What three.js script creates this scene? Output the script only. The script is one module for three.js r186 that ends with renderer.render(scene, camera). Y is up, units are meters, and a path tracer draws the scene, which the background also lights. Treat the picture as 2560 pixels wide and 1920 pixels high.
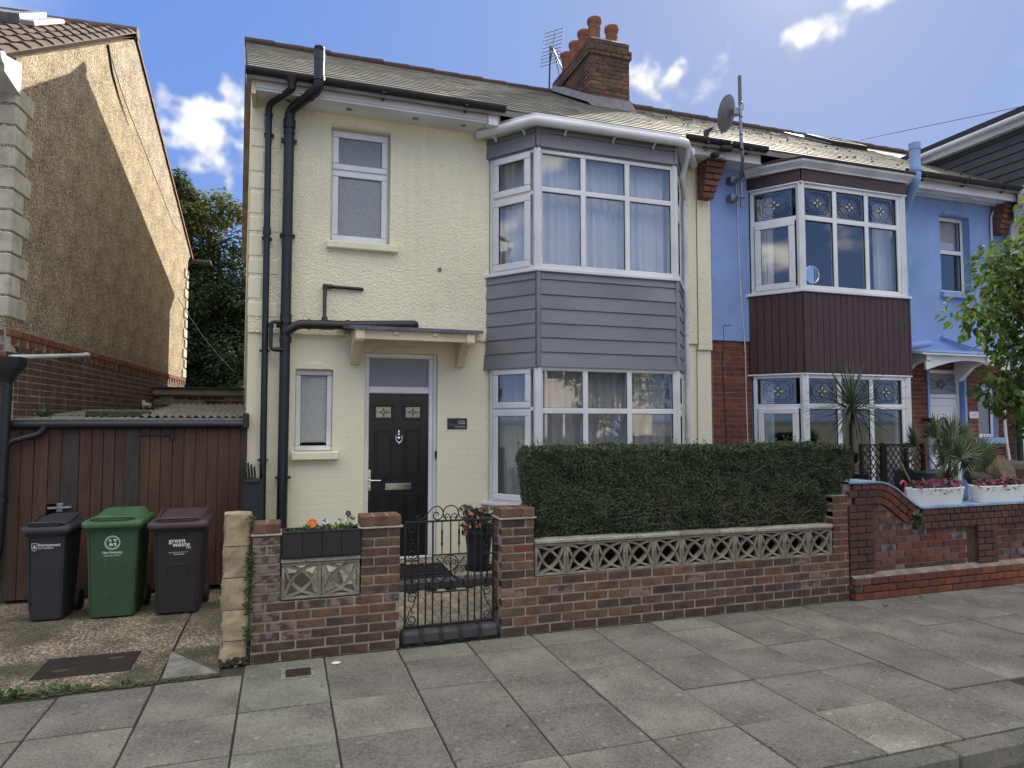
import * as THREE from 'three';
import { mergeGeometries } from 'three/addons/utils/BufferGeometryUtils.js';

// ---------------------------------------------------------------- camera, sky, sun, exposure
const scene = new THREE.Scene();
const camera = new THREE.PerspectiveCamera(59.1, 4 / 3, 0.05, 600);
camera.position.set(0, 1.83, 0);
camera.rotation.order = 'YXZ';
camera.rotation.set(THREE.MathUtils.degToRad(3.14), THREE.MathUtils.degToRad(-18.58), 0);
const renderer = new THREE.WebGLRenderer({ antialias: true });
renderer.setSize(1024, 768);
renderer.toneMapping = THREE.LinearToneMapping;
renderer.toneMappingExposure = 2.85;
renderer.shadowMap.enabled = true;
const SUN = new THREE.Vector3(0.565, 0.551, -0.614).normalize();
const sun = new THREE.DirectionalLight(new THREE.Color(1, 0.92, 0.77), 3.6);
sun.position.copy(SUN).multiplyScalar(60);
sun.castShadow = true;
sun.shadow.mapSize.set(4096, 4096);
Object.assign(sun.shadow.camera, { left: -32, right: 32, top: 32, bottom: -32, near: 1, far: 140 });
scene.add(sun); scene.add(sun.target);
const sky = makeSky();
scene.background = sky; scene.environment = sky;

// ---------------------------------------------------------------- seeded random numbers and noise
function mulberry(a) { return () => { a |= 0; a = a + 0x6D2B79F5 | 0; let t = Math.imul(a ^ a >>> 15, 1 | a); t = t + Math.imul(t ^ t >>> 7, 61 | t) ^ t; return ((t ^ t >>> 14) >>> 0) / 4294967296; }; }
function hash3(x, y, z) { let h = Math.imul(x, 374761393) + Math.imul(y, 668265263) + Math.imul(z, 1440662683) | 0; h = Math.imul(h ^ h >>> 13, 1274126177); h = Math.imul(h ^ h >>> 15, 2246822519); return ((h ^ h >>> 16) >>> 0) / 4294967296; }
function sm(t) { return t * t * (3 - 2 * t); }
function clamp(x, a = 0, b = 1) { return x < a ? a : x > b ? b : x; }
function lerp(a, b, t) { return a + (b - a) * t; }
function step(a, b, x) { return sm(clamp((x - a) / (b - a))); }
function noise3(x, y, z, s = 0) {
  const X = Math.floor(x), Y = Math.floor(y), Z = Math.floor(z), u = sm(x - X), v = sm(y - Y), w = sm(z - Z);
  const h = (i, j, k) => hash3(X + i + s * 57, Y + j, Z + k);
  return lerp(lerp(lerp(h(0, 0, 0), h(1, 0, 0), u), lerp(h(0, 1, 0), h(1, 1, 0), u), v), lerp(lerp(h(0, 0, 1), h(1, 0, 1), u), lerp(h(0, 1, 1), h(1, 1, 1), u), v), w);
}
function fbm3(x, y, z, n, s = 0) { let a = 0.5, t = 0, q = 0; for (let i = 0; i < n; i++) { t += a * noise3(x, y, z, s + i); q += a; a *= 0.5; x *= 2.03; y *= 2.03; z *= 2.03; } return t / q; }
// value noise that repeats after p cells
function pn(x, y, p, s) {
  const X = Math.floor(x), Y = Math.floor(y), u = sm(x - X), v = sm(y - Y), m = (a) => ((a % p) + p) % p;
  const h = (i, j) => hash3(m(X + i), m(Y + j), s);
  return lerp(lerp(h(0, 0), h(1, 0), u), lerp(h(0, 1), h(1, 1), u), v);
}
function fbm(u, v, p, n, s) { let a = 0.5, t = 0, q = 0; for (let i = 0; i < n; i++) { t += a * pn(u * p, v * p, p, s + i * 7); q += a; a *= 0.5; p *= 2; } return t / q; }

// The sky: clear blue, paler towards the sun and the horizon, with scattered fair-weather cumulus; brighter clouds are added out of view as fill light.
function makeSky() {
  const W = 3072, H = 1536, data = new Float32Array(W * H * 4), D = Math.PI / 180;
  const dirOf = (az, el) => [Math.sin(az * D) * Math.cos(el * D), Math.sin(el * D), -Math.cos(az * D) * Math.cos(el * D)];
  // clouds one can tell apart: azimuth, elevation, half width, half height (degrees), slant, strength
  const own = [[-5.2, 21.6, 3.9, 2.5, 0.1, 1.15], [-7.6, 23.4, 1.3, 1.2, 0, 0.6], [-3.2, 20.4, 3, 2.6, 0, 1], [-6.4, 18.7, 3.2, 1.2, -0.2, 0.8], [-0.5, 22, 3.6, 2.6, 0, 1], [32.2, 26.8, 3.3, 1.5, 0.13, 1.2], [30.6, 25.9, 2.2, 1.0, 0.1, 1.0], [34.4, 27.3, 1.6, 0.8, 0.2, 0.9],
    [42.2, 27.7, 2.3, 1.15, 0.22, 1.05], [41.4, 27.0, 1.4, 0.8, 0.1, 0.9], [48.4, 29.8, 2.4, 0.8, 0.15, 1.2], [46.6, 29.4, 1.2, 0.5, 0.2, 0.9], [55.6, 26.3, 0.8, 0.5, 0.4, 0.5], [14.6, 27.6, 1.1, 0.35, 0.3, 0.5], [11.2, 27.8, 0.7, 0.35, 0.4, 0.5], [8.1, 28.0, 0.5, 0.3, 0.6, 0.45]].map((c) => ({ d: dirOf(c[0], c[1]), c }));
  for (let j = 0; j < H; j++) {
    const el = ((j + 0.5) / H - 0.5) * Math.PI, y = Math.sin(el), ce = Math.cos(el);
    for (let i = 0; i < W; i++) {
      const a = ((i + 0.5) / W - 0.5) * 2 * Math.PI, x = ce * Math.cos(a), z = ce * Math.sin(a), o = (j * W + i) * 4;
      if (y < -0.02) { data[o] = 0.10; data[o + 1] = 0.10; data[o + 2] = 0.095; data[o + 3] = 1; continue; }
      const ca = x * SUN.x + y * SUN.y + z * SUN.z, ang = Math.acos(clamp(ca, -1, 1)) / D;
      const up = clamp(y), h = Math.pow(1 - up, 3.2);
      const g = 0.58 * Math.exp(-Math.pow(ang / 24, 1.5)) + 0.28 * Math.exp(-ang / 34);
      let r = lerp(0.036, 0.138, h), gg = lerp(0.096, 0.194, h), b = lerp(0.278, 0.325, h);
      r = lerp(r, 0.178, g); gg = lerp(gg, 0.200, g); b = lerp(b, 0.268, g);
      const core = 0.05 * Math.exp(-Math.pow(ang / 4, 2));
      r += core; gg += core * 0.97; b += core * 0.9;
      // clouds
      const az = Math.atan2(x, -z) / D, eld = el / D;
      let n = -1, n2 = 0;
      let c = 0, lit = 0, low = 0.18, high = 0.47, wr = 1, wb = 1;
      for (const { c: q } of own) {
        let da = az - q[0]; if (da > 180) da -= 360; if (da < -180) da += 360;
        if (Math.abs(da) > q[2] * 2.6 || Math.abs(eld - q[1]) > q[3] * 3.2) continue;
        if (n < 0) { n = fbm3(x * 15, y * 21, z * 15, 6, 3); n2 = fbm3(x * 40 + 3, y * 40, z * 40, 4, 11); }
        const ue = (eld - q[1] - da * q[4]) / q[3], ua = da / q[2], rr = Math.sqrt(ua * ua + ue * ue);
        const dens = step(0.40, 0.86, q[5] * 0.62 + (n - 0.5) * 1.5 + (n2 - 0.5) * 1.25 - rr * 0.44 + 0.22);
        c = Math.max(c, dens * step(2.3, 0.9, rr)); lit = Math.max(lit, clamp(0.50 + ue * 0.30 + (n2 - 0.5) * 1.7 + (n - 0.5) * 0.8));
      }
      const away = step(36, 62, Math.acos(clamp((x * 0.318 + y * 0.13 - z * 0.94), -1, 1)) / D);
      if (away > 0) {  // denser, brighter clouds added out of view to fill the shaded house fronts
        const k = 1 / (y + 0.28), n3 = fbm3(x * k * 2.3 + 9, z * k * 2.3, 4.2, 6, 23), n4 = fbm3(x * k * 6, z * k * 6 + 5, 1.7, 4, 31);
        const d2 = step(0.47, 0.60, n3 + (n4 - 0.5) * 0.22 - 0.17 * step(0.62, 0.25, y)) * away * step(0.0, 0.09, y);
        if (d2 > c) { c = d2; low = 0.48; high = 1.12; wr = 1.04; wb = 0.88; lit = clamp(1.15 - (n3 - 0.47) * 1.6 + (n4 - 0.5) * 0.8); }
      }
      if (c > 0) {
        const front = 0.80 + 0.30 * clamp(-ca) + 0.10 * Math.exp(-Math.pow(ang / 16, 2));
        c *= 0.95;
        r = lerp(r, wr * front * lerp(low, high, lit), c); gg = lerp(gg, front * lerp(low * 1.07, high, lit), c); b = lerp(b, wb * front * lerp(low * 1.25, high, lit), c);
      }
      data[o] = r; data[o + 1] = gg; data[o + 2] = b; data[o + 3] = 1;
    }
  }
  const t = new THREE.DataTexture(data, W, H, THREE.RGBAFormat, THREE.FloatType);
  t.mapping = THREE.EquirectangularReflectionMapping; t.magFilter = THREE.LinearFilter; t.minFilter = THREE.LinearFilter; t.colorSpace = THREE.LinearSRGBColorSpace; t.needsUpdate = true;
  return t;
}

// ---------------------------------------------------------------- naming, grouping, adding
const rnd = mulberry(20241), R = (a, b) => a + (b - a) * rnd(), pick = (a) => a[Math.floor(rnd() * a.length)];
const ZF = -8.15, ZW = -5.57, V = (x, y, z) => new THREE.Vector3(x, y, z);
const used = new Map(), from = new WeakMap();
function numbered(name) { const n = used.get(name) ?? 0; used.set(name, n + 1); return n ? `${name}_${String(n).padStart(3, '0')}` : name; }
function tag(o, label, category, group, kind) { if (label) o.userData.label = label; if (category) o.userData.category = category; if (group) o.userData.group = group; if (kind) o.userData.kind = kind; return o; }
// A top-level thing: its origin stands at its base. Shapes of its parts are given in world coordinates, or in its own when own = true.
function thing(name, label, category, at, { turn = 0, group, own = false, kind } = {}) {
  const o = new THREE.Group(); o.name = numbered(name); o.position.set(...at); o.rotation.y = turn; scene.add(o);
  from.set(o, own ? V(0, 0, 0) : V(...at));
  return tag(o, label, category, group, kind);
}
function mesh(name, geo, mat, parent, at) {
  if (Array.isArray(geo)) geo = merge(geo);
  const o = new THREE.Mesh(geo, mat); o.name = parent === scene || !parent ? numbered(name) : name; o.castShadow = o.receiveShadow = true;
  const p = at ?? V(0, 0, 0), base = parent && from.get(parent) || V(0, 0, 0);
  o.position.copy(p).sub(base); from.set(o, p.clone());
  (parent ?? scene).add(o);
  return o;
}
function solo(name, geo, mat, label, category, group, kind) { // a thing of one mesh, its origin at its base
  if (Array.isArray(geo)) geo = merge(geo);
  geo.computeBoundingBox(); const b = geo.boundingBox, at = V((b.min.x + b.max.x) / 2, b.min.y, (b.min.z + b.max.z) / 2);
  geo.translate(-at.x, -at.y, -at.z);
  const o = new THREE.Mesh(geo, mat); o.name = numbered(name); o.position.copy(at); o.castShadow = o.receiveShadow = true; scene.add(o);
  return tag(o, label, category, group, kind);
}
function ground(name, geo, mat) { const o = mesh(name, geo, mat, scene); o.userData.kind = 'structure'; return o; }

const each = (name, list, mat, parent) => [list].flat(9).map((g) => mesh(name, g, mat, parent));

// ---------------------------------------------------------------- shapes
function prep(g) {
  if (g.index) g = g.toNonIndexed();
  for (const k of Object.keys(g.attributes)) if (!['position', 'normal', 'uv'].includes(k)) g.deleteAttribute(k);
  if (!g.attributes.uv) g.setAttribute('uv', new THREE.BufferAttribute(new Float32Array(g.attributes.position.count * 2), 2));
  g.morphAttributes = {}; g.clearGroups();
  return g;
}
function merge(list) { const l = [list].flat(9).map(prep); return l.length === 1 ? l[0] : mergeGeometries(l); }
function muv(g, du = 0, dv = 0) { // texture coordinates in metres, each face along its own plane
  g = prep(g); const p = g.attributes.position, n = g.attributes.normal, u = g.attributes.uv;
  for (let i = 0; i < p.count; i++) {
    const ax = Math.abs(n.getX(i)), ay = Math.abs(n.getY(i)), az = Math.abs(n.getZ(i));
    if (ay >= ax && ay >= az) u.setXY(i, p.getX(i) + du, p.getZ(i) + dv);
    else if (ax > az) u.setXY(i, p.getZ(i) + du, p.getY(i) + dv);
    else u.setXY(i, p.getX(i) + du, p.getY(i) + dv);
  }
  return g;
}
const box = (x0, x1, y0, y1, z0, z1) => muv(new THREE.BoxGeometry(x1 - x0, y1 - y0, z1 - z0).translate((x0 + x1) / 2, (y0 + y1) / 2, (z0 + z1) / 2));
function facesGeo(list) { // list of flat polygons (arrays of points), each a fan
  const pos = [], nor = [];
  const a = V(0, 0, 0), b = V(0, 0, 0);
  for (const f of list) {
    a.subVectors(f[1], f[0]); b.subVectors(f[2], f[0]); const n = a.clone().cross(b).normalize();
    for (let i = 1; i + 1 < f.length; i++) for (const p of [f[0], f[i], f[i + 1]]) { pos.push(p.x, p.y, p.z); nor.push(n.x, n.y, n.z); }
  }
  const g = new THREE.BufferGeometry();
  g.setAttribute('position', new THREE.BufferAttribute(new Float32Array(pos), 3)); g.setAttribute('normal', new THREE.BufferAttribute(new Float32Array(nor), 3));
  g.setAttribute('uv', new THREE.BufferAttribute(new Float32Array(pos.length / 3 * 2), 2));
  return muv(g);
}
function bbox(x0, x1, y0, y1, z0, z1, c = 0.006) { // box with chamfered edges: 44 triangles
  const w = (x1 - x0) / 2, h = (y1 - y0) / 2, d = (z1 - z0) / 2, m = V((x0 + x1) / 2, (y0 + y1) / 2, (z0 + z1) / 2);
  c = Math.min(c, w * 0.45, h * 0.45, d * 0.45);
  const P = (sx, sy, sz, k) => V(sx * (k === 0 ? w : w - c), sy * (k === 1 ? h : h - c), sz * (k === 2 ? d : d - c)).add(m), S = [-1, 1], F = [];
  const put = (...f) => { const n = f[1].clone().sub(f[0]).cross(f[2].clone().sub(f[0])), q = f.reduce((s, p) => s.add(p), V(0, 0, 0)).divideScalar(f.length).sub(m); F.push(n.dot(q) < 0 ? f.reverse() : f); };
  for (const s of S) {
    put(P(s, -1, -1, 0), P(s, 1, -1, 0), P(s, 1, 1, 0), P(s, -1, 1, 0)); put(P(-1, s, -1, 1), P(1, s, -1, 1), P(1, s, 1, 1), P(-1, s, 1, 1)); put(P(-1, -1, s, 2), P(1, -1, s, 2), P(1, 1, s, 2), P(-1, 1, s, 2));
    for (const t of S) {
      put(P(s, t, -1, 0), P(s, t, 1, 0), P(s, t, 1, 1), P(s, t, -1, 1)); put(P(s, -1, t, 0), P(s, 1, t, 0), P(s, 1, t, 2), P(s, -1, t, 2)); put(P(-1, s, t, 1), P(1, s, t, 1), P(1, s, t, 2), P(-1, s, t, 2));
      for (const q of S) put(P(s, t, q, 0), P(s, t, q, 1), P(s, t, q, 2));
    }
  }
  return facesGeo(F);
}
function sweep(pts, r, sides = 10, caps = true, flat = 1) { // tube along a polyline; r a number or a function of 0..1
  const n = pts.length, pos = [], nor = [], uv = [], idx = [], rad = typeof r === 'function' ? r : () => r;
  let len = 0; const L = pts.map((p, i) => (i ? len += p.distanceTo(pts[i - 1]) : 0));
  let t = pts[1].clone().sub(pts[0]).normalize(), a = Math.abs(t.y) < 0.9 ? V(0, 1, 0) : V(1, 0, 0); a = a.sub(t.clone().multiplyScalar(a.dot(t))).normalize();
  for (let i = 0; i < n; i++) {
    const d = pts[Math.min(i + 1, n - 1)].clone().sub(pts[Math.max(i - 1, 0)]).normalize();
    a = a.sub(d.clone().multiplyScalar(a.dot(d))).normalize(); const b = d.clone().cross(a), q = rad(L[i] / (len || 1));
    let k = 1; if (i && i < n - 1) { const c = pts[i].clone().sub(pts[i - 1]).normalize().dot(pts[i + 1].clone().sub(pts[i]).normalize()); k = 1 / Math.max(0.6, Math.sqrt((1 + c) / 2)); }
    for (let j = 0; j <= sides; j++) { const f = j / sides * Math.PI * 2, N = a.clone().multiplyScalar(Math.cos(f) * flat).addScaledVector(b, Math.sin(f)); const p = pts[i].clone().addScaledVector(N, q * (k > 1.01 ? Math.min(k, 1.2) : 1)); N.normalize(); pos.push(p.x, p.y, p.z); nor.push(N.x, N.y, N.z); uv.push(j / sides * 2 * Math.PI * q, L[i]); }
  }
  for (let i = 0; i + 1 < n; i++) for (let j = 0; j < sides; j++) { const p = i * (sides + 1) + j, s = p + sides + 1; idx.push(p, p + 1, s, p + 1, s + 1, s); }
  if (caps) for (const [i, s] of [[0, -1], [n - 1, 1]]) {
    const d = (s < 0 ? pts[0].clone().sub(pts[1]) : pts[n - 1].clone().sub(pts[n - 2])).normalize(), c = pos.length / 3; pos.push(...pts[i].toArray()); nor.push(...d.toArray()); uv.push(0, 0);
    for (let j = 0; j <= sides; j++) { const p = i * (sides + 1) + j; pos.push(pos[p * 3], pos[p * 3 + 1], pos[p * 3 + 2]); nor.push(...d.toArray()); uv.push(0, 0); if (j) s < 0 ? idx.push(c, c + j + 1, c + j) : idx.push(c, c + j, c + j + 1); }
  }
  const g = new THREE.BufferGeometry();
  g.setAttribute('position', new THREE.BufferAttribute(new Float32Array(pos), 3)); g.setAttribute('normal', new THREE.BufferAttribute(new Float32Array(nor), 3)); g.setAttribute('uv', new THREE.BufferAttribute(new Float32Array(uv), 2)); g.setIndex(idx);
  return prep(g);
}
function bend(pts, br = 0.06, k = 5) { // round the corners of a polyline
  const o = [pts[0]];
  for (let i = 1; i < pts.length - 1; i++) {
    const a = pts[i - 1].clone().sub(pts[i]), b = pts[i + 1].clone().sub(pts[i]), r = Math.min(br, a.length() * 0.49, b.length() * 0.49), p = pts[i].clone().addScaledVector(a.normalize(), r), q = pts[i].clone().addScaledVector(b.normalize(), r);
    for (let j = 0; j <= k; j++) { const t = j / k; o.push(p.clone().multiplyScalar((1 - t) * (1 - t)).addScaledVector(pts[i], 2 * t * (1 - t)).addScaledVector(q, t * t)); }
  }
  o.push(pts[pts.length - 1]); return o;
}
const smooth = (pts, n = 24) => new THREE.CatmullRomCurve3(pts).getPoints(n);
function loft(rings, capA = true, capB = true) { // closed rings of equal count, joined
  const n = rings[0].length, pos = [], idx = [], uv = [];
  rings.forEach((r, i) => { for (let j = 0; j <= n; j++) { const p = r[j % n]; pos.push(p.x, p.y, p.z); uv.push(j / n, p.y); } });
  for (let i = 0; i + 1 < rings.length; i++) for (let j = 0; j < n; j++) { const a = i * (n + 1) + j, b = a + n + 1; idx.push(a, b, a + 1, a + 1, b, b + 1); }
  let g = new THREE.BufferGeometry(); g.setAttribute('position', new THREE.BufferAttribute(new Float32Array(pos), 3)); g.setAttribute('uv', new THREE.BufferAttribute(new Float32Array(uv), 2)); g.setIndex(idx);
  g.computeVertexNormals();
  { const N = g.attributes.normal; rings.forEach((r, i) => { const a = i * (n + 1), b = a + n, v = V(N.getX(a) + N.getX(b), N.getY(a) + N.getY(b), N.getZ(a) + N.getZ(b)).normalize(); N.setXYZ(a, v.x, v.y, v.z); N.setXYZ(b, v.x, v.y, v.z); }); }
  const out = [prep(g)];
  if (capA) out.push(facesGeo([rings[0].slice()])); if (capB) out.push(facesGeo([rings[rings.length - 1].slice().reverse()]));
  return merge(out);
}
function rrect(w, d, r, y, n = 5, cx = 0, cz = 0) { // rounded rectangle ring in x/z, clockwise seen from above
  const o = []; for (const [sx, sz, a0] of [[1, 1, 0], [-1, 1, 1], [-1, -1, 2], [1, -1, 3]]) for (let i = 0; i <= n; i++) { const a = (a0 + i / n) * Math.PI / 2; o.push(V(cx + sx * (w / 2 - r) + r * Math.cos(a), y, cz + sz * (d / 2 - r) + r * Math.sin(a))); }
  return o;
}
function extrude(pts, holes, depth, opt = {}) { // polygon in x/y, thickness along z from 0 to depth
  const s = new THREE.Shape(pts.map(([x, y]) => new THREE.Vector2(x, y)));
  for (const h of holes ?? []) s.holes.push(new THREE.Path(h.map(([x, y]) => new THREE.Vector2(x, y))));
  return prep(new THREE.ExtrudeGeometry(s, { depth, bevelEnabled: !!opt.bevel, bevelThickness: opt.bevel ?? 0, bevelSize: opt.bevel ?? 0, bevelOffset: opt.bevel ? -opt.bevel : 0, bevelSegments: 1, curveSegments: 10 }));
}
const rect = (x0, x1, y0, y1) => [[x0, y0], [x1, y0], [x1, y1], [x0, y1]];
const lathe = (prof, n = 20) => prep(new THREE.LatheGeometry(prof.map(([r, y]) => new THREE.Vector2(r, y)), n));
const plane = (o, u) => { const n = u.clone().cross(V(0, 1, 0)); return new THREE.Matrix4().makeBasis(u, V(0, 1, 0), n).setPosition(o); }; // a wall's own axes: along, up, out

// ---------------------------------------------------------------- procedural materials
function tex(w, h, fn, srgb) {
  const d = new Uint8Array(w * h * 4);
  for (let y = 0; y < h; y++) for (let x = 0; x < w; x++) { const c = fn(x / w, y / h), o = (y * w + x) * 4; for (let k = 0; k < 3; k++) d[o + k] = 255 * clamp(Array.isArray(c) ? c[k] : c); d[o + 3] = 255; }
  const t = new THREE.DataTexture(d, w, h, THREE.RGBAFormat); t.wrapS = t.wrapT = THREE.RepeatWrapping; t.magFilter = THREE.LinearFilter; t.minFilter = THREE.LinearMipmapLinearFilter; t.generateMipmaps = true;
  if (srgb) t.colorSpace = THREE.SRGBColorSpace; t.needsUpdate = true; return t;
}
function sized(t, sx, sy = sx) { const c = t.clone(); c.repeat.set(1 / sx, 1 / sy); c.needsUpdate = true; return c; }
// height/colour pairs: cells of stones
function cells(u, v, p, s) { // distance to the nearest and second nearest of p x p scattered points (repeats), and its number
  const x = u * p, y = v * p, X = Math.floor(x), Y = Math.floor(y); let a = 9, b = 9, id = 0;
  for (let j = -1; j <= 1; j++) for (let i = -1; i <= 1; i++) { const cx = ((X + i) % p + p) % p, cy = ((Y + j) % p + p) % p, dx = X + i + hash3(cx, cy, s) - x, dy = Y + j + hash3(cx, cy, s + 1) - y, d = dx * dx + dy * dy; if (d < a) { b = a; a = d; id = hash3(cx, cy, s + 2); } else if (d < b) b = d; }
  return [Math.sqrt(a), Math.sqrt(b), id];
}
const std = (o) => new THREE.MeshStandardMaterial({ roughness: 0.8, ...o }), phys = (o) => new THREE.MeshPhysicalMaterial({ roughness: 0.8, ...o });
const col = (r, g, b) => new THREE.Color().setRGB(r, g, b);
const G = (k, a = 0) => [k + a, k + a, k + a];

const tGrain = tex(512, 512, (u, v) => { const f = fbm(u, v, 8, 6, 1), g = pn(u * 256, v * 256, 256, 4); return G(0.62 + (f - 0.5) * 0.55 + (g - 0.5) * 0.22); }, false); // plain mottling
const tSoft = tex(512, 512, (u, v) => { const f = fbm(u, v, 4, 6, 3); return G(0.86 + (f - 0.5) * 0.42); }, false); // gentle unevenness
const tStain = tex(1024, 1024, (u, v) => { const f = fbm(u, v, 3, 6, 101), s = fbm(u, v, 3, 3, 103) * 0.5 + pn(u * 48, v * 3, 48, 105) * 0.3 + pn(u * 120, v * 6, 120, 107) * 0.2, d = cells(u, v, 34, 109), k = 0.93 + (f - 0.5) * 0.22 - 0.055 * step(0.50, 0.74, s) - 0.07 * (d[2] > 0.86 ? step(0.16, 0.05, d[0]) : 0); return [k, k * 0.992, k * 0.972]; }, false); // weathered paint: faint runs and spots
const tScuff = tex(512, 512, (u, v) => { const f = fbm(u, v, 5, 6, 111), s = pn(u * 150, v * 6, 150, 113), t = pn(u * 8, v * 170, 170, 115); return G(0.82 + (f - 0.5) * 0.5 + (s > 0.86 ? 0.16 : 0) + (t > 0.93 ? 0.14 : 0)); }, false);
const tFine = tex(256, 256, (u, v) => fbm(u, v, 32, 3, 9), false);
const tStreak = tex(256, 512, (u, v) => { const f = fbm(u, v * 0.999, 16, 4, 5), s = pn(u * 64, v * 4, 64, 6); return G(0.7 + (f - 0.5) * 0.35 + (s - 0.5) * 0.45); }, false);
const tDabs = tex(1024, 1024, (u, v) => { // trowelled roughcast: raised dabs and short ridges
  const wx = (fbm(u, v, 12, 3, 31) - 0.5) * 0.06, wy = (fbm(u, v, 12, 3, 32) - 0.5) * 0.06, c = cells(u + wx, (v + wy), 26, 71), d = cells(u + wy, v + wx, 52, 75);
  return clamp(0.15 + 0.75 * step(0.75, 0.1, c[0]) * (0.35 + 0.65 * c[2]) + 0.30 * step(0.7, 0.1, d[0]) * d[2] + (fbm(u, v, 64, 2, 33) - 0.5) * 0.14);
}, false);
const tDash = tex(1024, 1024, (u, v) => { const c = cells(u, v, 74, 3), d = cells(u, v, 120, 9); return clamp(step(0.0, 0.6, c[1] - c[0]) * (0.45 + 0.55 * c[2]) + 0.15 * d[2]); }, false);
const dashPal = [[0.60, 0.52, 0.42], [0.73, 0.65, 0.52], [0.48, 0.42, 0.35], [0.88, 0.82, 0.68], [0.65, 0.56, 0.43], [0.80, 0.75, 0.66], [0.54, 0.49, 0.44]];
const tDashC = tex(1024, 1024, (u, v) => { const c = cells(u, v, 74, 3), p = dashPal[Math.floor(c[2] * 6.99)], e = step(0, 0.35, c[1] - c[0]), f = 0.8 + 0.4 * fbm(u, v, 5, 4, 8); return p.map((x) => x * lerp(0.5, 1.08, e) * f * 1.06); }, true);
const tSlab = tex(1024, 1024, (u, v) => { const f = fbm(u, v, 5, 5, 21), g = fbm(u, v, 150, 2, 23), h = pn(u * 420, v * 420, 420, 25), q = cells(u, v, 9, 27), gum = step(0.115, 0.07, q[0]) * (q[2] > 0.80 ? 0.26 : q[2] < 0.12 ? -0.2 : 0), k = 0.60 + (f - 0.5) * 0.62 + (g - 0.5) * 0.42 + (h - 0.5) * 0.34 + (h > 0.93 ? 0.2 : 0) + gum; return [k * 1.0, k * 0.985, k * 0.945]; }, false);
const tBrickC = tex(512, 512, (u, v) => { const f = fbm(u, v, 10, 5, 41), g = fbm(u, v, 60, 3, 43), w = step(0.56, 0.70, fbm(u, v, 26, 4, 45)) * (0.4 + 0.9 * fbm(u, v, 5, 3, 46)), k = 0.72 + (f - 0.5) * 0.8 + (g - 0.5) * 0.5; return [lerp(k, 1.1, w * 0.3), lerp(k * 0.98, 1.1, w * 0.3), lerp(k * 0.94, 1.08, w * 0.3)]; }, false);
const tBloom = tex(512, 512, (u, v) => { const f = fbm(u, v, 8, 5, 51), w = step(0.44, 0.62, fbm(u, v, 14, 5, 55)), k = 0.55 + (f - 0.5) * 0.7; return [lerp(k, 1.5, w * 0.8), lerp(k * 0.98, 1.62, w * 0.8), lerp(k * 0.94, 1.7, w * 0.8)].map((x) => x * 0.42); }, false);
const tMortar = tex(512, 512, (u, v) => { const f = fbm(u, v, 6, 5, 61), g = fbm(u, v, 90, 2, 63); return G(0.66 + (f - 0.5) * 0.7 + (g - 0.5) * 0.5); }, false);
const tGravel = tex(1024, 1024, (u, v) => { const c = cells(u, v, 84, 13), f = fbm(u, v, 6, 5, 17), pal = [[0.56, 0.50, 0.42], [0.70, 0.63, 0.53], [0.47, 0.43, 0.38], [0.80, 0.74, 0.64], [0.61, 0.56, 0.49]], p = pal[Math.floor(c[2] * 4.99)], e = step(0, 0.35, c[1] - c[0]), moss = step(0.5, 0.68, fbm(u, v, 3, 5, 19)); return p.map((x, i) => lerp(x * lerp(0.45, 1, e) * (0.7 + 0.6 * f), [0.27, 0.265, 0.19][i], moss * 0.6)); }, true);
const tGravelB = tex(1024, 1024, (u, v) => { const c = cells(u, v, 84, 13); return step(0, 0.5, c[1] - c[0]) * (0.5 + 0.5 * c[2]); }, false);
const tWood = tex(512, 1024, (u, v) => { const f = fbm(u, v, 3, 4, 81), s = pn(u * 90, v * 3, 90, 83), t = pn(u * 40 + f * 3, v * 5, 40, 84), k = 0.68 + (s - 0.5) * 0.28 + (t - 0.5) * 0.3 + (f - 0.5) * 0.5; return [k, k * 0.97, k * 0.95]; }, false);
const tWave = tex(512, 512, (u, v) => { const f = fbm(u, v, 40, 3, 91), c = cells(u, v, 46, 93); return clamp(0.5 * f + 0.6 * (1 - c[0])); }, false); // obscured glass

const M = {};
M.cream = std({ color: col(0.865, 0.815, 0.615), map: sized(tStain, 3.3), bumpMap: sized(tDabs, 0.72), bumpScale: 0.0085, roughness: 0.82 });
M.creamPlain = std({ color: col(0.835, 0.785, 0.59), map: sized(tStain, 2.3), bumpMap: sized(tFine, 0.3), bumpScale: 0.0025, roughness: 0.75 });
M.creamBrick = std({ color: col(0.775, 0.73, 0.55), bumpMap: sized(tFine, 0.3), bumpScale: 0.002, roughness: 0.75 });
M.creamTrim = std({ color: col(0.80, 0.69, 0.47), map: sized(tSoft, 0.9), roughness: 0.5 });
M.blue = std({ color: col(0.27, 0.405, 0.75), map: sized(tSoft, 2.1), bumpMap: sized(tDabs, 0.62), bumpScale: 0.007, roughness: 0.85 });
M.bluePlain = std({ color: col(0.27, 0.405, 0.73), map: sized(tSoft, 1.3), bumpMap: sized(tFine, 0.3), bumpScale: 0.002, roughness: 0.7 });
M.paleBlue = std({ color: col(0.38, 0.57, 0.80), map: sized(tGrain, 0.8), bumpMap: sized(tFine, 0.25), bumpScale: 0.003, roughness: 0.7 });
M.dash = std({ map: sized(tDashC, 0.9), bumpMap: sized(tDash, 0.9), bumpScale: 0.008, roughness: 0.95 });
M.dashGrey = std({ color: col(1.0, 1.02, 1.16), map: sized(tDashC, 1.0), bumpMap: sized(tDash, 1.0), bumpScale: 0.008, roughness: 0.95 });
M.quoin = std({ color: col(0.70, 0.65, 0.52), map: sized(tGrain, 0.9), bumpMap: sized(tFine, 0.3), bumpScale: 0.003, roughness: 0.9 });
M.white = phys({ color: col(0.80, 0.81, 0.83), map: sized(tSoft, 1.9), roughness: 0.33 });
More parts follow.
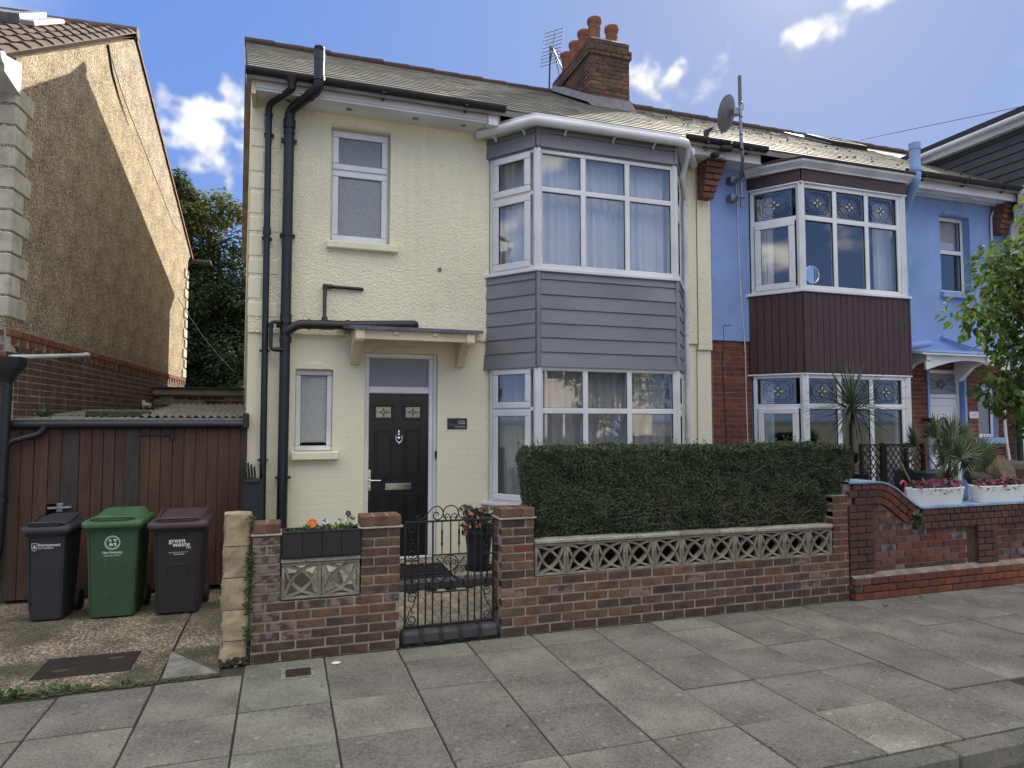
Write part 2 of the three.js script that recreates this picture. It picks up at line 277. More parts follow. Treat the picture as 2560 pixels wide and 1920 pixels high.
M.whiteWall = std({ color: col(0.78, 0.78, 0.78), map: sized(tSoft, 1.4), bumpMap: sized(tFine, 0.3), bumpScale: 0.002 });
M.whitePipe = std({ color: col(0.74, 0.75, 0.79), map: sized(tSoft, 0.8), roughness: 0.45 });
M.black = std({ color: col(0.019, 0.021, 0.027), map: sized(tGrain, 0.7), roughness: 0.38 });
M.blackDull = std({ color: col(0.022, 0.022, 0.024), map: sized(tGrain, 0.5), roughness: 0.72 });
M.blackSteel = std({ color: col(0.014, 0.014, 0.016), roughness: 0.42, metalness: 0.2 });
M.gutter = std({ color: col(0.032, 0.030, 0.032), map: sized(tGrain, 0.6), roughness: 0.6 });
M.greyBoard = std({ color: col(0.225, 0.230, 0.250), map: sized(tSoft, 2.7), bumpMap: sized(tFine, 0.6, 0.10), bumpScale: 0.0005, roughness: 0.6 });
M.brownBoard = std({ color: col(0.072, 0.032, 0.034), map: sized(tStreak, 0.5, 2.2), roughness: 0.55 });
M.slate = std({ color: col(0.34, 0.32, 0.262), map: sized(tGrain, 1.3), bumpMap: sized(tFine, 0.9), bumpScale: 0.0006, roughness: 0.78 });
M.slateDark = std({ color: col(0.29, 0.275, 0.235), map: sized(tGrain, 0.9), bumpMap: sized(tFine, 0.9), bumpScale: 0.0006, roughness: 0.78 });
M.slatePale = std({ color: col(0.40, 0.38, 0.31), map: sized(tGrain, 1.1), bumpMap: sized(tFine, 0.9), bumpScale: 0.0006, roughness: 0.8 });
M.ridge = std({ color: col(0.105, 0.060, 0.052), map: sized(tGrain, 0.5), bumpMap: sized(tGrain, 0.3), bumpScale: 0.01, roughness: 0.9 });
M.lead = std({ color: col(0.17, 0.18, 0.22), map: sized(tGrain, 0.6), roughness: 0.55, metalness: 0.25 });
M.tile = std({ color: col(0.155, 0.098, 0.075), map: sized(tGrain, 0.8), bumpMap: sized(tFine, 0.3), bumpScale: 0.003, roughness: 0.85 });
M.terracotta = std({ color: col(0.34, 0.135, 0.080), map: sized(tGrain, 0.5), bumpMap: sized(tFine, 0.3), bumpScale: 0.003, roughness: 0.85 });
M.mortar = std({ color: col(0.45, 0.41, 0.345), map: sized(tMortar, 0.5), bumpMap: sized(tMortar, 0.25), bumpScale: 0.008, roughness: 0.95 });
M.mortarPink = std({ color: col(0.48, 0.36, 0.31), map: sized(tMortar, 0.7), roughness: 0.95 });
M.mortarBrown = std({ color: col(0.38, 0.33, 0.27), map: sized(tMortar, 0.5), bumpMap: sized(tMortar, 0.25), bumpScale: 0.006, roughness: 0.95 });
const brickM = (r, g, b, t = tBrickC) => std({ color: col(r, g, b), map: sized(t, 0.55), bumpMap: sized(tGrain, 0.12), bumpScale: 0.005, roughness: 0.9 });
M.brick = [brickM(0.185, 0.094, 0.059), brickM(0.154, 0.080, 0.052), brickM(0.131, 0.073, 0.053), brickM(0.210, 0.114, 0.070), brickM(0.101, 0.066, 0.051), brickM(0.164, 0.100, 0.070)];
M.brickDark = [brickM(0.095, 0.053, 0.039), brickM(0.112, 0.066, 0.044), brickM(0.078, 0.049, 0.039)];
M.brickBloom = [brickM(0.424, 0.270, 0.203, tBloom), brickM(0.384, 0.259, 0.208, tBloom), brickM(0.321, 0.227, 0.187, tBloom)];
M.brickBase = [brickM(0.084, 0.055, 0.035), brickM(0.101, 0.064, 0.040), brickM(0.118, 0.058, 0.037)];
M.brickRed = [brickM(0.208, 0.065, 0.042), brickM(0.183, 0.058, 0.041), brickM(0.230, 0.077, 0.049), brickM(0.162, 0.054, 0.041)];
M.brickOld = [brickM(0.147, 0.084, 0.046), brickM(0.115, 0.068, 0.043), brickM(0.175, 0.091, 0.048), brickM(0.098, 0.064, 0.045)];
M.brickOrange = [brickM(0.269, 0.088, 0.038), brickM(0.224, 0.074, 0.038), brickM(0.296, 0.113, 0.048)];
M.brickWine = [brickM(0.119, 0.056, 0.046), brickM(0.100, 0.052, 0.045), brickM(0.138, 0.064, 0.049), brickM(0.084, 0.049, 0.042)];
M.brickCorbel = [brickM(0.235, 0.105, 0.068), brickM(0.20, 0.090, 0.062), brickM(0.26, 0.12, 0.078)];
M.brickPink = [brickM(0.215, 0.103, 0.085), brickM(0.188, 0.088, 0.075), brickM(0.162, 0.074, 0.063), brickM(0.322, 0.257, 0.238, tBloom)];
M.screen = std({ color: col(0.37, 0.335, 0.26), map: sized(tMortar, 0.45), bumpMap: sized(tMortar, 0.2), bumpScale: 0.006, roughness: 0.95 });
M.coping = std({ color: col(0.52, 0.49, 0.40), map: sized(tMortar, 0.6), bumpMap: sized(tMortar, 0.3), bumpScale: 0.005, roughness: 0.95 });
M.stone = std({ color: col(0.74, 0.59, 0.37), map: sized(tGrain, 0.7), bumpMap: sized(tGrain, 0.35), bumpScale: 0.018, roughness: 0.95 });
M.slabs = [[0.300, 0.280, 0.250], [0.276, 0.259, 0.232], [0.312, 0.295, 0.264], [0.290, 0.268, 0.242], [0.268, 0.252, 0.228]].map((c, i) => std({ color: col(...c), map: sized(tSlab, 1.55 + i * 0.07), bumpMap: sized(tSlab, 0.8), bumpScale: 0.004, roughness: 0.92 }));
M.slabGreen = std({ color: col(0.290, 0.298, 0.250), map: sized(tSlab, 1.6), bumpMap: sized(tSlab, 0.8), bumpScale: 0.004, roughness: 0.92 });
M.slabPale = std({ color: col(0.38, 0.355, 0.31), map: sized(tSlab, 1.5), bumpMap: sized(tSlab, 0.8), bumpScale: 0.004, roughness: 0.92 });
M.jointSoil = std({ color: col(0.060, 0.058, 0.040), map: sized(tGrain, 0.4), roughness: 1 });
M.kerb = std({ color: col(0.25, 0.24, 0.21), map: sized(tSlab, 1.2), bumpMap: sized(tSlab, 0.6), bumpScale: 0.006, roughness: 0.95 });
M.road = std({ color: col(0.135, 0.132, 0.128), map: sized(tSlab, 1.3), bumpMap: sized(tGravelB, 0.9), bumpScale: 0.006, roughness: 0.95 });
M.gravel = std({ color: col(0.88, 0.88, 0.88), map: sized(tGravel, 1.5), bumpMap: sized(tGravelB, 1.5), bumpScale: 0.007, roughness: 0.95 });
M.concrete = std({ color: col(0.36, 0.345, 0.31), map: sized(tMortar, 0.5), bumpMap: sized(tMortar, 0.3), bumpScale: 0.012, roughness: 0.95 });
M.boards = [[0.100, 0.046, 0.026], [0.084, 0.042, 0.025], [0.112, 0.054, 0.028], [0.076, 0.042, 0.028], [0.094, 0.040, 0.025]].map((c, i) => std({ color: col(...c), map: sized(tWood, 0.37 + 0.05 * i, 1.4), bumpMap: sized(tWood, 0.3, 1.2), bumpScale: 0.002, roughness: 0.7 }));
M.boardGrey = std({ color: col(0.060, 0.050, 0.044), map: sized(tWood, 0.4, 1.2), roughness: 0.85 });
M.rusty = std({ color: col(0.065, 0.045, 0.040), map: sized(tGrain, 0.5), bumpMap: sized(tFine, 0.08), bumpScale: 0.004, roughness: 0.7, metalness: 0.3 });
M.corrugated = std({ color: col(0.30, 0.28, 0.22), map: sized(tGrain, 0.9), roughness: 0.95 });
M.doorBlack = phys({ color: col(0.006, 0.0062, 0.0075), map: sized(tStreak, 0.25, 0.9), bumpMap: sized(tStreak, 0.16, 0.9), bumpScale: 0.0012, roughness: 0.36 });
M.chrome = std({ color: col(0.82, 0.80, 0.76), roughness: 0.14, metalness: 1 });
M.glass = phys({ color: col(1, 1, 1), roughness: 0.015, transmission: 1, thickness: 0, ior: 2.3 });
M.obscure = phys({ color: col(0.72, 0.79, 0.86), map: sized(tWave, 0.30), roughness: 0.22, transmission: 0.45, thickness: 0, ior: 1.6, bumpMap: sized(tWave, 0.34), bumpScale: 0.004 });  // bluish tint and wave colour map paint in sky reflection and sparkle
M.obscurePale = phys({ color: col(1.0, 1.05, 1.0), map: sized(tWave, 0.26), roughness: 0.2, transmission: 0.35, thickness: 0, ior: 1.6, bumpMap: sized(tWave, 0.30), bumpScale: 0.005 });  // wave map in the colour paints in sparkle
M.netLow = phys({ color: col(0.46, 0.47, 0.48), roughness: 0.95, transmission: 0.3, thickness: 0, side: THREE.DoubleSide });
M.net = phys({ color: col(0.74, 0.78, 0.83), roughness: 0.95, transmission: 0.3, thickness: 0, side: THREE.DoubleSide });
M.dark = std({ color: col(0.10, 0.10, 0.10), roughness: 0.9 });
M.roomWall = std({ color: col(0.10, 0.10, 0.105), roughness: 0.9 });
M.leading = std({ color: col(0.07, 0.07, 0.08), roughness: 0.5, metalness: 0.4 });
M.gold = phys({ color: col(0.52, 0.44, 0.28), roughness: 0.25 });
M.alu = std({ color: col(0.40, 0.41, 0.45), map: sized(tGrain, 0.4), roughness: 0.42, metalness: 0.7 });
M.twig = std({ color: col(0.130, 0.105, 0.082), roughness: 0.95 });
M.bark = std({ color: col(0.085, 0.065, 0.048), map: sized(tStreak, 0.3, 0.6), bumpMap: sized(tGrain, 0.2), bumpScale: 0.02, roughness: 0.95 });
const leafM = (r, g, b, t = 0.35, rough = 0.55) => phys({ color: col(r, g, b), roughness: rough, transmission: t, thickness: 0, side: THREE.DoubleSide });
M.leafWhite = phys({ color: col(1, 1, 1), roughness: 0.85, specularIntensity: 0.35, transmission: 0.5, thickness: 0, side: THREE.DoubleSide }); // tinted leaf by leaf
M.leafHedge = phys({ color: col(1, 1, 1), roughness: 0.6, specularIntensity: 0.7, transmission: 0.25, thickness: 0, side: THREE.DoubleSide });
M.palm = leafM(0.064, 0.102, 0.040, 0.25, 0.6); M.cordy = leafM(0.080, 0.104, 0.048, 0.25, 0.6);
M.weed = leafM(0.075, 0.135, 0.040, 0.3);
M.plastic = (r, g, b) => std({ color: col(r, g, b), map: sized(tScuff, 0.7), bumpMap: sized(tFine, 0.06), bumpScale: 0.0006, roughness: 0.58 });

// ---------------------------------------------------------------- builders shared by the houses
const FRONT = (z) => plane(V(0, 0, z), V(1, 0, 0));
const put = (geo, m) => { const g = merge(geo).applyMatrix4(m); return g; };
// Bricks: one mesh each, sharing geometries by length; past the limit the rest are joined.
const brickCache = new Map();
function brickGeo(l, h, d, c) {
  const k = [Math.round(l * 125), Math.round(h * 500), Math.round(d * 500), c, Math.floor(rnd() * 3)].join();
  if (!brickCache.has(k)) { const q = Math.round(l * 125) / 125; brickCache.set(k, muv(bbox(-q / 2, q / 2, -h / 2, h / 2, -d, 0, c), R(0, 9), R(0, 9))); }
  return brickCache.get(k);
}
// spec: m = plane matrix, list of courses; each course y and the stretches of wall in it
function layBricks(parent, m, { x0, x1, y0, y1, pitch = 0.0745, len = 0.222, joint = 0.011, depth = 0.05, chamfer = 0.004, bond = 0.5, mats, skip, cut, limit = 300, proud = 0, jitter = 0.0015, mixed = 0, name = 'brick', joined = 'brickwork' }) {
  const rows = Math.round((y1 - y0) / pitch), list = [], h = (y1 - y0) / rows;
  for (let r = 0; r < rows; r++) {
    const ya = y0 + r * h, y = ya + h / 2;
    let spans = [[x0, x1]];
    if (cut) for (const [a, b, c, d] of cut) if (y > c && y < d) spans = spans.flatMap(([p, q]) => [[p, Math.min(q, a)], [Math.max(p, b), q]]).filter(([p, q]) => q - p > 0.025);
    let x = x0 - len * (((r * bond) % 1) + 0.02), k = 0;
    while (x < x1) {
      const w = mixed && (k + r) % 2 ? len / 2 : len;
      for (const [p, q] of spans) { const a = Math.max(p, x), b = Math.min(q, x + w); if (b - a > 0.03 && !(skip && skip((a + b) / 2, y, r, k))) list.push([a, b, y, r, k, w]); }
      x += w; k++;
    }
  }
  const rest = new Map();
  list.forEach(([a, b, y, r, k, w], i) => {
    const mat = typeof mats === 'function' ? mats((a + b) / 2, y, r, w < len * 0.7) : pick(mats), g = brickGeo(b - a - joint, h - joint, depth, chamfer);
    const M4 = m.clone().multiply(new THREE.Matrix4().makeTranslation((a + b) / 2, y, proud + R(-jitter, jitter)));
    if (i < limit) { const o = mesh(name, g, mat, parent); const base = from.get(parent) ?? V(0, 0, 0); M4.premultiply(new THREE.Matrix4().makeTranslation(-base.x, -base.y, -base.z)); M4.decompose(o.position, o.quaternion, o.scale); }
    else { if (!rest.has(mat)) rest.set(mat, []); rest.get(mat).push(g.clone().applyMatrix4(M4)); }
  });
  for (const [mat, gs] of rest) tag(mesh(joined, gs, mat, parent), null, null, null, 'stuff');
}
// Bars in the axes of a wall: along, up, out
const bars = (list, m, c = 0.006) => put(list.map(([a, b, y0, y1, d0, d1]) => bbox(a, b, y0, y1, d0, d1, c)), m);
const ringBars = (a, b, y0, y1, t, d0, d1) => [[a, b, y0, y0 + t, d0, d1], [a, b, y1 - t, y1, d0, d1], [a, a + t, y0 + t, y1 - t, d0, d1], [b - t, b, y0 + t, y1 - t, d0, d1]];
function pane(parent, m, a, b, y0, y1, d, mat, name = 'pane') { return mesh(name, put(muv(new THREE.PlaneGeometry(b - a, y1 - y0).translate((a + b) / 2, (y0 + y1) / 2, d)), m), mat, parent); }
function makeWindow(house, m, { a, b, y0, y1, t = 0.05, mull = [], trans = [], sashes = [], fixed = [], glass = M.glass, d = 0, white = M.white, depth = 0.07, name = 'window', st = 0.055 }) {
  const list = ringBars(a, b, y0, y1, t, d - depth, d);
  for (const [x, p, q, w = 0.06] of mull) list.push([x - w / 2, x + w / 2, p, q, d - depth + 0.004, d - 0.003]);
  for (const [y, p, q, w = 0.06] of trans) list.push([p, q, y - w / 2, y + w / 2, d - depth + 0.007, d - 0.006]);
  const f = mesh(name, bars(list, m, 0.009), white, house);
  for (const [p, q, r, s] of fixed) mesh('seal', bars(ringBars(p - 0.006, q + 0.006, r - 0.006, s + 0.006, 0.0085, d - depth * 0.5, d - 0.012), m, 0.001), M.blackDull, f);
  for (const [p, q, r, s, g = glass] of fixed) pane(f, m, p - 0.008, q + 0.008, r - 0.008, s + 0.008, d - depth * 0.5, g);
  for (const [p, q, r, s, g = glass] of sashes) { mesh('sash', bars(ringBars(p, q, r, s, st, d - 0.03, d + 0.016), m, 0.009), white, f); mesh('seal', bars(ringBars(p + st - 0.004, q - st + 0.004, r + st - 0.004, s - st + 0.004, 0.007, d - 0.02, d + 0.004), m, 0.001), M.blackDull, f); pane(f, m, p + st - 0.006, q - st + 0.006, r + st - 0.006, s - st + 0.006, d - 0.008, g); }
  return f;
}
function folds(w, h, n, amp, sag = 0.02) { // a hanging curtain, width along x, top at y = h
  const nx = n * 10, ny = 12, g = new THREE.PlaneGeometry(w, h, nx, ny), p = g.attributes.position, ph = R(0, 9), k1 = R(0.7, 1.3);
  for (let i = 0; i < p.count; i++) { const x = p.getX(i) / w + 0.5, y = p.getY(i) / h + 0.5, f = x * n * Math.PI * 2 + ph + Math.sin(x * 9 + ph) * k1 * 1.4; p.setZ(i, amp * (0.65 + 0.35 * (1 - y)) * (Math.sin(f) + 0.35 * Math.sin(2.3 * f + y * 1.5))); p.setX(i, p.getX(i) + 0.3 * amp * Math.cos(f)); p.setY(i, p.getY(i) + h / 2); }
  g.computeVertexNormals(); return prep(g);
}
function lamina(mat) { return mat; }
// Slates: rows of single slates lying on a slope from (ye, ze) at the eaves to (yr, zr) at the ridge
function slateRows(x0f, x1f, ye, ze, yr, zr, rows, width, skip) {
  const L = Math.hypot(yr - ye, zr - ze), up = V(0, (yr - ye) / L, (zr - ze) / L), out = V(0, -(zr - ze) / L, (yr - ye) / L), e = L / rows, sets = [[], [], []];
  for (let r = 0; r < rows; r++) {
    const s0 = r * e, xa = x0f(r / rows), xb = x1f(r / rows); let x = xa - (r % 2 ? width / 2 : 0);
    while (x < xb) {
      const w = width * R(0.97, 1.03), a = Math.max(x, xa), b = Math.min(x + w - 0.004, xb); x += w; if (b - a < 0.03) continue;
      if (skip && skip((a + b) / 2, s0 / L)) continue;
      const tilt = R(-0.0012, 0.0012), lift = 0.0170 + R(-0.0008, 0.0012), P = (xx, s, o) => V(xx, ye, ze).addScaledVector(up, s).addScaledVector(out, o), se = s0 + R(-0.0012, 0.0012);
      const A = P(a, se, lift), B = P(b, se, lift + tilt), C = P(b, s0 + e * 1.22, 0.001), D = P(a, s0 + e * 1.22, 0.001), A2 = P(a, se, lift - 0.0155), B2 = P(b, se, lift - 0.0155 + tilt);
      sets[rnd() < 0.62 ? 0 : rnd() < 0.5 ? 1 : 2].push(facesGeo([[A, B, C, D], [A2, B2, B, A], [A2, A, D], [B2, C, B]]));
    }
  }
  return sets;
}
function roofPart(house, sets, ridgePts, mats = [M.slate, M.slateDark, M.slatePale]) {
  const roof = mesh('roof', sets.deck, M.slateDark, house);
  sets.rows.forEach((s, i) => s.length && tag(mesh('slates', s, mats[i], roof), null, null, null, 'stuff'));
  const [p, q] = ridgePts, L = p.distanceTo(q), n = Math.round(L / 0.45), dir = q.clone().sub(p).normalize();
  for (let i = 0; i < n; i++) { const a = p.clone().addScaledVector(dir, i * L / n), b = p.clone().addScaledVector(dir, (i + 1) * L / n + 0.012); a.y += R(-0.008, 0.008); b.y = a.y + 0.012; mesh('ridge_tile', sweep([a, b], 0.085, 10, true), M.ridge, roof); }
  return roof;
}
function corbel(house, x, dir, cols, mats, zf = -7.86) { // stepped brick corbel under the eaves, widening upwards
  const c = mesh('corbel', box(Math.min(x + dir * 0.01, x + dir * 0.18), Math.max(x + dir * 0.01, x + dir * 0.18), 4.98, 5.54, -8.145, zf - 0.16), M.mortarBrown, house);
  for (let r = 0; r < 7; r++) { const y = 4.97 + r * 0.082, w = 0.19 + r * 0.021, z = zf - 0.13 + r * 0.022, a = dir > 0 ? x : x - w, n = r % 2 ? 2 : 1; for (let k = 0; k < n; k++) mesh('brick', muv(bbox(a + k * w / n + 0.003, a + (k + 1) * w / n - 0.003, y, y + 0.074, -8.145, z, 0.006), R(0, 5), R(0, 5)), pick(mats), c); }
  return c;
}
function gutterRun(house, x0, x1, y, z, mat, r = 0.062) { // half-round gutter with brackets
  const prof = []; for (let i = 0; i <= 10; i++) { const a = Math.PI + i / 10 * Math.PI; prof.push([Math.cos(a) * r, Math.sin(a) * r]); } for (let i = 10; i >= 0; i--) { const a = Math.PI + i / 10 * Math.PI; prof.push([Math.cos(a) * (r - 0.006), Math.sin(a) * (r - 0.006)]); }
  const g = extrude(prof, null, x1 - x0).applyMatrix4(new THREE.Matrix4().makeRotationY(Math.PI / 2)).translate(x0, y, z);
  const o = mesh('gutter', g, mat, house), n = Math.max(1, Math.round((x1 - x0) / 0.95));
  for (let i = 0; i < n; i++) { const x = x0 + (i + 0.5) * (x1 - x0) / n; mesh('gutter_bracket', [box(x - 0.014, x + 0.014, y - r - 0.05, y - r + 0.01, z - r, z - r + 0.06), box(x - 0.02, x + 0.02, y - r - 0.008, y - r + 0.012, z - 0.05, z + 0.05)], mat, o); }
  return o;
}
function collarAt(p, dir, r, h = 0.035) { const d = dir.clone().normalize(); return sweep([p.clone().addScaledVector(d, -h / 2), p.clone().addScaledVector(d, h / 2)], r, 14); }

// ---------------------------------------------------------------- ground
ground('ground', box(-300, 300, -0.4, -0.25, -300, 300), std({ color: col(0.09, 0.10, 0.07), roughness: 1 }));
ground('road', box(-60, 60, -0.3, -0.115, -2.845, 8.6), M.road);
{
  const pv = ground('pavement', box(-4.35, 10.3, -0.2, -0.014, -5.57, -2.97), M.jointSoil);
  const xs = []; for (let i = -7; i <= 17; i++) xs.push(0.325 + i * 0.5725);
  const pit = (x, z) => x > 4.95 && z > -3.95 && z < -3.2;
  for (let i = 0; i + 1 < xs.length; i++) {
    const a = xs[i], b = xs[i + 1], far = a < -0.3 ? -5.36 - 0.03 * i + 0.1 : -5.565, far2 = a < -0.3 ? -5.40 + (a + 0.3) * -0.06 : -5.565, rows = [-2.975, -3.54];
    const long = (a > 0.85 && a < 1) || (a > 2 && a < 2.2) || a > 3.9;
    if (!long) rows.push(-4.115); rows.push(-4.685); if (a > 0.6 || (a > 0.3 && a < 0.5)) rows.push(-5.26);
    rows.push(far2);
    for (let r = 0; r + 1 < rows.length; r++) {
      const z1 = rows[r], z0 = rows[r + 1], cx = (a + b) / 2, cz = (z0 + z1) / 2; if (z1 - z0 < 0.12 || pit(cx, cz)) continue;
      const lift = R(-0.004, 0.003), g = 0.004 + R(0, 0.003);
      let mat = pick(M.slabs); if (a > -0.3 && a < 0 && r === rows.length - 2) mat = M.slabGreen; if (a > 0.2 && a < 0.5 && r === 1) mat = M.slabs[3]; if (a > 3 && a < 3.5 && r === 0) mat = M.slabPale; if (a > -0.3 && a < 0.1 && r === 1) mat = M.slabGreen;
      const o = mesh('paving_slab', muv(bbox(-(b - a) / 2 + g, (b - a) / 2 - g, -0.06, 0, -(z1 - z0) / 2 + g, (z1 - z0) / 2 - g, 0.004), R(0, 7), R(0, 7)), mat, pv, V(cx, lift, cz));
      o.rotation.set(R(-0.002, 0.002), R(-0.003, 0.003), R(-0.003, 0.003));
    }
  }
  for (let i = 0; i < 7; i++) for (let j = 0; j < 5; j++) { const o = mesh('brick_paver', muv(bbox(-0.103, 0.103, -0.05, 0, -0.048, 0.048, 0.006), R(0, 5), R(0, 5)), pick(M.brickOrange), pv, V(5.06 + i * 0.212 + (j % 2) * 0.1, -0.004 + R(-0.004, 0.004), -3.30 - j * 0.105 - 0.1)); o.rotation.set(R(-0.02, 0.02), R(-0.02, 0.02), R(-0.02, 0.02)); }
  ground('pavement', [box(-60, -4.36, -0.2, -0.004, -5.57, -2.97), box(10.31, 60, -0.2, -0.004, -5.57, -2.97)], M.slabs[0]);
  const kb = ground('kerb', box(-60, 60, -0.3, -0.13, -2.96, -2.85), M.kerb);
  for (let i = -6; i < 14; i++) { const o = mesh('kerb_stone', muv(bbox(-0.452, 0.452, -0.14, 0.002, -0.062, 0.064, 0.014), R(0, 5), R(0, 5)), M.kerb, kb, V(0.36 + i * 0.914, R(-0.003, 0.003), -2.905)); o.rotation.y = R(-0.003, 0.003); }
  ground('pavement', box(-60, 60, -0.3, -0.004, 8.6, 11.2), M.slabs[1]);
  // drive in front of the boarded gates, in two cast halves with an open joint
  ground('driveway', box(-9, -0.815, -0.15, 0, -8.35, -5.44), M.gravel);
  ground('driveway', box(-0.80, -0.42, -0.15, -0.003, -8.35, -5.44), M.gravel);
  ground('verge_soil', box(-4.4, -0.4, -0.15, -0.012, -5.52, -5.36), M.jointSoil);
  const tri = [[-0.815, -6.06], [-0.42, -5.45], [-0.79, -5.455]].map(([x, z]) => V(x, 0.006, z)), low = tri.map((p) => p.clone().setY(-0.02));
  ground('concrete_patch', facesGeo([[tri[0], tri[2], tri[1]], [low[0], low[2], tri[2], tri[0]], [low[2], low[1], tri[1], tri[2]], [low[1], low[0], tri[0], tri[1]]]), M.concrete);
  // front garden of the cream house: block paving up to a step
  ground('front_garden', box(-0.40, 5.72, -0.15, 0.098, -8.2, -5.68), M.slabs[2]);
  const path = ground('garden_path', box(0.90, 1.80, 0.0985, 0.103, -6.95, -5.70), M.jointSoil);
  const pm = [[0.42, 0.37, 0.29], [0.36, 0.32, 0.26], [0.46, 0.41, 0.33]].map((c) => std({ color: col(...c), map: sized(tSlab, 0.8), roughness: 0.9 }));
  const pg = [0, 1, 2].map(() => muv(bbox(-0.048, 0.048, -0.02, 0.012, -0.098, 0.098, 0.005), R(0, 4), R(0, 4)));
  for (let i = 0; i < 13; i++) for (let j = 0; j < 6; j++) { const z = -5.80 - j * 0.201 - (i % 2) * 0.1; if (z < -6.86 || z > -5.79) continue; mesh('paver', pick(pg), pick(pm), path, V(0.955 + i * 0.1 > 2.1 ? 2.1 : 0.955 + i * 0.1, 0.104 + R(-0.002, 0.002), z)); }
  const dk = [[0.095, 0.098, 0.115], [0.075, 0.078, 0.092]].map((c) => std({ color: col(...c), map: sized(tSlab, 0.7), bumpMap: sized(tFine, 0.1), bumpScale: 0.002, roughness: 0.75 }));
  const gs = ground('gate_step', box(0.94, 1.762, 0, 0.10, -5.78, -5.605), M.jointSoil);
  for (let i = 0; i < 5; i++) mesh('step_block', muv(bbox(0.932 + i * 0.167, 1.095 + i * 0.167, 0, 0.113, -5.80, -5.585, 0.026), R(0, 3), 0), pick(dk), gs);
  const st = ground('door_step', box(0.62, 2.38, 0.05, 0.198, -8.15, -6.93), M.slabs[1]);
  for (let i = 0; i < 15; i++) mesh('step_block', muv(bbox(0.60 + i * 0.12, 0.716 + i * 0.12, 0.10, 0.212, -7.03, -6.90, 0.024), R(0, 3), 0), pick(dk), st);
  for (let i = 0; i < 15; i++) for (let j = 0; j < 5; j++) mesh('paver', muv(bbox(0.602 + i * 0.12, 0.716 + i * 0.12, 0.18, 0.206, -7.23 - j * 0.2, -7.036 - j * 0.2, 0.004), R(0, 3), 0), pick(pm), st);
  ground('shade_strip', box(-0.38, 0.31, 0.09, 0.118, -8.14, -5.70), M.jointSoil);  // dark strip added to stand for shade behind the pierced blocks
  ground('front_garden', box(5.74, 14, -0.15, 0.11, -8.2, -5.68), M.slabs[4]);
}

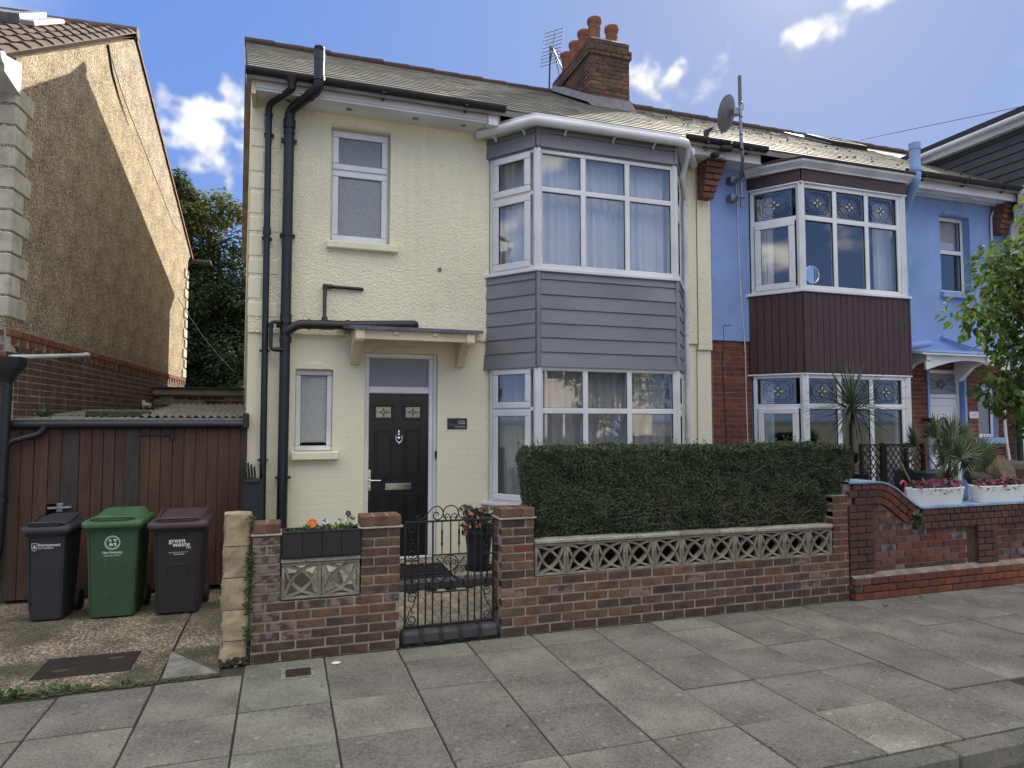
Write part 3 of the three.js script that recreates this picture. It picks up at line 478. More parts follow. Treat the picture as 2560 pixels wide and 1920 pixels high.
// ---------------------------------------------------------------- the cream house
const house = thing('house', 'cream rendered house with black front door and grey clad two storey bay', 'house', [2.66, 0, -8.15]);
{
  const bayHole = rect(2.46, 5.20, 0.78, 5.14), F = -8.175;
  mesh('wall', extrude(rect(-0.385, 5.725, 0, 5.62), [rect(0.472, 1.178, 3.95, 5.337).reverse(), rect(0.118, 0.535, 1.482, 2.428).reverse(), rect(0.905, 1.782, 0.1, 2.65).reverse(), bayHole.reverse()], 0.225).translate(0, 0, F - 0.225), M.creamPlain, house);
  mesh('render', muv(extrude([[-0.405, 2.83], [2.435, 2.83], [2.435, 5.2], [5.22, 5.2], [5.22, 2.91], [5.485, 2.91], [5.485, 2.83], [5.73, 2.83], [5.73, 5.60], [-0.405, 5.60]], [rect(0.476, 1.174, 3.954, 5.333).reverse()], 0.03, { bevel: 0.006 }).translate(0, 0, F + 0.002)), M.cream, house);
  const bw = mesh('painted_brickwork', box(-0.386, 2.43, 0.0, 0.12, F - 0.02, F + 0.001), M.creamPlain, house);
  const m = FRONT(F), mats = [M.creamBrick];
  layBricks(bw, m, { x0: -0.39, x1: 2.44, y0: 0.12, y1: 2.825, mats, joint: 0.004, depth: 0.02, chamfer: 0.002, proud: 0.0022, jitter: 0.0006, cut: [[0.118, 0.535, 1.482, 2.428], [0.905, 1.782, 0.1, 2.65], [0.075, 0.62, 1.37, 1.482]], limit: 300 });
  layBricks(bw, m, { x0: 5.21, x1: 5.725, y0: 1.3, y1: 2.825, mats, joint: 0.004, depth: 0.02, chamfer: 0.002, proud: 0.0022, jitter: 0.0006, limit: 50 });
  // quoins up the left corner
  for (let i = 0; i < 5; i++) { const y = 5.30 - i * 0.49; if (i < 5) mesh('quoin', muv(bbox(-0.413, -0.085, y - 0.33, y - 0.16, F, -8.128, 0.012)), M.creamPlain, house); mesh('quoin', muv(bbox(-0.413, -0.265, y - 0.125, y + 0.125, F, -8.128, 0.012)), M.creamPlain, house); }
  // side wall, set at a slant as the plot is, and the other shell walls
  const s0 = V(-0.40, 0, -8.16), s1 = V(-0.88, 0, -16.5), du = s1.clone().sub(s0), SL = du.length(); du.normalize();
  mesh('side_wall', muv(extrude([[0, 0], [SL, 0], [SL, 5.72], [SL * 0.465, 8.10], [0, 5.60]], null, 0.22).applyMatrix4(new THREE.Matrix4().makeBasis(du, V(0, 1, 0), du.clone().cross(V(0, 1, 0))).setPosition(s0))), M.creamPlain, house);
  mesh('back_wall', box(-0.7, 5.72, 0, 5.7, -16.6, -16.35), M.creamPlain, house);
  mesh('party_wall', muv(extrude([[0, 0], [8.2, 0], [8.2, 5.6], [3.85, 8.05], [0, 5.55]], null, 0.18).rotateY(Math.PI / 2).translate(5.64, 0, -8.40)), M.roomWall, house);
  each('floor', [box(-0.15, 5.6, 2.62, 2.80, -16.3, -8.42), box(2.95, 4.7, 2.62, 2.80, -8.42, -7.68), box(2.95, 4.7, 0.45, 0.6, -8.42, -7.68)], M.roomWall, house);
  // roof
  const eave = [5.635, -7.70], top = [8.24, -12], xl = (t) => -0.44 - 0.29 * t;
  const slope = (dy) => facesGeo([[V(xl(0), eave[0] + dy, eave[1]), V(5.73, eave[0] + dy, eave[1]), V(5.73, top[0] + dy, top[1]), V(xl(1), top[0] + dy, top[1])], [V(xl(1), top[0] + dy, top[1]), V(5.73, top[0] + dy, top[1]), V(5.73, 5.62 + dy, -16.7), V(-1.0, 5.62 + dy, -16.7)]]);
  const deck = [slope(-0.01), slope(-0.08), facesGeo([[V(xl(0), 5.555, -7.70), V(5.73, 5.555, -7.70), V(5.73, 5.627, -7.70), V(xl(0), 5.627, -7.70)], [V(xl(1), 8.15, -12), V(xl(0), 5.55, -7.70), V(xl(0), 5.627, -7.70), V(xl(1), 8.232, -12)], [V(-1.0, 5.53, -16.7), V(xl(1), 8.15, -12), V(xl(1), 8.232, -12), V(-1.0, 5.62, -16.7)]])];
  const roof = roofPart(house, { deck, rows: slateRows(xl, () => 5.735, eave[0], eave[1], top[0], top[1], 19, 0.31, (x, s) => x > 4.99 && x < 5.74 && s > 0.66) }, [V(-0.74, 8.245, -12), V(5.73, 8.20, -12)]);
  mesh('verge_board', facesGeo([[V(-0.452, 5.47, -7.72), V(-0.452, 5.61, -7.72), V(-0.745, 8.23, -12), V(-0.745, 8.09, -12)]]), M.creamTrim, house);
  // eaves: fascia, soffit with vents, gutter
  each('fascia', [bbox(-0.39, 2.46, 5.475, 5.585, -7.815, -7.79, 0.004), bbox(-0.395, 2.46, 5.50, 5.59, -7.795, -7.775, 0.004), bbox(5.2, 5.73, 5.475, 5.60, -7.815, -7.785, 0.004)], M.white, house);
  const sf = each('soffit', [box(-0.36, 2.47, 5.480, 5.495, -8.145, -7.81), box(5.2, 5.73, 5.480, 5.495, -8.145, -7.81)], M.white, house)[0];
  for (const x of [-0.02, 0.66, 1.44, 2.04]) mesh('soffit_vent', lathe([[0, 0], [0.034, 0], [0.04, 0.006], [0.04, 0.014]], 14).translate(x, 5.472, -7.95), M.alu, sf);
  mesh('box_end', bbox(-0.405, -0.355, 5.42, 5.60, -8.14, -7.77, 0.004), M.creamTrim, house);
  gutterRun(house, -0.46, 2.50, 5.66, -7.70, M.gutter); gutterRun(house, 5.02, 5.74, 5.66, -7.70, M.gutter);
  // upper window
  const wm = FRONT(-8.235);
  mesh('window_sill', muv(bbox(0.435, 1.275, 3.855, 3.945, -8.25, -8.065, 0.012)), M.creamPlain, house);
  mesh('window_head', muv(extrude([[0.47, 5.345], [0.515, 5.36], [0.56, 5.425], [1.065, 5.425], [1.11, 5.36], [1.155, 5.345]], null, 0.018, { bevel: 0.006 }).translate(0, 0, -8.145)), M.creamPlain, house);
  makeWindow(house, wm, { a: 0.474, b: 1.176, y0: 3.952, y1: 5.335, t: 0.04, sashes: [[0.495, 1.155, 4.845, 5.315, M.obscure], [0.495, 1.155, 3.975, 4.835, M.obscure]], trans: [[4.84, 0.51, 1.14, 0.05]], st: 0.075 });
  // small hall window
  mesh('window_sill', muv(bbox(0.08, 0.612, 1.385, 1.478, -8.25, -8.075, 0.012)), M.creamPlain, house);
  mesh('window_head', muv(extrude([[0.13, 2.435], [0.17, 2.45], [0.205, 2.505], [0.43, 2.505], [0.475, 2.45], [0.52, 2.435]], null, 0.018, { bevel: 0.006 }).translate(0, 0, -8.172)), M.creamPlain, house);
  makeWindow(house, FRONT(-8.225), { a: 0.12, b: 0.533, y0: 1.484, y1: 2.426, t: 0.062, fixed: [[0.182, 0.471, 1.582, 2.362, M.obscurePale]] });
  // front door in its frame
  const dm = FRONT(-8.225), df = mesh('door_frame', bars([...ringBars(0.907, 1.740, 0.15, 2.648, 0.055, -0.07, 0), [0.962, 1.685, 2.165, 2.245, -0.06, -0.003], [1.74, 1.78, 0.15, 2.648, -0.03, 0.018], [0.90, 1.76, 0.10, 0.16, -0.07, 0.045]], dm, 0.008), M.white, house);
  pane(df, dm, 0.955, 1.69, 2.24, 2.60, -0.03, M.obscure);
  const P = (x) => 0.96 + (x - 122) * 0.001755, Q = (y) => 2.16 - (y - 283) * 0.00174;
  const door = mesh('door', bars([[0.963, 1.684, 0.163, 2.163, -0.05, -0.012]], dm, 0.004), M.doorBlack, house);
  const panel = (a, b, y0, y1) => mesh('door_panel', [...ringBars(a, b, y0, y1, 0.020, -0.014, -0.001).map((q) => bbox(...q, 0.005)), bbox(a + 0.036, b - 0.036, y0 + 0.036, y1 - 0.036, -0.016, -0.002, 0.012)].map((g) => g.applyMatrix4(dm)), M.doorBlack, door);
  panel(P(163), P(290), Q(866), Q(534)); panel(P(363), P(480), Q(862), Q(534)); panel(P(163), P(290), Q(1330), Q(975)); panel(P(363), P(480), Q(1330), Q(975));
  for (const [a, b] of [[170, 273], [374, 475]]) {
    mesh('door_panel', bars(ringBars(P(a - 18), P(b + 18), Q(466), Q(357), 0.028, -0.016, 0.002), dm, 0.006), M.doorBlack, door);
    const x0 = P(a), x1 = P(b), y0 = Q(447), y1 = Q(374), cx = (x0 + x1) / 2, cy = (y0 + y1) / 2;
    mesh('door_glass', bars([[x0, x1, y0, y1, -0.02, -0.009]], dm, 0.001), phys({ color: col(0.50, 0.47, 0.36), roughness: 0.12, map: sized(tStreak, 0.2) }), door);
    const st = []; for (let k = 0; k < 4; k++) { const a0 = k * Math.PI / 2; const p = [V(cx + Math.cos(a0) * 0.055, cy + Math.sin(a0) * 0.052, 0), V(cx + Math.cos(a0 + 0.78) * 0.018, cy + Math.sin(a0 + 0.78) * 0.018, 0), V(cx + Math.cos(a0 + Math.PI / 2) * 0.055, cy + Math.sin(a0 + Math.PI / 2) * 0.052, 0)]; st.push(sweep(smooth(p, 8), 0.0035, 5)); }
    st.push(bbox(x0, cx - 0.05, cy - 0.002, cy + 0.002, -0.003, 0.003), bbox(cx + 0.05, x1, cy - 0.002, cy + 0.002, -0.003, 0.003), bbox(cx - 0.002, cx + 0.002, y0, cy - 0.045, -0.003, 0.003), bbox(cx - 0.002, cx + 0.002, cy + 0.045, y1, -0.003, 0.003), sweep([V(cx, cy - 0.018, 0), V(cx + 0.016, cy, 0), V(cx, cy + 0.018, 0), V(cx - 0.016, cy, 0), V(cx, cy - 0.018, 0)], 0.003, 5));
    mesh('leading', st.map((g) => prep(g).applyMatrix4(dm.clone().multiply(new THREE.Matrix4().makeTranslation(0, 0, -0.006)))), M.leading, door);
  }
  { // knocker, letterbox, handle
    const kx = P(327), z = -8.225; mesh('knocker', [lathe([[0.001, 0], [0.012, 0.004], [0.016, 0.02], [0.010, 0.045], [0.013, 0.055], [0.004, 0.075], [0.001, 0.082]], 12).translate(kx, Q(580), z), lathe([[0.001, 0], [0.024, 0.004], [0.027, 0.018], [0.019, 0.035], [0.001, 0.04]], 14).translate(kx, Q(600), z + 0.002), sweep(smooth([V(kx - 0.036, Q(572), z + 0.012), V(kx - 0.036, Q(600), z + 0.02), V(kx - 0.016, Q(618), z + 0.022), V(kx + 0.016, Q(618), z + 0.022), V(kx + 0.036, Q(600), z + 0.02), V(kx + 0.036, Q(572), z + 0.012)], 20), 0.006, 8), lathe([[0.001, -0.03], [0.008, -0.022], [0.011, 0], [0.004, 0.012]], 10).translate(kx, Q(622), z + 0.02)], M.chrome, door);
    mesh('letterbox', bars([[P(238), P(415), Q(948), Q(900), -0.014, 0.002], [P(244), P(409), Q(942), Q(908), 0, 0.014]], dm, 0.006), M.chrome, door);
    mesh('door_handle', [bars([[P(119), P(141), Q(947), Q(803), -0.014, 0.004]], dm, 0.01), sweep(bend([V(P(130), Q(876), -8.225), V(P(130), Q(876), -8.185), V(P(204), Q(878), -8.183)], 0.014), 0.0085, 8), lathe([[0, 0], [0.012, 0], [0.012, 0.008], [0, 0.01]], 10).rotateX(Math.PI / 2).translate(P(130), Q(920), -8.222)], M.chrome, door);
  }
  mesh('doorbell', bars([[1.758, 1.788, 1.372, 1.466, 0.018, 0.045]], dm, 0.008), M.black, house);
  // canopy over the door
  const cz = -7.56, cn = mesh('canopy', facesGeo((() => { const t = [V(0.665, 2.885, cz), V(2.19, 2.885, cz), V(2.30, 2.965, -8.15), V(0.60, 2.965, -8.15)], b = t.map((p) => p.clone().setY(p.y - 0.042)); return [[t[0], t[1], t[2], t[3]], [b[3], b[2], b[1], b[0]], [b[0], b[1], t[1], t[0]], [b[1], b[2], t[2], t[1]], [b[3], b[0], t[0], t[3]]]; })()), M.lead, house);
  mesh('canopy_beam', [muv(bbox(0.80, 2.055, 2.742, 2.842, cz - 0.085, cz - 0.05, 0.006)), muv(box(0.72, 2.12, 2.835, 2.843, -8.14, cz - 0.04))], M.creamTrim, cn);
  for (const x of [1.155, 1.60]) mesh('canopy_block', bbox(x, x + 0.055, 2.80, 2.842, cz - 0.06, cz - 0.025, 0.004), M.creamTrim, cn);
  for (const x of [0.735, 2.0]) {
    const pr = [[-8.15, 2.842], [cz - 0.02, 2.842], [cz - 0.02, 2.745], [cz - 0.035, 2.722], [cz - 0.065, 2.712], [cz - 0.09, 2.722], [cz - 0.115, 2.755], [cz - 0.20, 2.75], [cz - 0.33, 2.69], [cz - 0.44, 2.59], [cz - 0.52, 2.50], [-8.15, 2.49]];
    mesh('canopy_bracket', muv(extrude(pr.map(([z, y]) => [-z, y]), null, 0.092, { bevel: 0.005 }).rotateY(Math.PI / 2).translate(x, 0, 0)), M.creamTrim, cn);
  }
  mesh('door_head', muv(extrude([[0.93, 2.66], [1.0, 2.675], [1.05, 2.725], [1.66, 2.725], [1.71, 2.675], [1.77, 2.66]], null, 0.018, { bevel: 0.006 }).translate(0, 0, -8.172)), M.creamTrim, house);
  mesh('string_course', [bbox(0.56, 0.66, 2.83, 2.90, F, -8.10, 0.006)], M.creamPlain, house);
  mesh('air_vent', lathe([[0, 0], [0.02, 0], [0.024, 0.02], [0.016, 0.022]], 12).rotateX(Math.PI / 2).translate(1.79, 3.70, -8.145), M.gutter, house);

  // black waste and rainwater pipes
  const pz = -8.035;
  mesh('soil_pipe', [sweep([V(-0.005, 0.1, pz), V(0, 5.12, pz)], 0.057, 18), sweep(bend([V(0, 5.02, pz), V(0, 5.40, pz), V(0.30, 5.485, -7.575), V(0.30, 5.90, -7.575)], 0.10, 7), 0.056, 18)], M.black, house);
  each('pipe_collar', [collarAt(V(0, 5.24, pz), V(0, 1, 0), 0.068, 0.10), collarAt(V(0, 5.14, pz), V(0, 1, 0), 0.064), collarAt(V(0, 3.95, pz), V(0, 1, 0), 0.066), collarAt(V(0, 3.02, pz), V(0, 1, 0), 0.066, 0.04), collarAt(V(0, 2.75, pz), V(0, 1, 0), 0.066, 0.06), collarAt(V(0, 1.2, pz), V(0, 1, 0), 0.066), collarAt(V(0.30, 5.60, -7.575), V(0, 1, 0), 0.066, 0.05), collarAt(V(0.30, 5.85, -7.575), V(0, 1, 0), 0.060, 0.09), collarAt(V(0.21, 5.46, -7.712), V(0.30, 0.085, 0.455), 0.064, 0.03), ...[5.06, 3.95, 1.2].map((y) => bbox(-0.085, 0.085, y - 0.012, y + 0.012, -8.15, pz, 0.003))], M.black, house);
  mesh('vent_cage', [...Array.from({ length: 12 }, (_, i) => { const a = i / 12 * 6.283; return sweep([V(0.30 + 0.05 * Math.cos(a), 5.89, -7.575 + 0.05 * Math.sin(a)), V(0.30 + 0.05 * Math.cos(a), 5.945, -7.575 + 0.05 * Math.sin(a))], 0.005, 5); }), collarAt(V(0.30, 5.95, -7.575), V(0, 1, 0), 0.056, 0.014)], M.black, house);
  mesh('rainwater_pipe', [sweep(bend([V(0.02, 5.60, -7.70), V(0.02, 5.50, -7.70), V(-0.225, 5.44, -8.05), V(-0.225, 5.1, -8.05), V(-0.21, 0.5, -8.05)], 0.07, 6), 0.036, 14)], M.black, house);
  each('pipe_collar', [lathe([[0.036, -0.07], [0.04, 0], [0.075, 0.055], [0.075, 0.08]], 14).translate(0.02, 5.56, -7.70), collarAt(V(-0.224, 5.32, -8.05), V(0, 1, 0), 0.044, 0.03), collarAt(V(-0.221, 3.98, -8.05), V(0, 1, 0), 0.044, 0.08), collarAt(V(-0.217, 2.62, -8.05), V(0, 1, 0), 0.045, 0.02), collarAt(V(-0.212, 1.40, -8.05), V(0, 1, 0), 0.045, 0.02), ...[5.10, 3.90, 2.62, 1.40].map((y) => bbox(-0.275, -0.165, y - 0.009, y + 0.009, -8.15, -8.04, 0.003))], M.black, house);
  // branch to the bathroom, running right behind the canopy
  mesh('waste_pipe', [sweep(bend([V(0.0, 2.83, -8.0), V(0.13, 2.925, -7.985), V(0.62, 2.935, -7.99), V(1.47, 2.985, -8.02), V(1.475, 2.985, -8.14)], 0.06, 6), 0.053, 16)], M.black, house);
  each('pipe_collar', [collarAt(V(0.25, 2.928, -7.985), V(1, 0.02, 0), 0.061), collarAt(V(0.44, 2.931, -7.988), V(1, 0.02, 0), 0.058, 0.16), collarAt(V(0.68, 2.938, -7.99), V(1, 0.03, 0), 0.062, 0.05), collarAt(V(0, 2.93, pz), V(0, 1, 0), 0.064, 0.2), sweep([V(0.0, 2.96, pz + 0.03), V(0.0, 2.96, pz + 0.085)], 0.036, 12), sweep([V(0.0, 2.86, pz + 0.03), V(0.0, 2.86, pz + 0.085)], 0.034, 12), sweep([V(-0.10, 2.92, pz), V(0, 2.92, pz)], 0.038, 12)], M.black, house);
  each('waste_pipe', [sweep(bend([V(0.42, 2.97, -8.0), V(0.425, 3.40, -8.10), V(0.85, 3.392, -8.11), V(0.855, 3.392, -8.15)], 0.045, 5), 0.021, 10), collarAt(V(0.422, 2.99, -8.01), V(0, 1, -0.2), 0.034, 0.06), collarAt(V(0.425, 3.385, -8.10), V(0, 1, 0), 0.026, 0.07), collarAt(V(0.48, 3.40, -8.105), V(1, 0, 0), 0.026, 0.07)], M.black, house);
  each('waste_pipe', [sweep(bend([V(-0.05, 2.94, -7.99), V(-0.155, 2.94, -7.99), V(-0.155, 2.63, -7.99), V(-0.03, 2.63, -8.0)], 0.04, 5), 0.021, 10), collarAt(V(-0.09, 2.63, -7.99), V(1, 0, 0), 0.028, 0.05), collarAt(V(-0.155, 2.90, -7.99), V(0, 1, 0), 0.027, 0.05)], M.black, house);
}

// the two storey bay
const BZ = -7.55;
function bayPlanes(xl, xc, xd, xr) { // left cheek, front, right cheek: axes and lengths
  const A = V(xl, 0, -8.15), B = V(xc, 0, BZ), C = V(xd, 0, BZ), D = V(xr, 0, -8.15), dir = (p, q) => q.clone().sub(p).normalize();
  return [[plane(A, dir(A, B)), A.distanceTo(B)], [plane(B, dir(B, C)), B.distanceTo(C)], [plane(C, dir(C, D)), C.distanceTo(D)]];
}
const bay = bayPlanes(2.415, 2.86, 4.785, 5.235);
{
  const [[ml, wl], [mf, wf], [mr, wr]] = bay;
  const X = (x) => x - 2.86;
  // upper windows
  makeWindow(house, mf, { a: 0.005, b: wf - 0.005, y0: 3.668, y1: 5.16, t: 0.066, mull: [[X(3.475), 3.73, 5.1, 0.072], [X(4.087), 3.73, 5.1, 0.072]], trans: [[4.655, 0.06, wf - 0.06, 0.072]], fixed: [[0.066, X(3.44), 3.734, 4.62], [X(3.51), X(4.05), 3.734, 4.62], [X(4.124), wf - 0.07, 3.734, 4.62], [0.066, X(3.44), 4.69, 5.095], [X(3.51), X(4.05), 4.69, 5.095], [X(4.124), wf - 0.07, 4.69, 5.095]] });
  for (const [m, w] of [[ml, wl], [mr, wr]]) makeWindow(house, m, { a: 0.03, b: w - 0.005, y0: 3.668, y1: 5.16, t: 0.05, sashes: [[0.09, w - 0.10, 4.63, 5.135], [0.09, w - 0.10, 3.70, 4.60]], trans: [[4.615, 0.05, w - 0.05, 0.05]], st: 0.085 });
  // lower windows
  makeWindow(house, mf, { a: 0.005, b: wf - 0.005, y0: 0.83, y1: 2.50, t: 0.066, mull: [[X(3.49), 0.9, 2.45, 0.072], [X(4.093), 0.9, 2.45, 0.072]], trans: [[1.952, 0.06, wf - 0.06, 0.072]], fixed: [[0.066, X(3.455), 0.896, 1.917], [X(3.525), X(4.058), 0.896, 1.917], [X(4.13), wf - 0.07, 0.896, 1.917], [0.066, X(3.455), 1.988, 2.437], [X(3.525), X(4.058), 1.988, 2.437], [X(4.13), wf - 0.07, 1.988, 2.437]] });
  for (const [m, w] of [[ml, wl], [mr, wr]]) makeWindow(house, m, { a: 0.03, b: w - 0.005, y0: 0.83, y1: 2.50, t: 0.05, sashes: [[0.09, w - 0.10, 1.985, 2.475], [0.09, w - 0.10, 0.865, 1.965]], trans: [[1.975, 0.05, w - 0.05, 0.05]], st: 0.078 });
  each('corner_post', [[ml, wl], [mf, 0], [mf, wf], [mr, 0]].flatMap(([m, u]) => [[3.67, 5.16], [0.83, 2.5]].map(([a, b]) => bars([[u - 0.035, u + 0.035, a, b, -0.06, 0.004]], m, 0.008))), M.white, house);
  // sills
  mesh('window_sill', [bars([[-0.10, wl + 0.03, 3.630, 3.672, -0.1, 0.055]], ml), bars([[-0.03, wf + 0.03, 3.629, 3.671, -0.1, 0.054]], mf), bars([[-0.03, wr + 0.02, 3.630, 3.672, -0.1, 0.055]], mr)], M.white, house);
  mesh('window_sill', [bars([[-0.10, wl + 0.03, 0.795, 0.834, -0.1, 0.055]], ml), bars([[-0.03, wf + 0.03, 0.794, 0.833, -0.1, 0.054]], mf), bars([[-0.03, wr + 0.02, 0.795, 0.834, -0.1, 0.055]], mr)], M.white, house);
  mesh('bay_base', [bars([[0, wl, 0.1, 0.80, -0.1, -0.005]], ml), bars([[0, wf, 0.1, 0.80, -0.1, -0.004]], mf), bars([[0, wr, 0.1, 0.80, -0.1, -0.005]], mr)].map((g) => muv(g)), M.creamPlain, house);
  // grey shiplap boards between the storeys and below the eaves
  const clad = mesh('cladding', [bars([[0.01, wl, 2.50, 3.64, -0.05, 0.01], [0.01, wl, 5.14, 5.40, -0.05, 0.01]], ml), bars([[0, wf, 2.50, 3.64, -0.05, 0.009], [0, wf, 5.14, 5.40, -0.05, 0.009]], mf), bars([[0, wr, 2.50, 3.64, -0.05, 0.01], [0, wr, 5.14, 5.40, -0.05, 0.01]], mr)], M.greyBoard, house);
  const lap = (m, a, b, y0, y1) => mesh('board', muv(put(facesGeo((() => { const A = V(a, y0, 0.034), B = V(b, y0, 0.034), C = V(b, y1, 0.020), D = V(a, y1, 0.020), A2 = V(a, y0, 0.012), B2 = V(b, y0, 0.012), C2 = V(b, y1, 0.012), D2 = V(a, y1, 0.012); return [[A, B, C, D], [A2, B2, B, A], [D, C, C2, D2], [A2, A, D, D2], [B, B2, C2, C]]; })()), m), R(0, 3), R(0, 3)), M.greyBoard, clad);
  const ys = [2.482, 2.661, 2.835, 3.009, 3.182, 3.356, 3.540, 3.632];
  for (let i = 0; i < 7; i++) { const e = i === 0 ? 0.035 : 0; lap(ml, -0.005 - e, wl - 0.012, ys[i], ys[i + 1] - 0.0035); lap(mf, 0.035, wf - 0.03, ys[i], ys[i + 1] - 0.0035); lap(mr, 0.012, wr, ys[i], ys[i + 1] - 0.0035); }
  for (const [a, b] of [[5.163, 5.335], [5.339, 5.405]]) { lap(ml, -0.03, wl - 0.012, a, b); lap(mf, 0.035, wf - 0.03, a, b); lap(mr, 0.012, wr, a, b); }
  for (const u of [0.006, wf - 0.006]) for (const [a, b] of [[2.478, 3.634], [5.16, 5.41]]) mesh('corner_trim', bars([[u - 0.026, u + 0.026, a, b, 0.0, 0.043]], mf, 0.012), M.greyBoard, clad);
  mesh('cladding_edge', bars([[-0.05, wl, 2.470, 2.484, -0.03, 0.036]], ml), M.greyBoard, clad);
  // flat roof of the bay: white edge and gutter round three sides
  const off = (o) => { const A = V(2.36, 0, -8.12), B = V(2.86, 0, BZ), C = V(4.785, 0, BZ), D = V(5.29, 0, -8.12); const nl = V(-0.80, 0, 0.59), nr = V(0.80, 0, 0.59), k = o * 0.53; return [A.clone().addScaledVector(nl, o), V(B.x - k, 0, B.z + o), V(C.x + k, 0, C.z + o), D.clone().addScaledVector(nr, o)]; };
  const at = (l, y) => l.map((p) => p.clone().setY(y));
  const band = (o, y0, y1) => { const a = at(off(o), y0), b = at(off(o), y1), c = at(off(o - 0.03), y1), d = at(off(o - 0.03), y0), f = []; for (let i = 0; i < 3; i++) f.push([a[i], a[i + 1], b[i + 1], b[i]], [b[i], b[i + 1], c[i + 1], c[i]], [d[i], d[i + 1], a[i + 1], a[i]]); f.push([a[0], b[0], c[0], d[0]], [b[3], a[3], d[3], c[3]]); return facesGeo(f); };
  mesh('bay_fascia', [band(0.075, 5.405, 5.462), band(0.095, 5.448, 5.542)], M.white, house);
  const flat = at(off(0.09), 5.530); mesh('bay_roof', facesGeo([[...flat, V(5.2, 5.60, -8.0), V(2.45, 5.60, -8.0)], [...at(off(0.09), 5.41).reverse()]]), M.white, house);
  const bg = mesh('bay_gutter', sweep(bend(at(off(0.135), 5.425), 0.05, 5), 0.055, 14), M.white, house);
  for (const [i, t] of [[0, 0.25], [0, 0.75], [1, 0.2], [1, 0.52], [1, 0.80]]) { const l = at(off(0.12), 5.385), p = l[i].clone().lerp(l[i + 1], t), n = i ? V(0, 0, 1) : V(-0.8, 0, 0.59), q = p.clone().addScaledVector(n, -0.075); mesh('gutter_bracket', sweep([p.clone().setY(5.38), q.clone().setY(5.355), q.clone().setY(5.32)], 0.012, 6), M.white, bg); }
  each('gutter_box', [bbox(2.30, 2.42, 5.44, 5.60, -7.86, -7.74, 0.005), bbox(5.06, 5.18, 5.40, 5.50, -7.80, -7.68, 0.006)], M.white, house);
  // white downpipe right of the bay
  mesh('rainwater_pipe', sweep(bend([V(4.93, 5.40, -7.46), V(4.95, 5.28, -7.52), V(4.97, 5.17, -7.62), V(4.98, 5.06, -7.70), V(5.255, 4.93, -8.075), V(5.262, 4.7, -8.075), V(5.27, 0.12, -8.075)], 0.05, 5), 0.034, 14), M.whitePipe, house);
  each('pipe_collar', [4.86, 4.15, 3.03, 2.42, 1.6].map((y) => collarAt(V(5.262, y, -8.075), V(0, 1, 0), 0.040, 0.035)), M.whitePipe, house);
  mesh('cable', [sweep([V(5.492, 5.45, -8.13), V(5.490, 2.9, -8.13), V(5.482, 2.8, -8.155), V(5.475, 1.2, -8.158)], 0.0045, 6)], M.gutter, house);
}
{ // brick corbel at the party line, spotlights on the fascia
  corbel(house, 5.51, 1, 0, M.brickCorbel, -7.86);
  const f = mesh('floodlight', [sweep(smooth([V(5.36, 5.50, -7.72), V(5.42, 5.53, -7.66), V(5.52, 5.52, -7.64), V(5.60, 5.49, -7.66)], 10), 0.008, 6), bbox(5.55, 5.72, 5.50, 5.56, -7.68, -7.58, 0.012), bbox(5.42, 5.52, 5.40, 5.46, -7.70, -7.60, 0.012)], M.blackDull, house); f.castShadow = true;
}
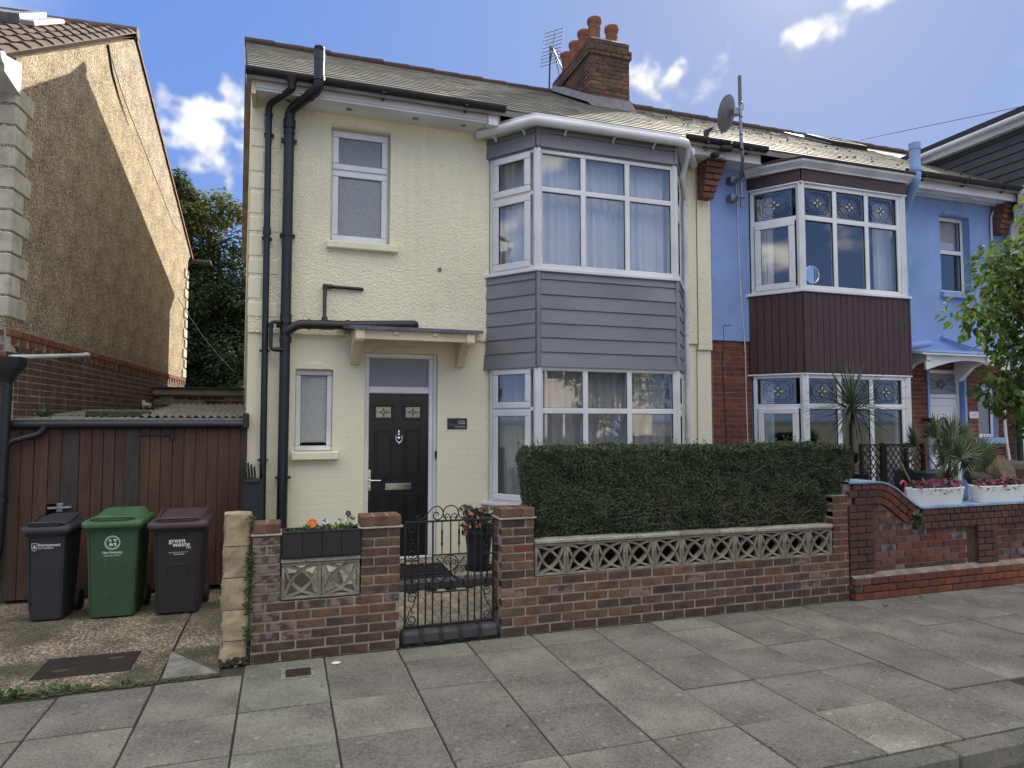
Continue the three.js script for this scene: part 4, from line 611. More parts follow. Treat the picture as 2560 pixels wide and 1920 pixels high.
{ // chimney on the party line
  const x0 = 4.965, x1 = 5.745, z1 = -10.5, z0 = -12.25, ch = mesh('chimney', [box(x0 + 0.012, x1 - 0.012, 7.0, 8.56, z0 + 0.012, z1 - 0.012), facesGeo([[V(x0, 8.56, z1), V(x1, 8.56, z1), V(x1 - 0.12, 8.66, z1 - 0.12), V(x0 + 0.12, 8.66, z1 - 0.12)], [V(x0, 8.56, z0), V(x0, 8.56, z1), V(x0 + 0.12, 8.66, z1 - 0.12), V(x0 + 0.12, 8.66, z0 + 0.12)], [V(x1, 8.56, z1), V(x1, 8.56, z0), V(x1 - 0.12, 8.66, z0 + 0.12), V(x1 - 0.12, 8.66, z1 - 0.12)], [V(x0 + 0.12, 8.66, z1 - 0.12), V(x1 - 0.12, 8.66, z1 - 0.12), V(x1 - 0.12, 8.66, z0 + 0.12), V(x0 + 0.12, 8.66, z0 + 0.12)]])], M.mortarBrown, house);
  const bm = (x, y, r, head) => { const e = x < 0.12 || x > 0.66; return e ? pick([...M.brickCorbel, ...M.brick, ...M.brickOld]) : pick([...M.brickOld, ...M.brickOld, ...M.brickDark, M.brick[1]]); };
  const sk = (x, y, r) => false;
  layBricks(ch, plane(V(x0, 0, z1), V(1, 0, 0)), { x0: 0, x1: x1 - x0, y0: 7.42, y1: 8.56, mats: bm, proud: 0, jitter: 0.003, depth: 0.04, limit: 120, pitch: 0.076, chamfer: 0.004 });
  layBricks(ch, plane(V(x0, 0, z0), V(0, 0, 1)), { x0: 0, x1: z1 - z0, y0: 7.42, y1: 8.56, mats: (x, y, r) => x > 1.62 ? pick([...M.brickCorbel, ...M.brick]) : pick([...M.brickOld, ...M.brickDark]), proud: 0, jitter: 0.003, depth: 0.04, limit: 160, pitch: 0.076 });
  layBricks(ch, plane(V(x1, 0, z1), V(0, 0, -1)), { x0: 0, x1: z1 - z0, y0: 7.42, y1: 8.56, mats: M.brickOld, proud: 0, jitter: 0.003, depth: 0.04, limit: 0, pitch: 0.076 });
  layBricks(ch, plane(V(x0 - 0.035, 0, z1 + 0.035), V(1, 0, 0)), { x0: 0, x1: x1 - x0 + 0.07, y0: 8.265, y1: 8.417, mats: bm, depth: 0.05, limit: 20, pitch: 0.076, jitter: 0.003 });
  layBricks(ch, plane(V(x0 - 0.035, 0, z0), V(0, 0, 1)), { x0: 0, x1: z1 - z0 + 0.035, y0: 8.265, y1: 8.417, mats: M.brickOld, depth: 0.05, limit: 30, pitch: 0.076, jitter: 0.003 });
  layBricks(ch, plane(V(x1 + 0.035, 0, z1 + 0.035), V(0, 0, -1)), { x0: 0, x1: z1 - z0 + 0.035, y0: 8.265, y1: 8.417, mats: M.brickOld, depth: 0.05, limit: 0, pitch: 0.076 });
  const fl = (z) => 5.635 + (-7.70 - z) * 0.606 + 0.02; // roof surface
  mesh('lead_flashing', [facesGeo([[V(x0 - 0.03, fl(z1 + 0.16), z1 + 0.16), V(x1 + 0.05, fl(z1 + 0.16), z1 + 0.16), V(x1 + 0.02, fl(z1) + 0.17, z1 + 0.012), V(x0 - 0.01, fl(z1) + 0.17, z1 + 0.012)], [V(x0 - 0.14, fl(z0 + 0.2) + 0.03, z0 + 0.2), V(x0 - 0.09, fl(z1 + 0.05) + 0.02, z1 + 0.1), V(x0 - 0.012, fl(z1) + 0.17, z1 + 0.012), V(x0 - 0.012, fl(z0 + 0.2) + 0.16, z0 + 0.2)], [V(x1 + 0.012, fl(z1) + 0.17, z1 + 0.012), V(x1 + 0.09, fl(z1 + 0.05) + 0.02, z1 + 0.1), V(x1 + 0.12, fl(z0 + 0.2) + 0.03, z0 + 0.2), V(x1 + 0.012, fl(z0 + 0.2) + 0.16, z0 + 0.2)], [V(x0 - 0.09, fl(z1 + 0.05) + 0.02, z1 + 0.1), V(x0 - 0.03, fl(z1 + 0.16), z1 + 0.16), V(x0 - 0.012, fl(z1) + 0.17, z1 + 0.012)]])], M.lead, ch);
  const pot = (h) => lathe(([[0.118, 0], [0.116, h * 0.55], [0.128, h * 0.58], [0.128, h * 0.63], [0.118, h * 0.66], [0.126, h * 0.72], [0.150, h * 0.84], [0.153, h * 0.93], [0.146, h * 0.985], [0.132, h], [0.112, h * 0.995], [0.095, h * 0.5], [0, h * 0.5]]).map(([r, y]) => [r * 0.89, y]), 20);
  for (const [x, z, y, h] of [[5.175, -10.74, 8.61, 0.45], [5.60, -10.90, 8.58, 0.50], [5.17, -11.16, 8.61, 0.45], [5.17, -11.56, 8.61, 0.45], [5.17, -11.96, 8.61, 0.45]]) mesh('chimney_pot', pot(h), M.terracotta, ch, V(x, y, z));
}
// net curtains inside the bay
{
  const cut = (label, m, a, b, y0, y1, n, amp, mat = M.net) => { const g = put([folds(b - a, y1 - y0, n, amp).translate((a + b) / 2, y0, -0.17)], m); return solo('net_curtain', g, mat, label, 'curtain'); };
  const [[ml, wl], [mf, wf]] = bay;
  cut('pale net curtain drawn across the upper front window of the grey clad bay', mf, 0.0, wf, 3.69, 5.15, 17, 0.022);
  cut('pale net curtain in the narrow upper side window of the grey clad bay', ml, 0.04, wl - 0.02, 3.69, 5.15, 6, 0.02);
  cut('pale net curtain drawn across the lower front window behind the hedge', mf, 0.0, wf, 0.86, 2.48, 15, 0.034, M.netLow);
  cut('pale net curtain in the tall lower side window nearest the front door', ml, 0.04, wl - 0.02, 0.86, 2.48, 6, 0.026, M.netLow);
}

// ---------------------------------------------------------------- the blue house next door
const blue = thing('house', 'blue rendered house with red brick below and dark brown clad bay', 'house', [8.6, 0, -8.15]);
const bay2 = bayPlanes(6.375, 6.80, 8.70, 9.13);
{
  const F = -8.175;
  mesh('wall', muv(extrude(rect(5.735, 11.70, 0, 5.62), [rect(10.125, 10.80, 3.935, 5.225).reverse(), rect(10.885, 11.318, 1.555, 2.412).reverse(), rect(9.79, 10.562, 0.1, 2.668).reverse(), rect(6.42, 9.08, 0.78, 5.14).reverse()], 0.225).translate(0, 0, F - 0.225)), M.bluePlain, blue);
  mesh('render', muv(extrude([[5.733, 2.975], [6.39, 2.975], [6.39, 5.2], [9.11, 5.2], [9.11, 2.80], [11.48, 2.80], [11.48, 5.6], [5.733, 5.6]], [rect(10.13, 10.795, 3.94, 5.22).reverse()], 0.03, { bevel: 0.006 }).translate(0, 0, F + 0.002)), M.blue, blue);
  const bw = mesh('brickwork_backing', [box(5.735, 6.40, 0, 2.99, F, F + 0.006), box(9.10, 9.79, 0, 2.81, F, F + 0.006), box(10.562, 10.885, 0, 2.81, F, F + 0.006), box(10.885, 11.318, 0, 1.555, F, F + 0.006), box(11.318, 11.70, 0, 2.81, F, F + 0.006), box(10.562, 11.4, 2.43, 2.81, F, F + 0.0061)], M.mortarPink, blue);
  const m = FRONT(F);
  layBricks(bw, m, { x0: 5.737, x1: 6.40, y0: 1.42, y1: 2.985, mats: M.brickRed, joint: 0.008, proud: 0.012, depth: 0.02, chamfer: 0.002, pitch: 0.0745, limit: 90 });
  layBricks(bw, m, { x0: 9.11, x1: 11.70, y0: 0.74, y1: 2.81, mats: M.brickRed, joint: 0.008, proud: 0.012, depth: 0.02, chamfer: 0.002, limit: 280, cut: [[9.78, 10.568, 0.1, 2.68], [10.875, 11.33, 1.43, 2.43], [10.8, 11.42, 1.44, 1.56]] });
  each('door_surround', [bbox(9.752, 9.80, 0.1, 2.70, -8.19, -8.135, 0.004), bbox(10.552, 10.60, 0.1, 2.70, -8.19, -8.137, 0.004)], M.bluePlain, blue);
  mesh('party_wall', muv(extrude([[0, 0], [8.2, 0], [8.2, 5.6], [3.85, 8.0], [0, 5.5]], null, 0.2).rotateY(Math.PI / 2).translate(11.5, 0, -8.4)), M.roomWall, blue);
  mesh('back_wall', box(5.73, 11.6, 0, 5.7, -16.6, -16.35), M.bluePlain, blue);
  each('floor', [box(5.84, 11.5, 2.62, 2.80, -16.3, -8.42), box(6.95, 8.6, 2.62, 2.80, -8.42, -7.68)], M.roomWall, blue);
  // roof
  const eave = [5.635, -7.70], top = [8.20, -12], xb = 11.46, f = (x0, x1, d) => facesGeo([[V(x0, eave[0] + d, eave[1]), V(x1, eave[0] + d, eave[1]), V(x1, top[0] + d, top[1]), V(x0, top[0] + d, top[1])], [V(x0, top[0] + d, top[1]), V(x1, top[0] + d, top[1]), V(x1, 5.62 + d, -16.7), V(x0, 5.62 + d, -16.7)]]);
  const roof = roofPart(blue, { deck: [f(5.73, xb, -0.01), f(5.73, xb, -0.08), facesGeo([[V(5.73, 5.555, -7.7), V(xb, 5.555, -7.7), V(xb, 5.627, -7.7), V(5.73, 5.627, -7.7)]])], rows: slateRows(() => 5.735, () => xb, eave[0], eave[1], top[0], top[1], 19, 0.31, (x, s) => x < 5.76 && s > 0.66) }, [V(5.74, 8.20, -12), V(xb, 8.19, -12)]);
  { // moss tufts on the slates
    const g = []; for (let i = 0; i < 80; i++) { const s = R(0.02, 0.95), x = R(5.9, 11.3), z = lerp(eave[1], top[1], s), y = lerp(eave[0], top[0], s) + 0.03; g.push(prep(new THREE.IcosahedronGeometry(R(0.008, 0.022), 0)).scale(R(0.8, 1.8), R(0.4, 0.9), 1).translate(x, y, z)); }
    tag(mesh('moss', g, std({ color: col(0.035, 0.038, 0.025), roughness: 1 }), roof), null, null, null, 'stuff');
  }
  { // roof windows near the ridge
    const L = Math.hypot(top[0] - eave[0], top[1] - eave[1]), U = V(0, (top[0] - eave[0]) / L, (top[1] - eave[1]) / L), N = V(0, -(top[1] - eave[1]) / L, (top[0] - eave[0]) / L), mm = new THREE.Matrix4().makeBasis(V(1, 0, 0), U, N).setPosition(V(0, eave[0], eave[1]));
    const v = mesh('roof_window', bars(ringBars(10.35, 11.30, 3.42, 4.30, 0.10, 0.0, 0.10), mm, 0.01), M.gutter, roof); pane(v, mm, 10.44, 11.21, 3.51, 4.21, 0.085, phys({ color: col(0.05, 0.06, 0.07), roughness: 0.12 }));
    mesh('flashing', bars([[10.18, 10.34, 3.38, 4.75, 0.02, 0.04], [10.34, 11.32, 4.31, 4.80, 0.02, 0.036]], mm, 0.002), M.lead, v);
  }
  each('fascia', [bbox(5.735, 6.33, 5.455, 5.60, -7.82, -7.785, 0.004), bbox(9.02, 11.47, 5.455, 5.60, -7.82, -7.785, 0.004)], M.white, blue);
  each('soffit', [box(5.735, 6.40, 5.470, 5.485, -8.14, -7.82), box(8.95, 11.46, 5.470, 5.485, -8.14, -7.82)], M.white, blue);
  for (let i = 0; i < 2; i++) mesh('soffit_strip', bbox(9.05, 11.4, 5.452, 5.472, -8.09 + i * 0.12, -8.03 + i * 0.12, 0.004), M.whitePipe, blue);
  gutterRun(blue, 5.75, 6.36, 5.655, -7.70, M.gutter); gutterRun(blue, 8.86, 11.44, 5.655, -7.70, M.gutter);
  // upper window right of the bay
  makeWindow(blue, FRONT(-8.255), { a: 10.128, b: 10.797, y0: 3.938, y1: 5.222, t: 0.06, trans: [[4.66, 0, 0, 0.07]].map(() => [4.64, 10.18, 10.75, 0.075]), fixed: [[10.188, 10.737, 3.998, 4.602], [10.188, 10.737, 4.678, 5.162]] });
  mesh('window_sill', muv(bbox(10.09, 10.84, 3.84, 3.935, -8.26, -8.07, 0.01)), M.bluePlain, blue);
  mesh('window_head', muv(extrude([[10.16, 5.235], [10.20, 5.25], [10.25, 5.315], [10.69, 5.315], [10.73, 5.25], [10.78, 5.235]], null, 0.02, { bevel: 0.006 }).translate(0, 0, -8.145)), M.bluePlain, blue);
  solo('roller_blind', box(10.19, 10.74, 4.66, 5.17, -8.36, -8.352), std({ color: col(0.42, 0.43, 0.45), roughness: 0.9 }), 'grey roller blind half way down behind the small upper window of the blue house', 'blind');
  // hall window
  makeWindow(blue, FRONT(-8.235), { a: 10.888, b: 11.315, y0: 1.558, y1: 2.41, t: 0.06, fixed: [[10.948, 11.255, 1.62, 2.35, M.obscure]] });
  mesh('window_sill', muv(bbox(10.84, 11.42, 1.455, 1.556, -8.24, -8.07, 0.01)), M.paleBlue, blue);
  // white front door
  const dm = FRONT(-8.235), df = mesh('door_frame', bars([...ringBars(9.792, 10.56, 0.1, 2.666, 0.055, -0.07, 0), [9.84, 10.51, 2.205, 2.27, -0.06, -0.003]], dm, 0.008), M.white, blue);
  pane(df, dm, 9.845, 10.51, 2.26, 2.62, -0.03, M.obscure);
  const fl = []; for (const [r, q] of [[0.05, 0.10], [0.085, 0.2]]) fl.push(sweep(Array.from({ length: 25 }, (_, i) => V(10.175 + r * Math.cos(i / 24 * 6.283) * (1 + 0.3 * Math.cos(i / 24 * 6.283 * 5)), 2.43 + r * 0.8 * Math.sin(i / 24 * 6.283) * (1 + 0.3 * Math.cos(i / 24 * 6.283 * 5)), -0.02)), 0.004, 5)); fl.push(...[2.36, 2.43, 2.50].flatMap((y) => [sweep(smooth([V(9.85, y + (y - 2.43) * 0.7, -0.02), V(10.0, y, -0.02), V(10.09, 2.43 + (y - 2.43) * 0.5, -0.02)], 8), 0.0035, 5), sweep(smooth([V(10.50, y + (y - 2.43) * 0.7, -0.02), V(10.35, y, -0.02), V(10.26, 2.43 + (y - 2.43) * 0.5, -0.02)], 8), 0.0035, 5)]));
  mesh('leading', put(fl, dm), M.leading, df);
  const dr = mesh('door', bars([[9.848, 10.505, 0.16, 2.20, -0.05, -0.012]], dm, 0.005), M.white, blue);
  mesh('door_panel', put([...ringBars(9.895, 10.455, 0.26, 2.10, 0.022, -0.014, 0.0)].map((q) => bbox(...q, 0.006)), dm), M.white, dr);
  const el = (rx, ry, t) => sweep(Array.from({ length: 41 }, (_, i) => V(10.17 + rx * Math.cos(i / 40 * 6.2832), 1.55 + ry * Math.sin(i / 40 * 6.2832), -0.008)), t, 8);
  mesh('door_panel', put([el(0.205, 0.36, 0.016), el(0.245, 0.41, 0.012)], dm), M.white, dr);
  mesh('door_glass', put(muv(new THREE.CircleGeometry(1, 36).scale(0.2, 0.355, 1).translate(10.17, 1.55, -0.009)), dm), phys({ color: col(0.20, 0.19, 0.19), roughness: 0.15, bumpMap: sized(tWave, 0.3), bumpScale: 0.004 }), dr);
  mesh('leading', put([el(0.145, 0.28, 0.004), el(0.08, 0.18, 0.004), sweep([V(10.17, 1.2, -0.006), V(10.17, 1.9, -0.006)], 0.004, 5)], dm), M.leading, dr);
  mesh('door_handle', [bars([[10.43, 10.46, 1.07, 1.30, -0.012, 0.004]], dm, 0.008), sweep(bend([V(10.445, 1.20, -8.235), V(10.445, 1.20, -8.19), V(10.35, 1.20, -8.188)], 0.012), 0.009, 8)], M.chrome, dr);
  // canopy: pale slab with a curved white front and brackets
  const cz = -7.55, cn = mesh('canopy', facesGeo((() => { const t = [V(8.98, 2.855, cz), V(11.0, 2.855, cz), V(11.05, 2.985, -8.15), V(9.0, 2.985, -8.15)], b = t.map((p) => p.clone().setY(p.y - 0.032)); return [[t[0], t[1], t[2], t[3]], [b[3], b[2], b[1], b[0]], [b[0], b[1], t[1], t[0]], [b[1], b[2], t[2], t[1]], [b[3], b[0], t[0], t[3]]]; })()), M.whitePipe, blue);
  mesh('canopy_lead', facesGeo([[V(8.99, 2.86, cz + 0.01), V(10.99, 2.86, cz + 0.01), V(11.04, 2.99, -8.14), V(9.01, 2.99, -8.14)]]), M.bluePlain, cn);
  const arch = [[9.10, 2.55]]; for (let i = 0; i <= 12; i++) { const t = i / 12; arch.push([9.12 + t * 1.75, 2.60 + 0.16 * Math.sin(t * Math.PI)]); } arch.push([10.88, 2.55], [10.88, 2.82], [9.10, 2.82]);
  mesh('canopy_beam', muv(extrude(arch.slice(1, -3).concat([[10.88, 2.825], [9.10, 2.825]]), null, 0.03).translate(0, 0, cz - 0.10)), M.white, cn);
  for (const x of [9.10, 10.35]) { const pr = [[-8.15, 2.825], [cz - 0.04, 2.825], [cz - 0.04, 2.75], [cz - 0.09, 2.70], [cz - 0.14, 2.74], [cz - 0.3, 2.68], [cz - 0.52, 2.48], [-8.15, 2.47]]; mesh('canopy_bracket', muv(extrude(pr.map(([z, y]) => [-z, y]), null, 0.085, { bevel: 0.005 }).rotateY(Math.PI / 2).translate(x, 0, 0)), M.white, cn); }
  // pipes
  mesh('soil_pipe', [sweep([V(9.21, 3.0, -8.02), V(9.185, 4.95, -8.02)], 0.06, 16), sweep(bend([V(9.185, 4.9, -8.02), V(9.185, 5.12, -8.0), V(8.98, 5.47, -7.58), V(8.98, 6.03, -7.58)], 0.1, 6), 0.075, 16)], M.bluePlain, blue);
  each('pipe_collar', [collarAt(V(8.98, 5.62, -7.58), V(0, 1, 0), 0.088, 0.05), collarAt(V(8.98, 5.98, -7.58), V(0, 1, 0), 0.082, 0.10), collarAt(V(9.187, 4.86, -8.02), V(0, 1, 0), 0.068, 0.05), collarAt(V(9.20, 3.9, -8.02), V(0, 1, 0), 0.067, 0.03)], M.bluePlain, blue);
  each('waste_pipe', [sweep([V(8.98, 2.97, -7.9), V(9.62, 3.055, -7.98)], 0.055, 14), sweep([V(10.05, 3.19, -8.10), V(11.30, 2.90, -8.06)], 0.024, 10)], M.bluePlain, blue);
  mesh('waste_pipe', sweep(bend([V(11.30, 5.46, -8.06), V(11.33, 5.40, -8.08), V(11.255, 5.3, -8.10), V(11.25, 4.6, -8.10)], 0.08, 5), 0.016, 8), M.whitePipe, blue);
  mesh('rainwater_pipe', [sweep(bend([V(11.37, 2.05, -8.09), V(11.375, 1.6, -8.09), V(11.42, 1.1, -8.06), V(11.43, 0.2, -8.06)], 0.2, 5), 0.024, 10)], M.whitePipe, blue);
  mesh('rainwater_pipe', sweep([V(11.62, 0.1, -8.02), V(11.60, 2.4, -8.02)], 0.045, 12), M.gutter, blue);
  mesh('outside_lamp', [bbox(9.63, 9.69, 1.83, 1.88, -8.16, -8.02, 0.01), lathe([[0.0, 0], [0.05, 0], [0.028, 0.07], [0, 0.08]], 12).translate(9.66, 1.80, -8.02)], M.blackDull, blue);
  mesh('cable', [sweep(smooth([V(6.16, 5.3, -8.12), V(6.19, 4.6, -8.13), V(6.215, 3.6, -8.13), V(6.27, 2.9, -8.13), V(6.29, 2.2, -8.15), V(6.31, 1.3, -8.15)], 30), 0.0075, 6)], M.whitePipe, blue);
  mesh('cable', [sweep(bend([V(6.05, 3.20, -8.138), V(5.91, 3.20, -8.138), V(5.92, 2.9, -8.138), V(5.90, 2.7, -8.155), V(5.96, 1.3, -8.155)], 0.03, 4), 0.0055, 6)], M.gutter, blue);
  corbel(blue, 11.29, 1, 0, M.brickCorbel, -7.86);
}
{ // its bay
  const [[ml, wl], [mf, wf], [mr, wr]] = bay2, X = (x) => x - 6.80;
  const leaded = (w, m, a, b, y0, y1, d) => { // bevelled octagon borders and a four petalled flower
    const cx = (a + b) / 2, cy = (y0 + y1) / 2, hw = (b - a) / 2, hh = (y1 - y0) / 2, L = [];
    for (const k of [0.80, 0.66]) { const x = hw * k, y = hh * k, c = 0.055 * (k > 0.7 ? 1 : 1.15); const o = [[-x, -y + c], [-x + c * 0.5, -y + c * 0.5], [-x + c, -y], [x - c, -y], [x - c * 0.5, -y + c * 0.5], [x, -y + c], [x, y - c], [x - c * 0.5, y - c * 0.5], [x - c, y], [-x + c, y], [-x + c * 0.5, y - c * 0.5], [-x, y - c], [-x, -y + c]].map(([p, q]) => V(cx + p, cy + q, d)); L.push(sweep(o, 0.0042, 5)); }
    L.push(sweep([V(cx - hw * 0.66, cy, d), V(cx - 0.085, cy, d)], 0.0035, 5), sweep([V(cx + 0.085, cy, d), V(cx + hw * 0.66, cy, d)], 0.0035, 5), sweep([V(cx, cy + 0.075, d), V(cx, cy + hh * 0.66, d)], 0.0035, 5), sweep([V(cx, cy - hh * 0.66, d), V(cx, cy - 0.075, d)], 0.0035, 5));
    const P = []; for (let k = 0; k < 4; k++) { const t = k * Math.PI / 2, q = k % 2 ? 0.07 : 0.085, r = (f, s) => V(cx + Math.cos(t) * f - Math.sin(t) * s, cy + Math.sin(t) * f + Math.cos(t) * s, d); L.push(sweep([r(0.008, 0), r(0.045, 0.024), r(q, 0), r(0.045, -0.024), r(0.008, 0)], 0.0045, 5)); P.push(facesGeo([[r(0.01, 0), r(0.045, -0.022), r(q - 0.005, 0), r(0.045, 0.022)].map((v) => v.setZ(d + 0.001))]), facesGeo([[r(0.008, 0), r(0.045, -0.022), r(q - 0.005, 0), r(0.045, 0.022)].map((v) => v.setZ(d - 0.004)).reverse()])); const s = Math.PI / 4 + t, e = (f, w2) => V(cx + Math.cos(s) * f - Math.sin(s) * w2, cy + Math.sin(s) * f + Math.cos(s) * w2, d); L.push(sweep([e(0.02, 0), e(0.035, 0.011), e(0.052, 0), e(0.035, -0.011), e(0.02, 0)], 0.0035, 5)); }
    mesh('leading', put(L, m), M.leading, w); mesh('flower_glass', put(P, m), M.gold, w);
  };
  const mx = [X(7.40), X(7.98)], cols = [[0.07, mx[0] - 0.038], [mx[0] + 0.038, mx[1] - 0.038], [mx[1] + 0.038, wf - 0.17]];
  for (const [y0, y1, yt, ya, yb] of [[3.665, 5.17, 4.685, 4.725, 5.10], [0.83, 2.485, 2.035, 2.075, 2.435]]) {
    const w = makeWindow(blue, mf, { a: 0.005, b: wf - 0.09, y0, y1, t: 0.065, mull: mx.map((x) => [x, y0 + 0.06, y1 - 0.06, 0.076]), trans: [[yt, 0.06, wf - 0.15, 0.078]], fixed: cols.flatMap(([a, b]) => [[a, b, y0 + 0.065, yt - 0.039], [a, b, yt + 0.039, y1 - 0.065]]) });
    for (const [a, b] of cols) leaded(w, mf, a, b, yt + 0.039, y1 - 0.065, -0.028);
    for (const [m, wd] of [[ml, wl], [mr, wr]]) { const v = makeWindow(blue, m, { a: 0.03, b: wd - 0.005, y0, y1, t: 0.055, trans: [[yt, 0.05, wd - 0.05, 0.07]], fixed: [[0.12, wd - 0.12, yt + 0.04, y1 - 0.055]], sashes: [[0.095, wd - 0.09, y0 + 0.03, yt - 0.02]], st: 0.085 }); leaded(v, m, 0.12, wd - 0.12, yt + 0.04, y1 - 0.055, -0.028); }
  }
  each('corner_post', [[ml, wl], [mf, 0], [mf, wf - 0.05], [mr, 0]].flatMap(([m, u]) => [[3.67, 5.17], [0.83, 2.485]].map(([a, b]) => bars([[u - 0.04, u + 0.04, a, b, -0.06, 0.004]], m, 0.008))), M.white, blue);
  for (const y of [3.645, 0.81, 2.485, 5.175]) { const h = y === 3.645 || y === 0.81 ? 0.022 : 0.012, o = y > 5 || y === 2.485 ? 0.03 : 0.06; mesh(o > 0.05 ? 'window_sill' : 'trim', [bars([[-0.06, wl + 0.03, y - h, y + h, -0.1, o]], ml), bars([[-0.03, wf + 0.03, y - h, y + h - 0.001, -0.1, o - 0.001]], mf), bars([[-0.03, wr + 0.02, y - h, y + h, -0.1, o]], mr)], M.white, blue); }
  mesh('bay_base', [bars([[0, wl, 0.1, 0.80, -0.1, -0.005]], ml), bars([[0, wf, 0.1, 0.80, -0.1, -0.004]], mf), bars([[0, wr, 0.1, 0.80, -0.1, -0.005]], mr)].map((g) => muv(g)), M.bluePlain, blue);
  const clad = mesh('cladding', [bars([[0.01, wl, 2.50, 3.63, -0.05, 0.012]], ml), bars([[0, wf, 2.50, 3.63, -0.05, 0.012]], mf), bars([[0, wr, 2.50, 3.63, -0.05, 0.012]], mr)], M.brownBoard, blue);
  for (const [m, w, n] of [[ml, wl, 7], [mf, wf, 18], [mr, wr, 7]]) for (let i = 0; i < n; i++) { const a = i * w / n, b = (i + 1) * w / n; mesh('board', muv(put(bbox(a + 0.002, b - 0.002, 2.498, 3.632, 0.0, 0.030, 0.007), m), R(0, 3), R(0, 3)), M.brownBoard, clad); }
  for (const u of [0, wf]) mesh('corner_trim', bars([[u - 0.02, u + 0.02, 2.496, 3.634, 0.0, 0.042]], mf, 0.012), M.brownBoard, clad);
  mesh('fascia_board', [bars([[0, wl, 5.185, 5.43, -0.05, 0.03]], ml), bars([[0, wf, 5.185, 5.43, -0.05, 0.03]], mf), bars([[0, wr, 5.185, 5.43, -0.05, 0.03]], mr)].map((g) => muv(g)), M.brownBoard, blue);
  const off = (o) => { const k = o * 0.53; return [V(6.34 - 0.8 * o, 0, -8.12 + 0.59 * o), V(6.80 - k, 0, BZ + o), V(8.70 + k, 0, BZ + o), V(9.165 + 0.8 * o, 0, -8.12 + 0.59 * o)]; };
  const band = (o, o2, y0, y1) => { const at = (l, y) => l.map((p) => p.clone().setY(y)), a = at(off(o), y0), b = at(off(o2), y1), c = at(off(-0.05), y1), d = at(off(-0.05), y0), f = []; for (let i = 0; i < 3; i++) f.push([a[i], a[i + 1], b[i + 1], b[i]], [b[i], b[i + 1], c[i + 1], c[i]], [d[i], d[i + 1], a[i + 1], a[i]]); f.push([a[0], b[0], c[0], d[0]], [b[3], a[3], d[3], c[3]]); return facesGeo(f); };
  const cor = mesh('cornice', [band(0.055, 0.06, 5.36, 5.39), band(0.07, 0.125, 5.39, 5.435), band(0.13, 0.135, 5.435, 5.475)], M.whitePipe, blue);
  mesh('bay_roof', [facesGeo([[...off(0.15).map((p) => p.clone().setY(5.478)), V(9.1, 5.56, -8.05), V(6.4, 5.56, -8.05)]]), sweep(off(0.14).map((p) => p.clone().setY(5.485)), 0.018, 8)], M.ridge, cor);
  // what one sees inside
  const put2 = (label, m, a, b, y0, y1, n, mat = M.net, d = -0.2) => solo('curtain', put([folds(b - a, y1 - y0, n, 0.025).translate((a + b) / 2, y0, d)], m), mat, label, 'curtain');
  put2('cream curtain bunched in the upper side window of the brown clad bay', ml, 0.06, 0.30, 3.7, 5.1, 4, std({ color: col(0.66, 0.64, 0.54), side: THREE.DoubleSide }));
  put2('pale curtain at the right end of the upper front window of the brown clad bay', mf, wf - 0.42, wf - 0.1, 3.7, 5.1, 5, M.net);
  put2('pale curtain at the left end of the lower side window of the brown clad bay', ml, 0.06, 0.26, 0.9, 2.42, 4, M.net);
  const mr2 = thing('vanity_mirror', 'round mirror on a stand behind the upper front window of the brown clad bay', 'mirror', [7.15, 3.66, -7.75]);
  mesh('ring', sweep(Array.from({ length: 33 }, (_, i) => V(7.15 + 0.125 * Math.cos(i / 32 * 6.2832), 3.93 + 0.125 * Math.sin(i / 32 * 6.2832), -7.75)), 0.009, 8), M.chrome, mr2);
  mesh('stand', [sweep([V(7.15, 3.66, -7.75), V(7.15, 3.80, -7.75)], 0.009, 8), lathe([[0, 0], [0.08, 0], [0.06, 0.012], [0, 0.014]], 20).translate(7.15, 3.66, -7.75)], M.chrome, mr2);
  mesh('glass', prep(new THREE.CircleGeometry(0.118, 28).translate(7.15, 3.93, -7.752)), std({ color: col(0.7, 0.72, 0.75), roughness: 0.05, metalness: 1, side: THREE.DoubleSide }), mr2);
}
